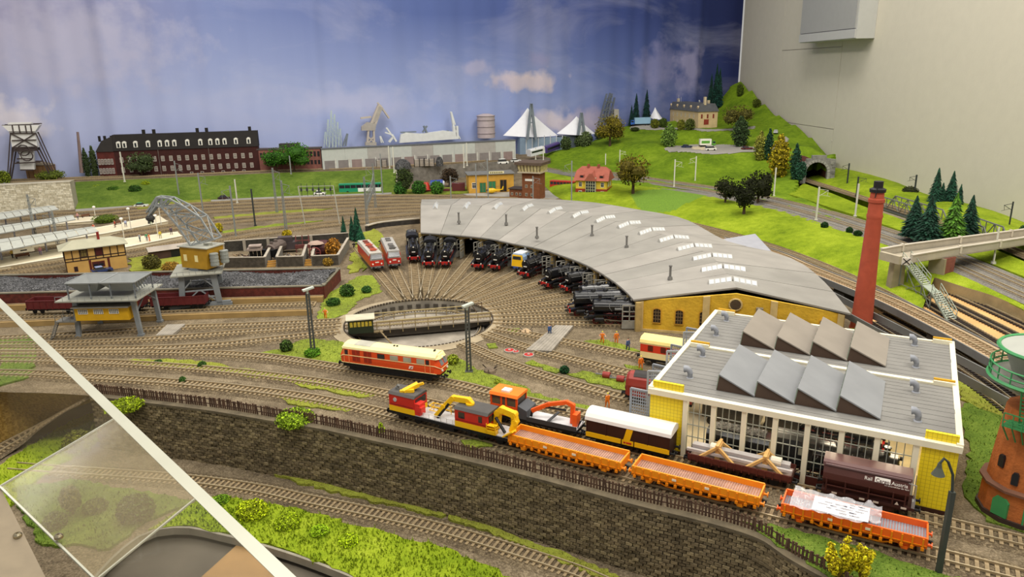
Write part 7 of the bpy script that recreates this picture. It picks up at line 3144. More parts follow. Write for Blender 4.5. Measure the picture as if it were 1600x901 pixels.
def warehouse():
 p,rz,L=frame((505,265.5),(806,249),Z_UP)
 t=thing('warehouse','long pale grey corrugated warehouse with a row of grey roller doors','building',p,rz)
 H=8.4
 a,b=M('b9bdb8',.7,n=.04),M('a6a39e',.7,n=.06)
 panels=9
 for k in range(panels):
  m=MB()
  x0,x1=L*k/panels,L*(k+1)/panels
  m.box(x0,x1-.04,0,3.2,0,H)
  for i in range(14):
   x=x0+(x1-x0)*(i+.5)/14
   m.box(x-.12,x+.12,-.05,0,H*.5,H-.1)
  part('wall_panel',b if k in(2,4,7)else a,t,m)
 m=MB()
 m.box(-.2,L+.2,-.25,3.4,H,H+.35)
 part('roof',M('5c5f62',.7),t,m)
 nd=15
 for k in range(nd):
  x=.8+(L-1)*k/nd
  m=MB()
  w_=(L-1)/nd*.74
  m.box(x,x+w_,-.06,0,0,3.7)
  d=part('roller_door',M('87817f' if k%4!=2 else '94807c',.7,n=.08),t,m)
  m=MB()
  for z in np.linspace(.3,3.4,8):
   m.box(x,x+w_,-.1,-.05,z,z+.06)
  part('door_ribs',M('77716e',.7),d,m)
  m=MB()
  m.box(x+w_+.1,x+w_+.6,-.3,0,0,4.2)
  part('pilaster',M('c4c2bb',.7),t,m)

def headframe():
 t=thing('winding_tower','white and dark steel pit headframe with wide top platform at the left edge','tower',Wc(46,277,5))
 O=Vector(t.location)/U
 w_=lambda x,y,o=5:Wc(x,y,o)-O
 dk,wh=M('3d3230',.7,n=.15),M('dddcd8',.6,n=.04)
 m=MB()
 for a,b in(((26,205),(62,205)),((26,218),(62,218)),((28,232),(63,232)),((30,245),(66,245))):
  pass
 m.hexa([w_(27,228,4),w_(66,228,4),w_(66,228,7),w_(27,228,7)],[w_(22,203,4),w_(62,203,4),w_(62,203,7),w_(22,203,7)])
 m.hexa([w_(38,262,4),w_(60,262,4),w_(60,262,6),w_(38,262,6)],[w_(36,232,4),w_(58,232,4),w_(58,232,6),w_(36,232,6)])
 m.hexa([w_(22,203,3.6),w_(63,203,3.6),w_(63,203,7.6),w_(22,203,7.6)],[w_(12,194,3.6),w_(69,194,3.6),w_(69,194,7.6),w_(12,194,7.6)])
 m.hexa([w_(20,194,4),w_(56,194,4),w_(56,194,7),w_(20,194,7)],[w_(21,190,4),w_(56,189.5,4),w_(56,189.5,7),w_(21,190,7)])
 part('cladding',wh,t,m)
 m=MB()
 for o in(3.6,7.4):
  for a,b in(((25,205),(20,277)),((63,205),(90,264)),((30,228),(22,277)),((64,228),(84,268)),((12,194),(69,192)),((25,206),(63,206)),((27,217),(64,216)),((28,228),(66,227)),((25,206),(66,227)),((63,206),(28,228)),
((28,230),(66,230)),((27,233),(66,232)),((35,245),(58,245)),((30,252),(70,250)),((40,262),(60,262))):
   m.bar(w_(*a,o),w_(*b,o),.45 if a[1]>226 else .35)
 for x in(30,40,50,58):
  m.bar(w_(x,206,7.6),w_(x-2,194,7.6),.4)
 part('lattice',dk,t,m)
 m=MB()
 for x,y in((45,232),(50,240)):
  c=w_(x,y,7.6)
  m.tube([c+CDIR*(2.0*math.cos(a))+Vector((0,0,2.0*math.sin(a)))for a in np.linspace(0,2*PI,15)],.22,4)
 part('pulley_wheel',dk,t,m)
 p,rz,L=frame((28,280),(83,279),Z_UP)
 t=thing('wooden_shed','brown wooden shed with low gable below the headframe','shed',p,rz)
 walls(t,L,3,5.4,M('8a6844',.8,n=.12,s=40))
 m=MB()
 m.hexa([(-.3,-.3,5.4),(L+.3,-.3,5.4),(L+.3,3.2,5.4),(-.3,3.2,5.4)],[(L*.42,.5,7.1),(L*.58,.5,7.1),(L*.58,2.5,7.1),(L*.42,2.5,7.1)])
 part('roof',M('857a68',.8),t,m)
 for k in range(7):
  m=MB()
  x=L*(k+.3)/7
  m.box(x,x+.25,-.08,0,.3,5.2)
  part('batten',M('765636',.8),t,m)

def skyline():
 wh,gr=M('d9dcda',.6,n=.05),M('77818a',.6,n=.08)
 # slewing crane and its neighbours
 def sk(name,label,cat,base,bars,mat,blocks=(),group=None):
  t=thing(name,label,cat,Wc(*base,3),group=group)
  O=Vector(t.location)/U
  m=MB()
  for a,b,w_ in bars:
   for o in(2.4,3.6):
    m.bar(Wc(*a,o)-O,Wc(*b,o)-O,w_*.8)
  part('lattice',mat,t,m)
  for q in blocks:
   m=MB()
   m.hexa([Wc(*c,2)-O for c in q],[Wc(*c,4.2)-O for c in q])
   part('machine_house',wh if name=='ship' else M('a49f98',.7,n=.08),t,m)
  return t
 sk('harbour_crane','big pale slewing harbour crane with bent jib above the warehouse roof','crane',(577,226),[((572,226),(574,200),1),((583,226),(582,200),1),((573,212),(583,222),.7),((583,212),(573,222),.7),((578,193),(590,164),1.3),((583,197),(594,166),1.3),((592,164),(606,184),.9),((562,184),(578,182),.9),((580,190),(590,172),.8),((588,160),(593,166),.8)],M('b9b0a5',.6,n=.05),
[((563,197),(563,203),(584,203),(586,192),(572,190)),((569,221),(569,226),(586,226),(586,221)),((579,194),(588,186),(596,168),(590,165))])
 bars=[]
 for k,(x,top)in enumerate(((505,205),(509,186),(514,172),(519,178),(524,190),(528,200))):
  bars+=[((x,229),(x+2,top),.22),((x+4,229),(x+3,top),.22)]
  for y in range(int(top)+6,226,8):
   bars.append(((x,y),(x+5,y+7),.13))
 sk('lattice_towers','cluster of pale green steel lattice towers left above the warehouse','tower',(516,229),bars,M('b4c4c2',.6,n=.05))
 sk('tower_crane','small pale crane leaning left behind the warehouse roof, left of the ship','crane',(612,221),[((606,221),(612,213),1),((617,220),(611,210),1),((612,213),(602,199),.8),((612,210),(600,206),.7),((594,222),(592,212),.5),((597,222),(593,212),.5)],wh)
 sk('tower_crane','tall thin white jib of a crane in front of the ship silhouette, right end','crane',(710,216),[((708,216),(706,196),1.4),((706,197),(702,174),.8),((708,194),(702,174),.7),((712,216),(711,196),1.2),((716,216),(706,198),.6)],wh)
 sk('tower_crane','thin dark mast crane right of the lattice towers','crane',(538,226),[((535,227),(541,208),.6),((539,227),(542,208),.6)],gr)
 sk('ship','long white ship silhouette with deck cranes behind the warehouse','ship',(660,220),[((624,206),(648,205),.6),((660,196),(668,215),.9),((658,206),(665,196),.6),((636,210),(640,219),.7),((646,209),(644,219),.7),((690,204),(692,216),.8),((697,203),(698,216),.8)],gr,[((622,222),(624,209),(632,206),(655,208),(690,203),(706,205),(712,216))])
 # gasometer
 b,tp=Wc(756,214,4),Wc(756,180,4)
 t=thing('gasometer','round pale lilac gasometer tank behind the warehouse roof','tank',b)
 r=(Wc(769,200,4)-Wc(743,200,4)).length/2
 h=tp.z-b.z
 m=MB()
 m.lathe([(r,0),(r,h),(r*.9,h+.3),(r*.4,h+.9)],28)
 part('drum',M('b3a6a8',.7,n=.05),t,m,True)
 m=MB()
 for f in(.2,.5,.8,.98):
  m.lathe([(r+.05,h*f),(r+.25,h*f),(r+.25,h*f+.3),(r+.05,h*f+.3)],28)
 part('rings',M('9d9195',.7),t,m)
 # tent roofed stadium
 t=thing('tent_hall','white tent roofed hall with two pylons and a blue grey wall','building',Wc(840,238,6))
 O=Vector(t.location)/U
 w_=lambda x,y,o=5:Wc(x,y,o)-O
 tent=M('e9eaf0',.6,n=.02)
 for px,py,l,r_,by in((821,168,783,868,211),(897,181,866,926,208),(1019,167,1010,1030,184)):
  m=MB()
  n=9
  rows=[]
  for j in range(7):
   f=j/6
   row=[]
   for i in range(n):
    u=i/(n-1)
    ex,ey=l+(r_-l)*u,by+1.5*math.sin(u*PI)
    q=f**.8
    row.append(w_(px+(ex-px)*q,py+(ey-py)*(q**.85),3+4*math.sin(u*PI)*f))
   rows.append(row)
  m.loft(rows)
  part('tent_roof',tent,t,m)
 for px,py,l,r_,by in((821,164,815,828,216),(898,178,893,903,209)):
  m=MB()
  m.bar(w_(px,py-3,8),w_(l,by,8),1.1)
  m.bar(w_(px,py-3,8),w_(r_,by,8),1.1)
  m.bar(w_((px+l)/2+.5,(py+by)/2,8),w_((px+r_)/2,(py+by)/2,8),.5)
  part('pylon',gr,t,m)
 for k in range(7):
  x0,x1=806+k*9.3,806+(k+1)*9.3
  m=MB()
  m.hexa([w_(x0,240,2),w_(x1-.4,240,2),w_(x1-.4,240,6),w_(x0,240,6)],[w_(x0,214,2),w_(x1-.4,213,2),w_(x1-.4,213,6),w_(x0,214,6)])
  part('wall_panel',M('8c9fb3' if k%2 else '7d91a6',.6,n=.05),t,m)
  m=MB()
  m.bar(w_(x1,240,6.2),w_(x1,210,6.2),.35)
  part('post',M('c9ccd0',.5),t,m)
 m=MB()
 m.hexa([w_(868,240,2),w_(905,236,2),w_(905,236,5),w_(868,240,5)],[w_(868,211,2),w_(905,210,2),w_(905,210,5),w_(868,211,5)])
 part('dark_side',M('4e5660',.7),t,m)
 bars=[]
 for x0,y0,x1,y1 in((931,196,944,146),(936,196,949,145),(941,196,952,146),(947,196,956,152),(932,190,950,188),(938,172,955,172),(941,158,955,160),(935,183,952,182)):
  bars.append(((x0,y0),(x1,y1),.4))
 for k in range(5):
  bars.append(((934+k*2.6,190-k*9),(946+k*1.6,182-k*8),.3))
 sk('conveyor_tower','black and white lattice conveyor tower rising behind the autumn tree','tower',(940,196),bars,M('62686e',.6,n=.05),[((954,170),(954,196),(961,196),(961,170))])
 # thin chimney at the left
 t=thing('factory_stack','thin brown factory stack left of the dark factory','chimney',Wc(131,268,4))
 m=MB()
 m.cyl((0,0,0),Wc(124.5,205,4)-Wc(131,268,4),.75,.45,10)
 part('shaft',M('7d6a66',.8),t,m)

def workshop():
 p,rz,L=frame((733,302),(803,299))
 t=thing('yellow_workshop','yellow workshop with flat grey roof and green doors beside the signal tower','building',p,rz)
 W,H=9,6.8
 yl=M('c99a3e',.85,n=.1,s=50)
 walls(t,L,W,H,yl)
 m=MB()
 m.box(-.5,L+.5,-.6,W+.5,H,H+.3)
 part('roof',M('6f6f6c',.8,n=.1),t,m)
 m=MB()
 m.box(L*.45,L*.78,-.4,-.2,H+.3,H+1.2)
 sg=part('roof_sign',M('e6dcae',.6,n=0),t,m)
 m=MB()
 for k in range(7):
  m.box(L*.47+k*.72,L*.47+k*.72+.42,-.46,-.4,H+.5,H+1.0)
 part('lettering',M('5c5a3c',.6,n=0),sg,m)
 for x,w_,h,c in((4.2,2.2,3.8,'2c6e4a'),(7.6,2.6,4.2,'2f7a50'),(12.0,2.4,4.6,'1f1c19')):
  m=MB()
  m.box(x,x+w_,-.08,.0,.2,h)
  d=part('door',M(c,.6,n=.08),t,m)
  m=MB()
  m.box(x-.2,x,-.15,0,.1,h+.2)
  m.box(x+w_,x+w_+.2,-.15,0,.1,h+.2)
  m.box(x,x+w_,-.15,0,h,h+.2)
  m.box(x+w_/2-.04,x+w_/2+.04,-.12,-.05,.2,h)
  part('door_frame',M('a87b2c',.8),d,m)
 win(t,1.2,1.8,1.6,2.2,0)
 h=thing('helicopter','small yellow helicopter parked in front of the yellow workshop','helicopter',g(768,303),.15)
 ye=M('f0c020',.4,n=.03,coat=.3)
 m=MB()
 m.sph((0,0,1.3),(1.9,.9,1.0),12,7)
 m.hexa([(1.2,-.35,1.1),(4.2,-.12,1.5),(4.2,.12,1.5),(1.2,.35,1.1)],[(1.2,-.3,1.8),(4.2,-.1,1.75),(4.2,.1,1.75),(1.2,.3,1.8)])
 m.hexa([(3.8,-.08,1.5),(4.4,-.08,1.5),(4.4,.08,1.5),(3.8,.08,1.5)],[(4.3,-.06,2.8),(4.7,-.06,2.8),(4.7,.06,2.8),(4.3,.06,2.8)])
 part('fuselage',ye,h,m,True)
 m=MB()
 m.sph((-1.0,0,1.45),(.95,.75,.65),10,6)
 part('canopy_glass',GLS,h,m,True)
 m=MB()
 m.cyl((0,0,2.2),(0,0,2.7),.12,n=6)
 m.bar((-3.4,-.6,2.7),(3.4,.6,2.7),.22,.05)
 m.bar((-.6,3.4,2.7),(.6,-3.4,2.7),.22,.05)
 part('rotor',M('4c4c4a',.5),h,m)
 m=MB()
 for s in(-.7,.7):
  m.bar((-1.5,s,.12),(1.4,s,.12),.12)
  m.bar((-.6,s,.12),(-.5,s*.6,.7),.1)
  m.bar((.7,s,.12),(.6,s*.6,.7),.1)
 part('skids',GREYM,h,m)
 # brick signal tower
 p,rz,L=frame((816,311),(843,312.5))
 t=thing('signal_tower','brown brick signal tower with glazed overhanging control room','tower',p,rz)
 br=M('7a4a2c',.85,n=.15,s=90)
 H=9.5
 walls(t,L,5.5,H,br)
 for z,hh in((1.2,1.1),(4.2,1.1)):
  for x in(1.2,3.3):
   win(t,x,z,.9,hh,0,M('cfc4ac',.6))
 m=MB()
 m.box(1.2,4.6,-.1,0,6.6,7.4)
 part('name_plate',WHITE,t,m)
 m=MB()
 m.box(-1.2,L+.8,-1.2,6.2,H,H+.5)
 part('balcony',M('b9ad94',.7),t,m)
 m=MB()
 m.hexa([(-.9,-.9,H+.5),(L+.5,-.9,H+.5),(L+.5,6,H+.5),(-.9,6,H+.5)],[(-1.3,-1.4,H+2.9),(L+.9,-1.4,H+2.9),(L+.9,6.4,H+2.9),(-1.3,6.4,H+2.9)])
 cr=part('control_room',M('cbbf8e',.3,n=.25,s=120),t,m)
 m=MB()
 for k in range(8):
  f=k/7
  m.bar((-.95+(L+1.5)*f,-.98,H+.5),(-1.35+(L+2.3)*f,-1.48,H+2.9),.16)
 part('window_posts',BROWN,cr,m)
 m=MB()
 m.box(-2,L+1.6,-2.1,7.0,H+2.9,H+3.8)
 part('roof',M('57483c',.8,n=.1),t,m)
 walls(t,5.2,5,3.4,br,'annexe',0,-5.2,.5)
 m=MB()
 m.box(-5.6,0,.1,5.8,3.4,3.7)
 part('annexe_roof',M('4b4039',.8),t,m)
 for x in(-4.6,-2.8,-1.4):
  win(t,x,1.2,.8,1.0,.5,M('cfc4ac',.6))
 # red roofed house
 p,rz,L=frame((899,307),(948,309))
 t=thing('station_house','yellow and red brick house with red half-hipped roof on the lawn','house',p,rz)
 W=8.5
 yl,rb=M('d9b93e',.8,n=.06),M('8e3322',.85,n=.15,s=90)
 walls(t,L,W,3.0,rb,'lower_walls')
 walls(t,L-.2,W-.2,3.2,yl,'upper_walls',3.0,.1,.1)
 m=MB()
 m.exy([(L*.34,0),(L*.66,0),(L*.66,7.0),(L*.5,8.2),(L*.34,7.0)],-.8,1)
 gb=part('bay',M('a5a48c',.7,n=.1),t,m)
 m=MB()
 for k in range(4):
  for j in range(6):
   m.box(L*.36+k*.85,L*.36+k*.85+.6,-.86,-.8,.8+j*1.05,.8+j*1.05+.8)
 part('bay_panes',DARKW,gb,m)
 for x in(1.2,L-2.3):
  win(t,x,.8,1.2,1.5,0)
  win(t,x,3.7,1.2,1.7,.1)
 for y,z in((2,.8),(5,.8),(2,3.7),(5,3.7)):
  m=MB()
  m.box(L-.1,L+.05,y,y+1.2,z,z+1.6)
  part('side_window',WHITE,t,m)
 roof=M('9c5646',.8,n=.12,s=60,b=.3)
 m=MB()
 z=6.0
 m.hexa([(-.7,-.8,z),(L+.7,-.8,z),(L+.7,W+.6,z),(-.7,W+.6,z)],[(-.3,W*.32,z+3.2),(L+.3,W*.32,z+3.2),(L+.3,W*.62,z+3.2),(-.3,W*.62,z+3.2)])
 m.hexa([(-.3,W*.32,z+3.2),(L+.3,W*.32,z+3.2),(L+.3,W*.62,z+3.2),(-.3,W*.62,z+3.2)],[(1.4,W*.47,z+4.6),(L-1.4,W*.47,z+4.6),(L-1.4,W*.49,z+4.6),(1.4,W*.49,z+4.6)])
 m.hexa([(L*.3,-1.1,z),(L*.7,-1.1,z),(L*.7,W*.4,z),(L*.3,W*.4,z)],[(L*.46,-1.1,z+2.6),(L*.54,-1.1,z+2.6),(L*.54,W*.4,z+3.6),(L*.46,W*.4,z+3.6)])
 part('roof',roof,t,m)
 for x in(L*.12,L*.74):
  m=MB()
  m.hexa([(x,.2,z+.9),(x+1.8,.2,z+.9),(x+1.8,2.4,z+.9),(x,2.4,z+.9)],[(x+.2,.2,z+1.9),(x+1.6,.2,z+1.9),(x+1.6,2.6,z+2.4),(x+.2,2.6,z+2.4)])
  d=part('dormer',roof,t,m)
  m=MB()
  m.box(x+.35,x+1.45,.1,.2,z+1.05,z+1.7)
  part('dormer_window',DARKW,d,m)
 for x in(L*.3,L*.62):
  m=MB()
  m.box(x,x+.8,W*.4,W*.5,z+4,z+5.4)
  part('chimney',M('8e4a38',.8),t,m)
 m=MB()
 for k in range(16):
  x=-1.5+(L+3.2)*k/15
  m.box(x-.07,x+.07,-2.6,-2.5,0,.9)
 m.box(-1.5,L+1.7,-2.6,-2.52,.6,.72)
 part('garden_fence',M('5a3326',.8),t,m)

def mansion():
 a,b=on_hill(1044,193),on_hill(1090,203)
 z=16.6
 p,rz,L=frame((1044,190),(1093,200),z)
 rz=heading(g(1044,192.5,z),g(1093,200,z))
 p=g(1044,193,z)
 L=(g(1093,200,z)-p).length
 t=thing('mansion','cream three storey mansion with grey mansard roof on the hill','house',p,rz)
 W,H=10.,7.6
 cm=M('cdb488',.8,n=.08,s=50)
 walls(t,L,W,H+2,cm,'walls',-2)
 for row in(.9,4.4):
  for k in range(7):
   win(t,.9+k*(L-1.5)/7,row,1.0,2.0,0,M('e8ddc4',.6),M('7d7468',.4))
 for k in range(3):
  m=MB()
  m.box(L-.02,L+.06,1.4+k*3,2.2+k*3,4.4,6.4)
  part('side_window',M('7c2e22',.6),t,m)
 m=MB()
 m.box(L,L+.06,3,5.5,1.5,4.0)
 part('red_mural',M('8c3626',.7),t,m)
 m=MB()
 m.hexa([(-.5,-.5,H),(L+.5,-.5,H),(L+.5,W+.5,H),(-.5,W+.5,H)],[(.9,1.2,H+3.6),(L-.9,1.2,H+3.6),(L-.9,W-1.2,H+3.6),(.9,W-1.2,H+3.6)])
 part('roof',M('55565a',.8,n=.1,s=60),t,m)
 for k in range(5):
  x=1.3+k*(L-3.4)/4
  m=MB()
  m.box(x,x+1.3,.05,1.4,H+.7,H+2.0)
  m.hexa([(x-.1,-.05,H+2),(x+1.4,-.05,H+2),(x+1.4,1.6,H+2),(x-.1,1.6,H+2)],[(x+.6,-.05,H+2.7),(x+.7,-.05,H+2.7),(x+.7,1.6,H+2.7),(x+.6,1.6,H+2.7)])
  d=part('dormer',M('c9b38c',.7),t,m)
  m=MB()
  m.box(x+.35,x+.95,0,.08,H+.9,H+1.8)
  part('pane',DARKW,d,m)
 for x,y,h in((3,3,1.6),(L-4,6,1.5),(L-1.6,3,3.2)):
  m=MB()
  m.box(x,x+1.2,y,y+1,H+3,H+3.6+h)
  part('chimney',M('c9b898',.7),t,m)
 m=MB()
 m.bar((5,3,H+3.6),(5,3,H+7),.1)
 m.bar((8,3,H+3.6),(8,3,H+6),.1)
 m.cyl((L-5,2.4,H+4.6),(L-5,2.7,H+4.7),.6,n=10)
 part('aerials',M('b9babc',.5),t,m)

def tunnel():
 p=g(1250,284,4)
 q=g(1303,284,4)
 rz,L=heading(p,q),(q-p).length
 z0,zt=3.4,hgt(1275,243,(p+q)/2)+4
 t=thing('tunnel_portal','grey stone tunnel portal with arched dark mouth in the hillside','tunnel portal',Vector((p.x,p.y,z0)),rz)
 st=M('7f7d78',.9,n=.25,s=90,b=.6)
 H=zt-z0
 cx,r,sp=L*.46,L*.31,H*.4
 arc=[(cx+r*math.cos(a),sp+r*math.sin(a))for a in np.linspace(PI,0,13)]
 m=MB()
 outer=[(0,0),(0,H*.78),(L*.14,H*.78),(L*.14,H*.88),(L*.3,H*.88),(L*.3,H),(L*.72,H),(L*.72,H*.9),(L,H*.86),(L,0)]
 V=outer+[(cx+r,0)]+arc[::-1]+[(cx-r,0)]
 n=len(V)
 tris=tessellate_polygon([[Vector((a,b,0))for a,b in V]])
 m.add([(a,0,b)for a,b in V]+[(a,1.5,b)for a,b in V],[tuple(i)for i in tris]+[(i,(i+1)%n,n+(i+1)%n,n+i)for i in range(n)])
 part('portal_wall',st,t,m)
 for i in range(12):
  a0,a1=PI-PI*i/12,PI-PI*(i+1)/12
  m=MB()
  qd=[(cx+k*math.cos(a),sp+k*math.sin(a))for k,a in((r,a0-.02),(r*1.25,a0-.02),(r*1.25,a1+.02),(r,a1+.02))]
  m.exy(qd,-.3,.1)
  part('voussoir',M('96948e',.9,n=.15,s=90),t,m)
 for s in(0,1):
  for k in range(6):
   m=MB()
   x=cx-r*1.25 if s==0 else cx+r
   m.box(x,x+r*.25,-.3,.1,sp*k/6+.04,sp*(k+1)/6-.04)
   part('quoin',M('96948e',.9,n=.15,s=90),t,m)
 for i in range(9):
  for j in range(7):
   x,z=L*(i+.5*(j%2))/9.5,H*.8*j/7
   if math.hypot(x+L*.05-cx,max(0,z-sp))<r*1.5 and z<sp+r*1.3:
    continue
   m=MB()
   m.box(x+.06,x+L/9.5-.06,-.14-random.uniform(0,.1),.02,z+.06,z+H*.8/7-.06)
   part('stone',random.choice((st,M('8d8b84',.9,n=.2,s=90),M('6f6d68',.9,n=.2,s=90))),t,m)
 m=MB()
 m.loft([[(a,y,b)for a,b in[(cx-r,0)]+arc+[(cx+r,0)]]for y in(1.4,22)])
 m.poly([(a,22,b)for a,b in[(cx-r,0)]+arc+[(cx+r,0)]])
 part('tunnel_lining',M('4a2018',.9,n=.2),t,m)
 # stone wing down the slope at the right
 m=MB()
 m.hexa([(L,0,0),(L+1.2,4,0),(L+1.2,5,0),(L,1.5,0)],[(L,0,H*.86),(L+1.2,4,H*.8),(L+1.2,5,H*.8),(L,1.5,H*.86)])
 part('wing_wall',st,t,m)

factory()
brick_block()
warehouse()
headframe()
skyline()
workshop()
mansion()
tunnel()

def white_wall():
 a,b=g(-60,338),g(117,327)
 rz,L=heading(a,b),(b-a).length
 H=hgt(60,288,g(60,332))
 t=bpy.data.objects.new('wall_bank',None)
 COL.objects.link(t)
 struct(t)
 t.location,t.rotation_euler[2]=a*U,rz
 m=MB()
 m.box(0,L,0,6,0,H)
 part('core',M('9f9884',.9,n=.1),t,m)
 m=MB()
 for j in range(16):
  z=H*j/16
  x=-random.uniform(0,1)
  while x<L:
   w_=random.uniform(.8,1.7)
   m.mat(random.randrange(3)).box(max(0,x+.04),min(L,x+w_-.04),-.12-random.uniform(0,.1),0,z+.03,z+H/16-.03)
   x+=w_
 part('stones',[M('d3cbb2',.9,n=.1,s=90),M('c2b99f',.9,n=.1,s=90),M('e0d9c2',.9,n=.1,s=90)],t,m,kind='stuff')
 m=MB()
 m.box(-.1,L+.2,-.35,.6,H,H+.25)
 part('coping',M('cfc8b4',.8),t,m)

white_wall()

# ================================================================ right side: chimney, bridges, water tower
def chimney():
 b=g(1345,512)
 h=hgt(1368,283,b)
 t=thing('brick_chimney','tall round red brick chimney with black cap behind the yellow hall','chimney',b)
 rd=M('ab4d35',.8,n=.1,s=60,b=.2)
 m=MB()
 r0,r1=1.75,1.0
 pr=[(r0*1.1,0),(r0,.6)]+[(r0+(r1-r0)*f,h*f)for f in(.2,.4,.6,.75)]
 pr+=[(1.22,h*.76),(1.3,h*.775),(1.18,h*.79),(1.16,h*.86),(1.3,h*.865),(1.3,h*.885),(1.1,h*.89),(1.05,h*.93)]
 m.lathe(pr,24)
 part('shaft',rd,t,m,True)
 m=MB()
 m.lathe([(1.25,h*.93),(1.3,h*.95),(1.0,h*.955),(.75,h*.96),(.75,h),(.5,h)],20)
 part('cap',M('1b1a1b',.6,n=.1),t,m)
 m=MB()
 m.bar((-.9,-1.2,h*.9),(-.6,-1.0,h*.97),.12)
 part('ladder_end',BLK2,t,m)

def viaduct():
 P=TR['V']
 nn=normals(P)
 t=thing('viaduct','low viaduct with dark grey side girder carrying the light brown track','bridge',P[0])
 O=P[0]
 top=lambda p,q,d,z:p-O+q*d+Vector((0,0,z))
 m=MB()
 m.loft([[top(p,q,-2.1,-.1)for p,q in zip(P,nn)],[top(p,q,-2.1,.1)for p,q in zip(P,nn)],[top(p,q,2.1,.1)for p,q in zip(P,nn)],[top(p,q,2.1,-.1)for p,q in zip(P,nn)]],False)
 part('deck',M('b09877',.8,n=.12,s=40),t,m)
 for s in(-1,1):
  m=MB()
  m.loft([[top(p,q,s*2.2-.12,-.9)for p,q in zip(P,nn)],[top(p,q,s*2.2-.12,.3)for p,q in zip(P,nn)],[top(p,q,s*2.2+.12,.3)for p,q in zip(P,nn)],[top(p,q,s*2.2+.12,-.9)for p,q in zip(P,nn)]],True)
  part('side_girder',M('6d6d6b',.7,n=.08),t,m)
 for px in((1290,470),(1457,540)):
  c=g(*px)
  i=min(range(len(P)),key=lambda k:(Vector((P[k].x,P[k].y,0))-c).length)
  q=P[i]-O
  m=MB().xf((q.x,q.y,0),heading(P[i-1],P[i+1]))
  m.box(-1.6,1.6,-1.8,1.8,-O.z,q.z-.1)
  part('stone_pier',M('353330',.9,n=.3,s=100,b=.6),t,m)

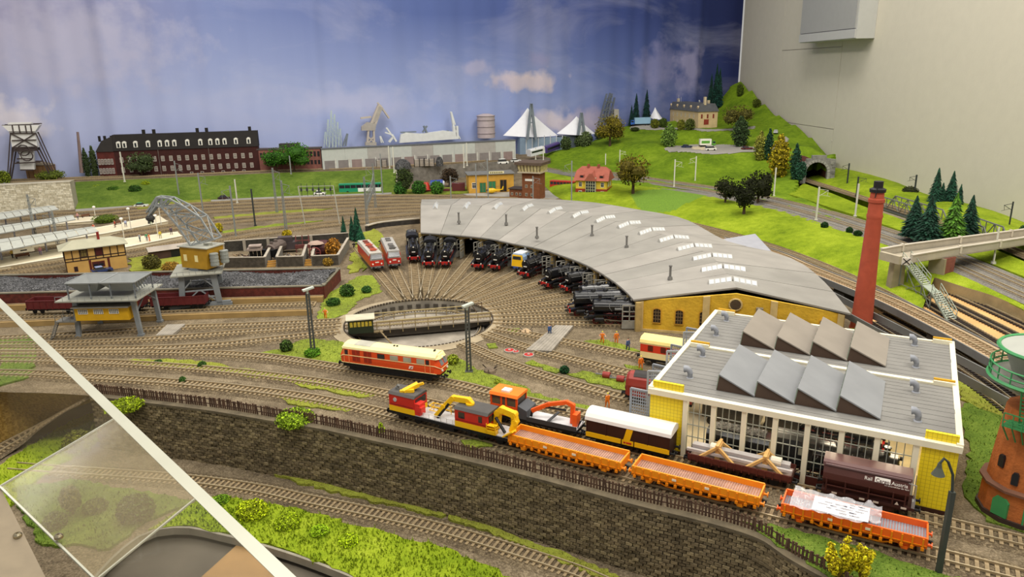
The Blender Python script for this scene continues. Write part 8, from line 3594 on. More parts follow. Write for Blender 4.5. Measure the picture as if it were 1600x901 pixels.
def footbridge():
 z=hgt(1395,398,g(1397,452))
 t=thing('concrete_bridge','unfinished pale concrete beam bridge crossing above the grey double line','bridge',g(1397,452))
 O=g(1397,452)
 cc=M('b8b0a0',.8,n=.08,s=40,b=.2)
 Z=z+.4
 F=[g(1424,400,Z),g(1500,387,Z),g(1562,378,Z),g(1640,366,Z),g(1715,355,Z)]
 B=[g(1377,390,Z),g(1410,384,Z),g(1500,372,Z),g(1580,362,Z),g(1700,346,Z)]
 for run in(F,B):
  for a,b in zip(run,run[1:]):
   m=MB()
   a,b=a-O,b-O
   d=(b-a)*.008
   m.bar(a+d-Vector((0,0,.6)),b-d-Vector((0,0,.6)),.45,1.5)
   m.bar(a+d+Vector((0,0,.2)),b-d+Vector((0,0,.2)),.75,.2)
   part('parapet_beam',cc,t,m)
  for a in run[1:]:
   m=MB()
   m.cbox(a-O+Vector((0,0,-.3)),(.4,1.0,1.6))
   part('joint_block',M('c7beac',.8),t,m)
 m=MB()
 q=[F[0],F[-1],B[-1],B[0]]
 m.hexa([v-O-Vector((0,0,1.5))for v in q],[v-O-Vector((0,0,1.2))for v in q])
 part('deck',M('a39a88',.85,n=.08),t,m)
 m=MB()
 a,b=g(1377,394,Z)-O,g(1408,402,Z)-O
 m.bar(a-Vector((0,0,.6)),b-Vector((0,0,.6)),.9,1.6)
 part('end_beam',M('b0a68f',.8,n=.08),t,m)
 m=MB()
 a=g(1397,452)-O
 m.hexa([(a.x-1.3,a.y-1,0),(a.x+1.3,a.y-1,0),(a.x+1.3,a.y+1,0),(a.x-1.3,a.y+1,0)],[(a.x-1.1,a.y-1,Z-1.4),(a.x+1.1,a.y-1,Z-1.4),(a.x+1.1,a.y+1,Z-1.4),(a.x-1.1,a.y+1,Z-1.4)])
 part('concrete_pier',M('9a8e72',.85,n=.15,s=40,b=.3),t,m)
 a=g(1476,389,Z)-O
 zz=Z-1.55
 m=MB().xf((a.x,a.y,0),.5)
 m.hexa([(-1.5,-1.4,0),(1.7,-1.4,0),(1.7,1.6,0),(-1.5,1.6,0)],[(-1.6,-1.5,zz),(1.9,-1.5,zz),(1.9,1.7,zz),(-1.6,1.7,zz)])
 pr=part('brick_pier',M('8d5348',.85,n=.2,s=100,b=.4),t,m)
 m=MB().xf((a.x,a.y,0),.5)
 m.box(-2.0,-1.45,-1.6,1.7,0,zz)
 part('concrete_face',M('a0957c',.85,n=.12,s=40),pr,m)
 m=MB()
 a=g(1410,405,Z)-O
 m.hexa([a+Vector((-.2,-.4,-1.0)),a+Vector((1.3,-.7,-1.0)),a+Vector((1.3,-.5,-1.0)),a+Vector((-.2,-.2,-1.0))],[a+Vector((-.2,-.4,.4)),a+Vector((1.3,-.7,.4)),a+Vector((1.3,-.5,.4)),a+Vector((-.2,-.2,.4))])
 wb=part('cross_board',M('ddd6c8',.7),t,m)
 m=MB()
 m.bar(a+Vector((-.1,-.45,-.9)),a+Vector((1.2,-.75,.3)),.14)
 m.bar(a+Vector((1.2,-.75,-.9)),a+Vector((-.1,-.45,.3)),.14)
 part('black_cross',BLK2,wb,m)
 # stairs in two flights with a landing
 s=thing('stair_tower','grey green steel stairs with railings leading down from the concrete bridge','stairs',g(1440,500,0))
 O=g(1440,500,0)
 gm=M('9aa394',.6,n=.08)
 za=Z-1.2
 A,L1,L2,E=g(1416,405,za),g(1447,444,za*.5),g(1462,456,za*.5),g(1487,500,.2)
 sd=Vector((.9,.35,0))*1.1
 for p,q in((A,L1),(L2,E)):
  for o in(-sd,sd):
   m=MB()
   m.bar(p-O+o,q-O+o,.16,.4)
   for zz in(.9,1.6):
    m.bar(p-O+o+Vector((0,0,zz)),q-O+o+Vector((0,0,zz)),.1)
   for k in range(6):
    c=p.lerp(q,k/5)-O+o
    m.bar(c,c+Vector((0,0,1.6)),.1)
   part('stringer_rail',gm,s,m)
  for k in range(13):
   c=p.lerp(q,(k+.5)/13)-O
   m=MB()
   m.bar(c-sd,c+sd,.42,.08)
   part('tread',M('b3b8aa',.6,n=.06),s,m)
 m=MB()
 m.hexa([L1-O-sd-Vector((0,0,.2)),L1-O+sd-Vector((0,0,.2)),L2-O+sd-Vector((0,0,.2)),L2-O-sd-Vector((0,0,.2))],[L1-O-sd,L1-O+sd,L2-O+sd,L2-O-sd])
 part('landing',gm,s,m)
 m=MB()
 for p in(A,L1,L2):
  for o in(-sd,sd):
   b=p-O+o
   m.bar((b.x,b.y,-.0),b,.2)
 for p,q in((A,L1),(L1,L2)):
  for o in(-sd,sd):
   a,b=p-O+o,q-O+o
   m.bar((a.x,a.y,0),b,.12)
   m.bar((b.x,b.y,0),a,.12)
   m.bar((a.x,a.y,b.z*.5),(b.x,b.y,b.z*.5),.12)
 part('support_frame',M('777b72',.6,n=.1),s,m)

def truss(label,p0,p1,z0,z1,h=2.8):
 a,b=g(*p0,z0),g(*p1,z1)
 t=thing('truss_bridge',label,'bridge',a,heading(a,b),slope=math.atan2(b.z-a.z,(b-a).xy.length))
 L=(b-a).length
 gm=M('6f706c',.6,n=.1)
 n=max(4,int(L/3.2))
 for s in(-2.2,2.2):
  m=MB()
  m.bar((0,s,-.6),(L,s,-.6),.3,.7)
  m.bar((L/n,s,h),(L-L/n,s,h),.28)
  for k in range(n):
   x0,x1=L*k/n,L*(k+1)/n
   if 0<k<n:
    m.bar((x0,s,-.3),(x0,s,h),.18)
   if k==0:
    m.bar((x0,s,-.3),(x1,s,h),.26)
   elif k==n-1:
    m.bar((x0,s,h),(x1,s,-.3),.26)
   else:
    m.bar((x0,s,h if k%2 else-.3),(x1,s,-.3 if k%2 else h),.18)
  part('truss_side',gm,t,m)
 m=MB()
 for k in range(n+1):
  m.bar((L*k/n,-2.2,-.4),(L*k/n,2.2,-.4),.25,.4)
 part('cross_girders',gm,t,m)

def water_tower():
 b=g(1592,800)
 t=thing('water_tower','round brick water tower with green gallery and grey tank at the right edge','tower',b)
 H=hgt(1592,660,b)
 br=M('b0642f',.85,n=.18,s=110,b=.4)
 gr=M('3f8f55',.5,n=.08)
 n=12
 m=MB()
 m.lathe([(3.9,0),(3.9,.7),(3.75,.72)],n)
 part('plinth',M('3a2a22',.8),t,m)
 m=MB()
 m.lathe([(3.7,.7),(3.6,3.4),(3.8,3.5),(3.8,3.7),(3.35,3.8),(2.75,H+1.6)],n)
 part('shaft',br,t,m)
 m=MB()
 m.lathe([(3.75,3.45),(3.95,3.5),(3.95,3.75),(3.4,3.85)],n)
 part('cornice',M('6d4a38',.8),t,m)
 view=math.atan2(-b.y,-b.x)
 for a,z,w_,h,nm in((-.45,.8,.75,2.0,'door'),(-.25,4.4,.3,1.3,'window'),(.1,7.3,.3,1.3,'window'),(-.75,5.6,.3,1.3,'window'),(.35,1.4,.3,1.3,'window')):
  m=MB().xf((0,0,0),view+a)
  r=3.72-z*.02 if z<3 else 3.35-(z-3.8)*.07
  m.exx([(-w_,z),(w_,z),(w_,z+h*.8),(w_*.6,z+h),(-w_*.6,z+h),(-w_,z+h*.8)],r-.5,r+.06)
  part(nm,gr if nm=='door' else DARKW,t,m)
 Z=hgt(1592,590,b)
 m=MB()
 m.lathe([(2.6,Z-1.6),(4.6,Z-.4),(4.6,Z-.15),(2.4,Z)],24)
 part('gallery_floor',M('8b8a80',.7,n=.1),t,m)
 m=MB()
 for z in(Z+.5,Z+1.2):
  m.tube([(4.7*math.cos(a),4.7*math.sin(a),z)for a in np.linspace(0,2*PI,33)],.1,4)
 m.tube([(4.75*math.cos(a),4.75*math.sin(a),Z-.2)for a in np.linspace(0,2*PI,33)],.2,4)
 for k in range(20):
  a=k*PI/10
  m.bar((4.7*math.cos(a),4.7*math.sin(a),Z-.2),(4.7*math.cos(a),4.7*math.sin(a),Z+1.2),.1)
 part('gallery_railing',gr,t,m)
 m=MB()
 T=hgt(1592,548,b)
 m.lathe([(2.5,Z),(2.9,T-2.4),(3.6,T-.6),(4.2,T)],28)
 m.lathe([(4.2,T),(2.5,T+.5),(.3,T+.8)],28)
 part('tank',M('a3a59c',.6,n=.08,s=30),t,m,True)
 m=MB()
 m.tube([(4.25*math.cos(a),4.25*math.sin(a),T)for a in np.linspace(0,2*PI,41)],.2,5)
 part('tank_rim',gr,t,m)
 m=MB().xf((0,0,0),view-.25)
 for s in(-.5,.5):
  m.bar((4.6,s,Z),(3.4,s,Z-4.2),.12)
 for k in range(10):
  m.bar((4.6-.12*k,-.5,Z-.42*k),(4.6-.12*k,.5,Z-.42*k),.1)
 m.box(2.6,4.3,-1.6,1.6,Z-4.4,Z-4.2)
 for y in(-1.6,-.8,0,.8,1.6):
  m.bar((4.3,y,Z-4.4),(4.3,y,Z-3.0),.1)
  m.bar((4.3,y,Z-4.3),(3.0,y*.8,Z-6.2),.1)
 for z in(Z-3.0,Z-3.7):
  m.bar((4.3,-1.6,z),(4.3,1.6,z),.1)
 for z in np.linspace(Z,T,5):
  m.bar((3.9,-.5,z),(3.9,.5,z),.1)
 m.bar((3.9,-.5,Z),(3.9,-.5,T),.12)
 m.bar((3.9,.5,Z),(3.9,.5,T),.12)
 part('ladder',gr,t,m)
 m=MB().xf((0,0,0),view+.12)
 m.cyl((3.75,0,0),(3.5,0,4),.1,n=6)
 m.cyl((3.5,0,4),(3.0,0,H+1),.1,n=6)
 part('downpipe',gr,t,m)

chimney()
viaduct()
footbridge()
truss('grey steel truss bridge half hidden by the chimney and the spruces',(1377,318),(1470,348),4,4)
truss('far grey truss bridge with open side behind the spruces at the right',(1500,358),(1562,382),4,4,3.4)
water_tower()
for i,(pts,lab)in enumerate((([(1372,322),(1432,342),(1440,352),(1375,345)],'abutment'),)):
 m=MB()
 P=gl([(1374,350),(1440,374)],0)
 m.bar(P[0]+Vector((0,4,1.6)),P[1]+Vector((0,4,1.6)),1.5,4.2)
 struct(m.build('wall_abutment',M('7f7660',.85,n=.15,s=40,b=.3)))

# ================================================================ trees and bushes
TRUNK=M('4a3a28',.9,n=.2,s=60)

def leafm(h,h2):
 return M(h,.8,n=.3,s=220,spec=.2)

def canopy(m,c,r,n,ls):
 """n leaf clusters on and inside an ellipsoid"""
 for _ in range(n):
  a,b=random.uniform(0,2*PI),math.acos(random.uniform(-1,1))
  k=random.uniform(.55,1.05)
  q=Vector((c[0]+r[0]*k*math.sin(b)*math.cos(a),c[1]+r[1]*k*math.sin(b)*math.sin(a),c[2]+r[2]*k*math.cos(b)))
  s=ls*random.uniform(.6,1.4)
  u=Vector((random.uniform(-1,1),random.uniform(-1,1),random.uniform(-.6,.9))).normalized()
  v=u.orthogonal().normalized()
  w_=u.cross(v)
  m.k=random.randrange(3)
  m.add([q+v*s,q-v*s*.5+w_*s*.8,q-v*s*.5-w_*s*.8,q+u*s*.7],[(0,1,3),(1,2,3),(2,0,3)])

def tones(h):
 c=[int(h[i:i+2],16)for i in(0,2,4)]
 f=lambda k:''.join('%02x'%max(0,min(255,int(x*k)))for x in c)
 return[leafm(f(.72),0),leafm(h,0),leafm(f(1.22),0)]

def tree(name,label,base,h,w_,col,kind='round',n=420,group=None):
 t=thing(name,label,'tree' if h>2.6 else 'bush',base,random.uniform(0,6),group)
 m=MB()
 r=w_/2
 if kind=='spruce':
  m.tube([(0,0,-.3),(0,0,h*.96)],[max(.12,h*.025),.03],6)
  part('trunk',TRUNK,t,m)
  m=MB()
  L=20
  for i in range(L):
   f=i/L
   z=h*(.06+.9*f)
   rr=1.22*r*(1-f)**.8+.08
   k=max(8,int(22*(1-f))+5)
   for j in range(k):
    a=2*PI*(j+random.random()*.6)/k
    rq=rr*random.uniform(.75,1.12)
    d=Vector((math.cos(a),math.sin(a),0))
    s_=Vector((-d.y,d.x,0))*max(.14,rr*.24)
    m.k=random.randrange(3)
    p=Vector((0,0,z+h*.06))
    e=d*rq+Vector((0,0,z-h*.035*random.uniform(.5,1.4)))
    md=d*rq*.5
    m.add([p,md+s_+Vector((0,0,z)),e,md-s_+Vector((0,0,z)),md+Vector((0,0,z+h*.035))],[(0,1,4),(1,2,4),(2,3,4),(3,0,4)])
  part('needles',tones(col),t,m)
 elif kind=='column':
  m.tube([(0,0,-.2),(0,0,h*.8)],[.2,.05],5)
  part('trunk',TRUNK,t,m)
  m=MB()
  for i in range(7):
   f=i/6
   rr=r*math.sin(PI*(.18+.78*f))**.7
   m.k=0
   m.sph((0,0,h*(.1+.82*f)),(rr*.7,rr*.7,h*.1),8,5)
   canopy(m,(0,0,h*(.1+.82*f)),(rr,rr,h*.12),n//3,.09*w_**.5*h**.2+.06)
  part('foliage',tones(col),t,m)
 elif kind=='low':
  m.k=0
  m.sph((0,0,h*.4),(r*.75,r*.7,h*.42),9,6)
  canopy(m,(0,0,h*.42),(r,r*.9,h*.5),n*2,.09+h*.045)
  part('foliage',tones(col),t,m)
 else:
  m.tube([(0,0,-.3),(.05,0,h*.25),(0,.05,h*.5)],[h*.045,h*.035,h*.015],7)
  for k in range(5):
   a=k*1.3
   m.tube([(0,0,h*.22),(r*.5*math.cos(a),r*.5*math.sin(a),h*(.5+.08*(k%3)))],[h*.02,.04],5)
  part('trunk',TRUNK,t,m)
  m=MB()
  for _ in range(6):
   a=random.uniform(0,2*PI)
   k=random.uniform(.4,.7)
   c=(r*k*math.cos(a),r*k*math.sin(a),h*random.uniform(.36,.76))
   m.k=0
   m.sph(c,(r*.48,r*.48,h*.15),8,5)
   canopy(m,c,(r*.62,r*.62,h*.2),n//3,.07*h**.6+.05)
  canopy(m,(0,0,h*.6),(r*1.15,r*1.15,h*.4),n,.08*h**.6+.05)
  part('foliage',tones(col),t,m)
 return t

def plant(px,py,top,wpx,kind,col,name,label,z=0.,hill=False,n=420,group=None):
 b=on_hill(px,py)if hill else g(px,py,z)
 d=(b-Vector((0,0,CAM_H))).dot(FWD)
 h=hgt(px,top,b)
 return tree(name,label,b,max(.5,h),wpx*d/CAM_F,col,kind,n,group)

GRN,DGR,OLV,YLW,SPR='4f7a1c','2f5224','66661f','a5951c','1f4632'
S,C_,R_,LW='spruce','column','round','low'
for a in(
(1109,163,97,15,S,'16352c','spruce','tallest dark spruce of three beside the hill top',0,1),(1122,168,104,15,S,'16352c','spruce','right dark spruce of three beside the hill top',0,1),(1101,168,113,13,S,'16352c','spruce','shorter left spruce of three beside the hill top',0,1),
(986,193,144,14,S,'14302c','spruce','left dark spruce of the pair above the blue lorry',0,1),(1002,190,138,14,S,'14302c','spruce','right taller spruce of the pair above the blue lorry',0,1),(979,194,163,9,S,'14302c','spruce','small spruce at the left of the pair above the blue lorry',0,1),
(1448,376,302,40,S,'1d3a2c','spruce','dark spruce left of the light green one by the truss bridge',4),(1425,370,303,36,S,'1d3a2c','spruce','leftmost dark spruce by the truss bridge',4),(1486,376,298,40,S,'4c7426','spruce','bright light green spruce among dark spruces',4),(1511,374,302,34,S,'1d3a2c','spruce','dark spruce right of the light green one',4),
(1460,318,260,22,S,'1f4030','spruce','left tall spruce in the back row by the right wall',5),(1484,318,265,22,S,'1f4030','spruce','right tall spruce in the back row by the right wall',5),(1470,318,284,16,S,'1f4030','spruce','small spruce between the two tall ones of the back row',5),(1497,325,286,14,S,'1f4030','spruce','small spruce at the right end of the back row',5),
(538,372,336,11,S,SPR,'spruce','leftmost dark fir between the scrap bins and the red locomotives'),(551,374,336,12,S,SPR,'spruce','second fir between the scrap bins and the red locomotives'),(559,376,322,17,S,SPR,'spruce','tallest fir between the scrap bins and the red locomotives'),(564,378,352,15,S,'24543a','spruce','shortest bluish fir beside the red locomotives'),
(138,277,232,12,C_,'3b4a2c','poplar','left dark columnar poplar beside the dark factory',6),(150,276,229,13,C_,'46542f','poplar','right dark columnar poplar beside the dark factory',6),
(222,276,238,38,R_,'4a5a34','tree','round olive tree before the left end of the dark factory',6),(432,268,232,36,R_,'3f6e20','tree','left green tree before the brick building',6),(460,268,222,50,R_,'447420','tree','big green tree before the brick building',6),
(8,288,265,20,LW,'6d7a22','bush','yellow green bush at the left edge under the headframe',6),(80,280,264,44,LW,'6f7d2c','bush','pale green bush beside the brown shed',6),
(632,303,262,26,R_,'3c4a24','tree','tall dark tree left of the red and blue tank',0),(626,304,282,22,LW,'3d6a26','bush','left green bush before the tall dark tree'),(655,303,280,24,LW,'3d6a26','bush','green bush left of the red and blue tank'),(683,303,281,24,LW,'477426','bush','green bush right of the red and blue tank'),(702,292,262,24,R_,'46382a','tree','dark brownish tree left of the yellow workshop'),
(989,302,240,48,R_,'6a601c','tree','bushy olive tree right of the red roofed house',2.4),(953,228,178,42,R_,'7a6f22','tree','autumn coloured round tree on the hillside by the conveyor tower',0,1),
(1151,205,163,40,R_,'66622a','tree','big olive tree right of the mansion',0,1),(1156,229,183,30,C_,'3a4d2c','tree','dark green tree in front of the big olive tree',0,1),
(1045,229,194,27,C_,'6d8a3c','tree','pale weeping willow before the mansion',0,1),(1187,250,206,22,C_,'8a8a3a','tree','cream flecked tree on the hill road bend',0,1),(1200,250,203,15,C_,'2a4a34','tree','slim blue green tree behind the yellow conifer',0,1),(1216,276,212,38,C_,'9a8a1c','tree','yellow autumn conifer on the slope before the tunnel',0,1),(1241,280,226,18,C_,'2c4e3a','tree','blue green conifer left of the tunnel mouth',0,1),(1250,280,250,18,LW,'2f5540','bush','blue green bush at the tunnel mouth',0,1),
(1133,319,276,30,R_,'2c3018','tree','left dark tree of the three on the lawn',2.3),(1162,336,277,30,R_,'262b16','tree','front dark tree of the three on the lawn',2),(1184,320,266,36,R_,'2c3018','tree','right dark tree of the three on the lawn',2.3),
(1421,305,290,25,LW,'3a3f24','bush','dark round bush before the right wall',4.5),(1598,372,350,16,LW,'2c5030','bush','dark green bush cut by the right edge',4),
(1023,200,184,14,LW,'6f7426','bush','small olive bush left of the mansion beside the lorry',0,1),(1036,199,183,14,LW,'4a5c22','bush','dark bush at the left corner of the mansion',0,1),(1064,203,185,13,LW,'7a7c2c','bush','yellow olive bush before the mansion front',0,1),(1078,203,184,16,LW,'55602a','bush','darker bush before the mansion front',0,1),
(884,234,211,18,LW,'4a5a34','bush','leftmost grey green bush on the slope by the tent hall',0,1),(900,229,207,22,LW,'56663c','bush','middle grey green bush on the slope by the tent hall',0,1),(915,228,203,22,LW,'5d6c42','bush','right grey green bush on the slope by the tent hall',0,1),(930,220,200,16,LW,'4a5a34','bush','bush under the conveyor tower',0,1),(992,205,198,14,LW,'3f4a22','bush','small bush below the blue lorry',0,1),
(1156,150,129,11,LW,'4f5f1e','bush','upper tuft on the hill top',0,1),(1182,168,153,13,LW,'56601e','bush','lower tuft on the hill crest',0,1),
(1288,356,346,11,LW,'24401c','bush','small dark round bush on the lawn edge, left of three',2.7),(1327,364,354,11,LW,'24401c','bush','small dark round bush on the lawn edge, middle of three',2.7),(1340,369,359,13,LW,'24401c','bush','small dark round bush next to the chimney top',2.7),
(543,462,443,26,LW,'3c5c24','bush','large bush on the grass left of the turntable'),(573,457,446,17,LW,'38602a','bush','rounded bush on the grass above the turntable'),(521,477,464,22,LW,'3c5f26','bush','bush at the end of the crane rail beam'),(448,548,530,20,LW,'3f5522','bush','dark shrub on the grass left of the lamp'),(489,556,543,26,LW,'5f8f24','bush','bright bush at the foot of the lamp'),(882,582,571,16,LW,'1f4424','bush','round dark bush between the hall tracks'),(708,568,553,20,LW,'8c9a2c','bush','yellow green bush between the diesel and the turntable'),(777,599,592,10,LW,'8c9a2c','bush','small yellow tuft on the grass before the trolley'),
(247,567,562,12,LW,'3c5c24','bush','small dark tuft between the front tracks, leftmost'),(316,573,564,12,LW,'3c5c24','bush','small dark tuft between the front tracks, second from left'),(286,597,588,10,LW,'3c5c24','bush','small dark tuft beside the front track'),
(238,420,396,30,LW,'5d5a26','bush','olive brown bush before the goods shed'),(268,424,408,30,LW,'9a7830','bush','tan bush beside the crane leg'),(522,404,370,26,LW,'a8762a','bush','orange brown bush overgrowing the scrap bins'),(513,414,401,18,LW,'a08030','bush','yellow bush before the scrap bin wall'),(449,371,358,16,LW,'ad9a1e','bush','yellow bush on top of the scrap bin back wall'),(342,362,347,14,LW,'b0a020','bush','yellow bush by the crane jib foot'),
(85,325,290,12,LW,'a08a20','ivy','upper yellow climber on the white stone wall',0),(112,326,300,8,LW,'a08a20','ivy','right yellow climber at the end of the white stone wall',0),(212,302,288,20,LW,'35551c','bush','dark bush in the middle of the grass bank',2.5),(178,300,290,20,LW,'45681c','bush','low dark tuft on the grass bank',3),(228,291,282,14,LW,'8a9a1c','bush','yellow tuft high on the grass bank',4),(152,296,288,20,LW,'8a9a1c','bush','yellow tuft at the left of the grass bank',3.5),(165,347,334,40,LW,'5f7420','bush','low hedge at the end of the farthest platform'),
(332,683,630,27,C_,'7a9a1e','ivy','large hanging ivy on the stone retaining wall',-6.5),(597,695,662,16,C_,'8aa01e','ivy','small hanging ivy on the stone retaining wall',-2),(195,640,624,58,LW,'8a9c1c','ivy','broad ivy over the wall top beside the acrylic pane',-.6),(462,662,641,64,LW,'86a024','ivy','bright ivy hanging over the wall top left of the railcar',-.6),
(395,806,784,52,LW,'a3b31a','bush','yellow green bush on the front grass beside the acrylic edge',-8.3),(450,822,806,44,LW,'9ab01c','bush','yellow bush in the middle of the front grass',-8.3),(345,786,776,30,LW,'6c8f20','bush','green bush at the track beside the acrylic edge',-8.3),(500,836,822,30,LW,'8cab1c','bush','small bush at the right of the front grass',-8.3),(545,850,836,34,LW,'9cb41a','bush','low yellow tuft on the front grass slope',-8.3),
(125,703,672,46,LW,'6a6e22','bush','olive bush behind the acrylic pane, upper',-8),(160,681,655,26,LW,'6f7424','bush','smaller olive bush behind the acrylic pane',-8),(115,806,760,24,R_,'5a5a2c','tree','small bare tree seen through the lower acrylic pane',-8.3),(215,812,772,54,LW,'4a5c2c','bush','large dark bush seen through the lower acrylic pane',-8.3),(150,800,780,36,LW,'55642c','bush','dark bush seen through the lower acrylic pane, middle',-8.3),(88,826,800,34,LW,'4f5c2c','bush','dark bush seen through the lower acrylic pane, left',-8.3)):
 plant(*a[:8],z=a[8]if len(a)>8 else 0,hill=len(a)>9,n=900 if a[1]>600 else 420)

def yellow_shrub(px,py,top,wpx,z,label):
 b=g(px,py,z)
 d=(b-Vector((0,0,CAM_H))).dot(FWD)
 h,r=hgt(px,top,b),wpx*d/CAM_F/2
 t=thing('shrub',label,'bush',b)
 br,lf=MB(),MB()
 for k in range(16):
  a=2.4*k
  e=Vector((r*random.uniform(.3,1)*math.cos(a),r*random.uniform(.3,1)*math.sin(a),h*random.uniform(.45,1)))
  br.tube([(0,0,0),e*.5+Vector((0,0,h*.1)),e],[.1,.07,.03],4)
  for f in(.6,.8,1):
   canopy(lf,e*f,(r*.2,r*.2,h*.09),26,.17)
 part('branches',M('9a7d2c',.8,n=.2),t,br)
 part('leaves',tones('c9b81e'),t,lf)

yellow_shrub(1214,915,838,74,-6.5,'yellow flowering shrub standing before the right end of the stone wall')
yellow_shrub(1312,905,850,50,0,'left sparse yellow shrub on the grass behind the picket fence')
yellow_shrub(1345,912,858,36,0,'right sparse yellow shrub on the grass behind the picket fence')

# ================================================================ masts, lamps, fence, vehicles, people, acrylic
GALV=M('8d918f',.5,.2,n=.08)
PALE=M('cfcdbf',.7,n=.05)
DARK=M('33383a',.5,n=.1)
CATS=[]

def mast(px,py,top,mat,kind='h',arm=1,label=None,z=0.,hill=False,group='catenary masts'):
 b=on_hill(px,py)if hill else g(px,py,z)
 h=max(2.,hgt(px,top,b))
 t=thing('catenary_mast',label,'mast',b,group=group)
 w_=.13 if b.y<200 else .19
 m=MB()
 if kind=='lattice':
  for sx in(-1,1):
   for sy in(-1,1):
    m.bar((sx*.3,sy*.3,0),(sx*.16,sy*.16,h),.12)
  n=int(h/1.1)
  for k in range(n):
   z0,z1=h*k/n,h*(k+1)/n
   m.bar((-.25,-.25,z0),(.25,-.25,z1),.08)
   m.bar((.25,.25,z0),(-.25,.25,z1),.08)
 else:
  m.bar((0,0,0),(0,0,h),w_*2)
  m.box(-.35,.35,-.35,.35,0,.3)
 part('pole',mat,t,m)
 if arm:
  m=MB()
  m.bar((0,0,h*.94),(arm*2.4,-.5,h*.9),.1)
  m.bar((0,0,h*.72),(arm*2.4,-.5,h*.9),.1)
  m.bar((arm*2.4,-.5,h*.9),(arm*2.2,-.5,h*.74),.07)
  m.bar((arm*.6,-.1,h*.77),(arm*3,-.6,h*.72),.07)
  part('bracket_arm',mat,t,m)
 return t

for a in(
(195,284,237,PALE,'p',0,'white mast before the left part of the dark factory, left of two',Z_UP),(205,275,237,PALE,'p',0,'white mast before the left part of the dark factory, right of two',Z_UP),
(56,372,303,GALV,'lattice',1,'grey lattice mast standing between the middle and nearest canopies'),(91,384,330,GALV,'lattice',-1,'grey lattice mast behind the signal box roof'),(15,325,285,GALV,'p',1,'thin grey mast before the white stone wall'),
(281,312,251,GALV,'p',1,'grey mast before the grass bank behind the crane jib'),(318,335,270,GALV,'p',1,'grey mast right of the crane jib'),(369,371,290,GALV,'p',-1,'grey mast standing behind the crane cab'),(371,317,280,PALE,'p',0,'thin white mast on the grass bank'),(399,353,295,DARK,'p',0,'dark thin lamp mast in the middle of the station yard'),
(420,266,232,PALE,'p',0,'white mast before the brick building',Z_UP),(433,333,262,GALV,'lattice',1,'tall grey lattice mast in the yard, left of the signal gantry'),(447,358,282,GALV,'lattice',1,'leaning grey lattice mast behind the scrap bins'),(455,272,243,GALV,'p',0,'short grey mast on the bank before the green tree',Z_UP),
(574,352,276,GALV,'lattice',1,'grey lattice mast behind the dark firs'),(587,325,255,GALV,'lattice',-1,'grey lattice mast at the end of the grass bank'),(598,303,240,GALV,'p',0,'grey mast beside the green bus'),(609,263,228,PALE,'p',0,'white mast before the warehouse, left of two',Z_UP),(616,270,229,PALE,'p',0,'white mast before the warehouse, right of two',Z_UP),
(725,262,226,PALE,'p',0,'white mast before the warehouse, right pair, left one',Z_UP),(730,259,223,PALE,'p',0,'white mast before the warehouse, right pair, right one',Z_UP),(705,316,275,GALV,'p',1,'grey mast behind the roundhouse roof, left of the workshop'),(745,318,256,GALV,'p',0,'grey mast in front of the yellow workshop'),(763,314,248,GALV,'p',-1,'grey mast before the helicopter'),(833,318,275,GALV,'p',1,'grey mast in front of the brick signal tower'),(893,322,251,GALV,'p',-1,'tall grey mast left of the red roofed house'),
(837,249,231,PALE,'p',0,'white mast beside the ramp, left one',6),(849,251,228,PALE,'p',0,'white mast beside the ramp, right one',6),(946,262,240,PALE,'p',0,'white mast behind the red roofed house, left one',3),(968,262,234,PALE,'p',1,'white mast behind the red roofed house, right one',3),
(1053,292,249,PALE,'p',1,'white mast at the grey line below the car park, left one',3),(1086,283,244,PALE,'p',-1,'white mast at the grey line below the car park, right one',3),(1209,306,262,PALE,'p',0,'white mast at the grey line by the yellow conifer',3),(1275,344,292,PALE,'p',1,'white mast at the grey line, left of the chimney',3),(1336,338,287,PALE,'p',0,'white mast close to the chimney top',3),(1323,292,255,DARK,'p',-1,'dark mast right of the tunnel mouth',4),(1428,306,273,DARK,'p',-1,'dark mast at the truss bridge before the right wall',4.5),(1575,362,315,DARK,'p',-1,'dark mast at the right edge before the wall',4),(1552,410,355,PALE,'p',0,'white mast behind the concrete bridge',3),(1480,376,358,PALE,'p',1,'white mast below the light green spruce',3),(1552,412,396,PALE,'p',0,'white post under the concrete bridge',3),(1338,306,276,DARK,'p',1,'dark mast left of the chimney cap',4.5)):
 mast(*a[:7],z=a[7]if len(a)>7 else 0)
# rope bridge of contact wires carried by the lattice masts, signal gantry
t=thing('signal_gantry','light metal signal gantry with dark lamps spanning the station yard','gantry',g(477,352))
O=g(477,352)
P1=g(531,351)-O
hh=hgt(471,291,O)
m=MB()
for p in(Vector((0,0,0)),P1):
 m.bar(p,p+Vector((-1,0,hh)),.25)
for z in(hh,hh-1.1):
 m.bar(Vector((-1,0,z)),P1+Vector((-1,0,z)),.14)
part('frame',M('b3b2a6',.6),t,m)
for k in range(6):
 m=MB()
 q=P1*((k+.5)/6)+Vector((-1,0,hh))
 m.bar(q+Vector((0,0,.9)),q-Vector((0,0,3)),.12)
 m.cbox(q-Vector((0,.2,1)),(.5,.3,1.0))
 part('signal_lamp',DARK,t,m)
t=thing('catenary_crossbeam','chain of grey catenary cross spans reaching over the yard tracks by the firs','catenary',g(574,352))
m=MB()
A,B=g(574,352)+Vector((0,0,10.5)),g(587,325)+Vector((0,0,12))
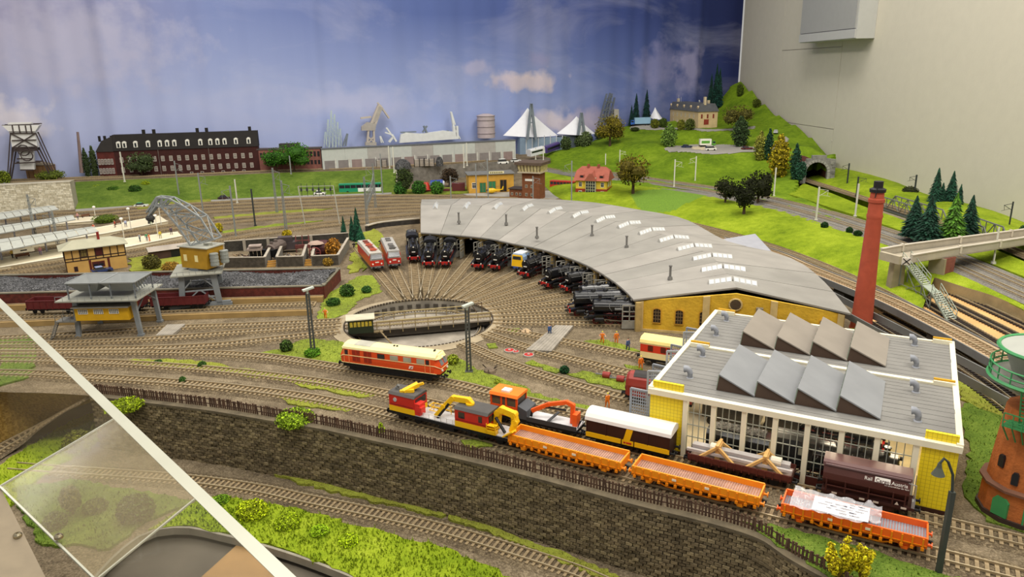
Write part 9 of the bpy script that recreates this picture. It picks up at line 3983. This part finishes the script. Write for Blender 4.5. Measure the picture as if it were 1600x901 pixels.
for k in range(14):
 p,q=A.lerp(B,k/14)-g(574,352),A.lerp(B,(k+1)/14)-g(574,352)
 sag=lambda f:Vector((0,0,-4*(.25-(f-.5)**2)*2))
 m.bar(p+sag(k/14),q+sag((k+1)/14),.14)
 m.bar(p-Vector((0,0,4.2)),q-Vector((0,0,4.2)),.12)
 m.bar(p+sag(k/14),p-Vector((0,0,4.2)),.1)
 m.bar(q-Vector((0,0,4.2)),p+sag(k/14),.08)
 if k%2:
  m.cbox(p-Vector((0,0,5)),(.5,.5,1.6))
part('wires',GALV,t,m)

def lamp(px,py,top,label,kind,side=1,z=0.):
 b=g(px,py,z)
 h=hgt(px,top,b)
 t=thing('street_lamp',label,'lamp',b)
 m=MB()
 if kind=='flood':
  for s in(-1,1):
   m.bar((s*.3,0,0),(s*.2,0,h-.6),.14,.3)
  for k in range(int(h/.55)):
   m.bar((-.28,0,k*.55),(.28,0,k*.55+.3),.2,.1)
  m.box(-.6,.6,-.5,.5,0,.2)
  part('lattice_pole',M('4a4c48',.6,n=.1),t,m)
  m=MB()
  m.bar((-.6,-.5,h-.05),(.9,.5,h+.25),.7,.28)
  m.cyl((0,0,h-.7),(0,0,h-.1),.2,n=8)
  part('lamp_head',M('b9bfb4',.4,n=.05),t,m)
 elif kind=='swan':
  m.bar((0,0,0),(0,0,h*.72),.42)
  m.tube([(0,0,h*.7),(-side*.2,0,h*.86),(-side*.8,0,h*.97),(-side*1.2,0,h),(-side*1.5,0,h*.96)],.12,6)
  part('pole',M('3b403a',.6,n=.1),t,m)
  m=MB()
  x=-side*1.5
  m.lathe([(.15,.5),(.22,.1),(.5,-.5),(.55,-.6),(.3,-.62)],12,(x,0,h*.96-.5))
  part('lamp_head',M('50544a',.5,n=.1),t,m)
 else:
  m.cyl((0,0,0),(0,0,h*.9),.12,n=6)
  part('pole',PALE,t,m)
  m=MB()
  m.lathe([(.15,0),(.45,.25),(.5,.6),(.2,.8)],10,(0,0,h*.9))
  part('lamp_head',M('f2eee2',.4,n=0),t,m)

lamp(490,555,452,'floodlight on a dark lattice pole left of the turntable','flood')
lamp(733,581,477,'floodlight on a dark lattice pole before the turntable bridge','flood')
lamp(1466,896,716,'large swan neck lamp in front of the right end of the hall','swan')
lamp(1241,499,450,'swan neck lamp behind the hall roof before the yellow gable','swan')
for a in((205,358,325,'white platform lamp on the middle platform, left one',.9),(252,351,318,'white platform lamp on the middle platform, right one',.9),(194,372,341,'white platform lamp behind the signal box roof',.9),(247,368,336,'white platform lamp on the nearest platform under the jib',.9),(149,338,324,'white lamp on the farthest platform',.9)):
 lamp(*a[:4],'globe',z=a[4])

# ---------------------------------------------------------------- picket fence on the wall top
def fence():
 P=curve([p+Vector((0,.9,0))for p in FRONTW if p.x>g(140,618).x-1],step=.36)
 t=thing('picket_fence','brown wooden picket fence along the top of the stone wall','fence',P[0])
 O=P[0]
 wd=[M('4a3527',.85,n=.2),M('5d4534',.85,n=.2)]
 q=MB()
 q.box(-.1,.1,-.05,.05,0,1.45)
 me=[q.mesh('picket',w_)for w_ in wd]
 far,k=MB(),0
 for i in range(len(P)-1,-1,-1):
  d=heading(P[max(i-1,0)],P[min(i+1,len(P)-1)])
  if random.random()<.03:
   continue
  if k<300:
   o=inst('picket',random.choice(me),t,P[i]-O,d)
   o.rotation_euler[1]=random.gauss(0,.05)
   o.scale[2]=random.uniform(.9,1.06)
   k+=1
  else:
   far.xf(P[i]-O,d,0,random.gauss(0,.06)).box(-.1,.1,-.05,.05,0,1.45)
 if far.v:
  part('pickets',wd[0],t,far,kind='stuff')
 for z in(.4,1.1):
  m=MB()
  for a,b in zip(P[::3],P[3::3]):
   m.bar(a-O+Vector((0,.08,z)),b-O+Vector((0,.08,z)),.07,.13)
  part('rail',wd[0],t,m)

fence()
# crossing boards, wheel sets and other clutter in the yard
for pts,lab in(([(868,512),(896,513),(862,553),(822,551)],'grey plank crossing over the tracks right of the turntable'),([(262,511),(291,510),(270,527),(244,528)],'grey plank crossing beside the coal loader legs')):
 P=gl(pts,0)
 t=thing('crossing_boards',lab,'crossing',P[0])
 for k in range(7):
  a,b=P[0].lerp(P[1],k/7),P[0].lerp(P[1],(k+.92)/7)
  c,d=P[3].lerp(P[2],k/7),P[3].lerp(P[2],(k+.92)/7)
  m=MB()
  v=[x-P[0]for x in(a,b,d,c)]
  m.hexa([x+Vector((0,0,.1))for x in v],[x+Vector((0,0,.56))for x in v])
  part('plank',M('8f887c',.85,n=.2,s=60),t,m)
for px,py,lab in((796,549,'red wheel lying in the yard, left of three'),(806,551,'small rusty wheel lying between the two red ones'),(826,556,'red wheel lying in the yard, right of three')):
 t=thing('spare_wheel',lab,'wheel',g(px,py))
 r=.9 if 'small' not in lab else .6
 m=MB()
 m.lathe([(r,0),(r,.3),(r*.85,.32),(r*.8,.15),(r*.3,.15),(r*.25,.4),(.05,.4)],14)
 part('tyre',M('a9a298',.6,.2,n=.1),t,m)
 m=MB()
 for k in range(8):
  m.bar((0,0,.25),(r*.8*math.cos(k*PI/4),r*.8*math.sin(k*PI/4),.25),.12)
 m.lathe([(r*.82,.22),(r*.82,.3),(r*.6,.3)],14)
 part('spokes',REDL,t,m)
for px,py,lab,c in((765,581,'heap of rusty scrap with bent rods on the grass','6d5f4e'),(822,520,'small tan bundle lying beside the track','b49a78')):
 t=thing('scrap_heap',lab,'scrap',g(px,py))
 m=MB()
 m.lathe([(1.0,0),(.9,.4),(.4,.7),(.1,.75)],9)
 part('pile',M(c,.9,n=.3,s=80,b=.5),t,m)
 m=MB()
 for k in range(9):
  a=k*2.1
  m.bar((.3*math.cos(a),.3*math.sin(a),.2),(1.3*math.cos(a+.4),1.1*math.sin(a+.4),random.uniform(.1,1.1)),.1)
 part('rods',M('4f443a',.8,n=.2),t,m)
for px,py,lab in((944,590,'small dark axle with a red hub lying on the grass'),(966,596,'red and dark wheel set lying on the grass before the hall gate')):
 t=thing('axle',lab,'wheel set',g(px,py),-.4)
 m=MB()
 m.cyl((-1.3,0,.5),(1.2,0,.5),.13,n=6)
 part('shaft',GREYM,t,m)
 m=MB()
 m.cyl((-.2,0,.5),(.9,0,.5),.5,n=12)
 part('hub',M('8c2f28',.6,n=.15),t,m)

# low dark wall and buffer stops behind the open stubs, road below the bank
t=thing('low_wall','low dark stone wall with pale top behind the open stub tracks','wall',g(590,356))
O=g(590,356)
P=curve(gl([(572,361),(590,356),(622,352),(656,349)]),n=9)
for a,b in zip(P,P[1:]):
 m=MB()
 m.bar(a-O+Vector((0,0,.7)),b-O+Vector((0,0,.7)),.5,1.4)
 part('stone_block',M('35322f',.9,n=.3,s=90),t,m)
 m=MB()
 m.bar(a-O+Vector((0,.6,1.5)),b-O+Vector((0,.6,1.5)),1.6,.2)
 part('coping',M('a39a88',.8,n=.15),t,m)
for k in range(3):
 d=(ST_ALL[k]-TTC).normalized()
 p=ST_ALL[k]+d*25
 t=thing('buffer_stop','dark buffer stop behind the %s'%('red engine on the leftmost stub','red engine on the second stub','black steam engine in the open')[k],'buffer stop',p,heading((0,0),d))
 m=MB()
 for s in(-.8,.8):
  m.bar((0,s,0),(0,s,1.7),.2)
  m.bar((0,s,1.5),(1.3,s,0),.18)
 m.bar((-.1,-1.3,1.4),(-.1,1.3,1.4),.3)
 part('frame',BLK2,t,m)
for nm,pts,mt in(('road_1',[(118,332),(330,317),(440,311),(600,304),(725,300),(725,297),(600,300),(440,307),(330,312.5),(118,327)],ROAD),('road_2',[(722,303),(800,300),(862,298),(880,308),(850,316),(800,309),(735,307)],ROAD)):
 V,F=flat([(p.x,p.y,.1)for p in gl(pts)])
 m=MB()
 m.add(V,F)
 struct(m.build(nm,mt))

# ---------------------------------------------------------------- road vehicles
def lorry(px,py,label,c1,c2,L,H=3.4,ang=0,hill=True,cab='front',z=0):
 b=on_hill(px,py)if hill else g(px,py,z)
 t=thing('lorry',label,'lorry',b,ang)
 m=MB()
 m.box(-L/2,L/2-2,-1.25,1.25,.8,H)
 part('box_body',M(c1,.5,n=.03),t,m)
 m=MB()
 m.box(-L*.42,L*.1,-1.29,-1.25,H*.45,H*.8)
 part('side_emblem',M(c2 if c2!=c1 else 'd8d8d0',.5,n=0),t,m)
 m=MB()
 m.hexa([(L/2-1.8,-1.2,.5),(L/2,-1.2,.5),(L/2,1.2,.5),(L/2-1.8,1.2,.5)],[(L/2-1.8,-1.15,2.6),(L/2-.3,-1.1,2.6),(L/2-.3,1.1,2.6),(L/2-1.8,1.15,2.6)])
 c=part('cab',M(c2,.4,n=.03,coat=.3),t,m)
 m=MB()
 m.box(L/2-1.4,L/2-.3,-1.2,1.2,1.6,2.35)
 part('cab_windows',GLS,c,m)
 m=MB()
 m.box(-L/2,L/2,-1,1,.4,.8)
 part('chassis',BLK2,t,m)
 for x in(-L*.38,-L*.25,L/2-1.1):
  m=MB()
  m.cyl((x,-1.2,.42),(x,1.2,.42),.42,n=10)
  part('wheel',BLK2,t,m)

lorry(1105,229,'white box lorry with green side emblem in the hill car park','e6e6da','5d9a3a',7.0)
lorry(1000,196,'blue lorry with pale blue trailer on the hill road','8fb4cf','2a5fb4',10,3.8,PI+.1)
for px,py,lab,c,a,hill,z,kw in(
(1073,231,'dark blue car in the hill car park','2a3458',.3,1,0,{}),(1110,235,'white van in front of the white lorry','e6e4da',.1,1,0,dict(van=True,H=2.0)),(1167,234,'dark red car on the hill road','5d1f24',.1,1,0,{}),(1212,208,'silver car on the upper hill road','b4b6b8',1.2,1,0,{}),
(221,323,'white and green police car below the grass bank','dfe3dc',.1,0,0,{}),(351,311,'dark red car below the grass bank','3a2024',.1,0,0,{}),(500,304,'white sports car left of the green bus','e8e6dc',.05,0,0,{}),(786,256,'white van on the upper road, larger one','e2e2dc',.3,0,6,dict(van=True,H=2.2)),(806,253,'white car beside the van on the upper road','d9dad8',.3,0,6,{})):
 t=thing('car',lab,'car',on_hill(px,py)if hill else g(px,py,z),a)
 car_parts(t,M(c,.3,n=.03,coat=.4),roof=M('4f9a6a',.4)if 'police' in lab else None,**kw)

def bus(px0,px1,py0,py1,label,c1,c2,H=3.2):
 p,rz,L=frame((px0,py0),(px1,py1))
 t=thing('bus',label,'bus',p,rz)
 m=MB()
 m.mat(0).box(0,L*.45,-1.25,1.25,.5,H*.55)
 m.mat(1).box(L*.45,L,-1.25,1.25,.5,H*.55)
 b=part('body',[M(c1,.4,n=.03,coat=.2),M(c2,.4,n=.03,coat=.2)],t,m)
 m=MB()
 m.box(.1,L-.1,-1.2,1.2,H*.55,H*.9)
 part('windows',GLS,b,m)
 m=MB()
 for k in range(8):
  m.box(L*k/7.5,L*k/7.5+.18,-1.26,1.26,H*.55,H*.9)
 part('pillars',M(c1,.4,n=.03),b,m)
 m=MB()
 m.box(-.02,L+.02,-1.27,1.27,H*.88,H)
 part('roof',M(c1,.4,n=.03),t,m)
 for x in(L*.2,L*.8):
  m=MB()
  m.cyl((x,-1.28,.5),(x,1.28,.5),.5,n=10)
  part('wheel',BLK2,t,m)

bus(531,596,302,300,'green and white bus on the road below the grass bank','1f8a62','e4e6de',3.7)
bus(861,899,294,296,'red bus left of the red roofed house','b0301f','b0301f',3.2)
for i,(x0,y0,x1,y1,lab,c)in enumerate(((827,246,850,240,'white passenger coach on the ramp behind the signal tower','d4d6da'),(851,241,872,233,'purple and white coach on the ramp behind the signal tower','4a3a78'))):
 a,b=g(x0,y0,7),g(x1,y1,8)
 t=thing('railcar',lab,'coach',a,heading(a,b),slope=math.atan2(b.z-a.z,(b-a).length))
 L=(b-a).length
 m=MB()
 m.exx([(-1.4,.5),(1.4,.5),(1.4,3),(.9,3.6),(-.9,3.6),(-1.4,3)],0,L-.4)
 part('body',M(c,.45,n=.03),t,m)
 m=MB()
 m.box(.6,L-1,-1.44,1.44,1.8,2.6)
 part('windows',GLS,t,m)
a=g(650,301)
t=thing('tank_wagon','red cone and blue tank load on the siding between the bushes','wagon',g(662,300),.03)
m=MB()
m.mat(0).lathe([(2.0,0),(1.0,2.6),(.9,2.7)],14,(1,0,1))
m.mat(1).cyl((2.8,0,3),(7.6,0,3.2),1.5,n=14)
m.mat(2).cyl((7.6,0,3.2),(8.2,0,3.2),1.2,.8,14)
part('tanks',[M('b8301c',.5,n=.06),M('27408f',.45,n=.06),M('c6c9d4',.5)],t,m,True)
m=MB()
m.box(-2,10,-1.3,1.3,.4,1.0)
m.box(11,16,-1.3,1.3,.4,3.2)
part('underframe',M('5a2424',.7,n=.1),t,m)
for k in range(5):
 t=thing('coal_pile' if k in(0,4)else 'log_rack',('black coal pile behind the two white masts','stack of pale logs in dark racks, left','stack of pale logs in dark racks, middle','stack of pale logs in dark racks, right','black bin at the right end of the log racks')[k],'pile',g((630,596,655,670,687)[k],(263,262,260.5,260,259)[k],Z_UP),.2)
 m=MB()
 if k in(0,4):
  m.lathe([(3.6 if k==0 else 1.6,0),(3.0 if k==0 else 1.5,2.2),(1.6 if k==0 else .9,3.6),(.3,3.9)],12)
  part('heap',COAL,t,m)
 else:
  for i in range(5):
   m.cyl((-2,.2,.4+i*.6),(2.4,.2,.4+i*.6),.28,n=6)
  part('logs',M('a3998c',.8,n=.1),t,m)
  m=MB()
  for x in(-2,.2,2.4):
   m.bar((x,-.2,0),(x,-.2,3.6),.25)
  part('stakes',BLK2,t,m)

# ---------------------------------------------------------------- little people: one skinned body each
POSES={}

def person(px,py,label,c1,c2,z=0.,pose=0,hat=None,rz=0.,sc=1.):
 if pose not in POSES:
  A={0:((.34,.05,.95),(.36,-.12,.78)),1:((.42,-.2,1.15),(.3,-.55,1.2)),2:((.3,.1,.9),(.33,.2,.72))}[pose]
  st=.12 if pose!=1 else .2
  v=[(0,0,.95),(0,.0,1.2),(0,0,1.42),(0,-.02,1.55),(0,-.03,1.68),(.11,0,.9),(.13,-st,.5),(.14,-st*.6,.06),(.14,-st-.14,.04),(-.11,0,.9),(-.13,st,.5),(-.14,st*1.4,.06),(-.14,st*1.2-.12,.04),(.22,0,1.4),A[0],A[1],(-.22,0,1.4),(-A[0][0],-A[0][1],A[0][2]),(-A[1][0],A[1][1]*.6,A[1][2])]
  e=[(0,1),(1,2),(2,3),(3,4),(0,5),(5,6),(6,7),(7,8),(0,9),(9,10),(10,11),(11,12),(2,13),(13,14),(14,15),(2,16),(16,17),(17,18)]
  r=[.15,.15,.16,.075,.125,.12,.085,.06,.05,.12,.085,.06,.05,.085,.065,.05,.085,.065,.05]
  me=bpy.data.meshes.new('person_cage')
  me.from_pydata(v,e,[])
  o=bpy.data.objects.new('person_cage',me)
  COL.objects.link(o)
  o.modifiers.new('s','SKIN')
  o.modifiers.new('u','SUBSURF').levels=1
  for i,d in enumerate(me.skin_vertices[0].data):
   d.radius=(r[i],r[i])
  me.skin_vertices[0].data[0].use_root=True
  bpy.context.view_layer.update()
  POSES[pose]=bpy.data.meshes.new_from_object(o.evaluated_get(bpy.context.evaluated_depsgraph_get()))
  bpy.data.objects.remove(o)
 me=POSES[pose].copy()
 me.materials.clear()
 for c in(c1,c2,'d9a583','2a2320'):
  me.materials.append(M(c,.7,n=.05))
 for f in me.polygons:
  c=f.center
  f.material_index=2 if c.z>1.5 or(abs(c.x)>.29 and c.z<(.86 if pose!=1 else 2)and c.z>.6)or(pose==1 and c.y<-.42)else 3 if c.z<.09 else 1 if c.z<.93 else 0
 me.shade_smooth()
 b=g(px,py,z)
 t=thing('person',label,'person',b,rz,'little figures on the layout')
 k=1.25*U*sc
 o=inst('body',me,t,(0,0,0),0,k)
 m=MB()
 m.sph((0,-.03*1.25,1.755*1.25),(.13,.14,.09),8,5)
 part('hat' if hat else 'hair',M(hat or '4a3222',.6,n=.1),t,m)
 t.scale=(1,1,1)

ORW='e2761c'
for a in((941,537,'person in orange workwear bending over beside the roundhouse gable, left',ORW,ORW,0,1),(963,537,'person in orange workwear standing on a tyre by the gable',ORW,ORW,0,0),(1001,577,'person in orange workwear standing before the cream and red railcar',ORW,ORW,0,0),(949,637,'person in orange workwear walking on the grass before the hall gate',ORW,ORW,0,2),(859,525,'person in blue overalls stepping onto the plank crossing','3d5a8a','2f466e',0,2),(981,548,'person in blue overalls left of the railcar','4a5f86','33425f',0,0),(509,499,'person in orange workwear standing on the grass left of the turntable',ORW,ORW,0,1),
(122,343,'person with red hair on the farthest platform','b88a8a','4d4a5a',.9,0,'b5672a'),(147,361,'person in red seated by the lamp on the middle platform','c04a3a','d9cfc0',.9,1),(180,355,'person in red on the middle platform bench','b8432f','6d4a3a',.9,0),(197,354,'person in blue and white on the middle platform','aab4d0','4a4f70',.9,2),(237,351,'person in red at the far end of the middle platform','c9402e','3f8a5a',.9,0),(230,376,'person in green among the group on the nearest platform','2f8a5a','3a4a6a',.9,0),(234,377,'person in orange among the group on the nearest platform','e27a2c','d9602c',.9,1),(219,377,'person in grey bending at the group on the nearest platform','8a98a0','4a5560',.9,1),(251,372,'person in yellow beside the lamp on the nearest platform','d8c03a','8a8a5a',.9,0),(268,366,'person in dark clothes near the crane jib on the platform','4a3f52','2f2a35',.9,0),(20,403,'person in dark trousers and yellow top under the nearest canopy','d8b44a','26242a',.9,0),(64,398,'person in pink under the nearest canopy','c98a9a','8a7aa8',.9,2)):
 person(*a[:5],z=a[5],pose=a[6],hat=a[7]if len(a)>7 else('e6d23a' if a[3]==ORW else None),rz=random.uniform(-1,1))

# ---------------------------------------------------------------- clear acrylic guard in the left corner
def acrylic():
 clear=glass_mat('acrylic_sheet','d9cdb0',.1,.03)
 edge=M('aeae9d',.3,n=.04,s=20)
 ZT=17.
 a,b=g(-60,415,ZT),g(463,917,ZT)
 t=thing('acrylic_guard','upright clear acrylic sheet with a bright thick top edge at the left corner','pane',a)
 d=(b-a).normalized()
 n_=Vector((-d.y,d.x,0))*.42
 b=b+d*6
 m=MB()
 dn=Vector((0,0,ZT+12))
 O=a
 m.hexa([v-O-dn for v in(a-n_,b-n_,b+n_,a+n_)],[v-O-Vector((0,0,.05))for v in(a-n_,b-n_,b+n_,a+n_)])
 part('sheet',clear,t,m)
 m=MB()
 n2=n_*1.02
 m.hexa([v-O-Vector((0,0,.05))for v in(a-n2,b-n2,b+n2,a+n2)],[v-O for v in(a-n2,b-n2,b+n2,a+n2)])
 part('top_edge',edge,t,m)
 # reflection of the acrylic box, modelled as a second hazy sheet with screws
 Q=[g(0,762,3),g(180,655,3),g(306,780,-2.5),g(150,908,-2.5)]
 t=thing('acrylic_reflection','reflection of the acrylic box modelled as a hazy sheet below the upright one, held by screws','pane',Q[0])
 m=MB()
 O=Q[0]
 m.hexa([v-O for v in Q],[v-O+Vector((0,0,.25))for v in Q])
 part('sheet',glass_mat('reflection_haze','a89a78',.2,.12),t,m)
 m=MB()
 for i,j in((0,1),(2,3),(3,0)):
  m.bar(Q[i]-O+Vector((0,0,.15)),Q[j]-O+Vector((0,0,.15)),.2,.2)
 part('bright_edge',edge,t,m)
 P=[g(-30,770,2.9),g(2,764,2.9),g(78,915,-2.4),g(-30,940,-2.4)]
 m=MB()
 m.hexa([v-O-Vector((0,0,.3))for v in P],[v-O for v in P])
 part('side_panel',M('8d7f68',.6,n=.08),t,m)
 for px,py in((28,838),(92,840)):
  c=g(px,py,.2)-O
  m=MB()
  m.lathe([(.42,0),(.42,.25),(.3,.4),(.12,.42),(.1,.3)],12,tuple(c))
  part('screw',M('b3a88c',.25,.9,n=.1),t,m)

acrylic()
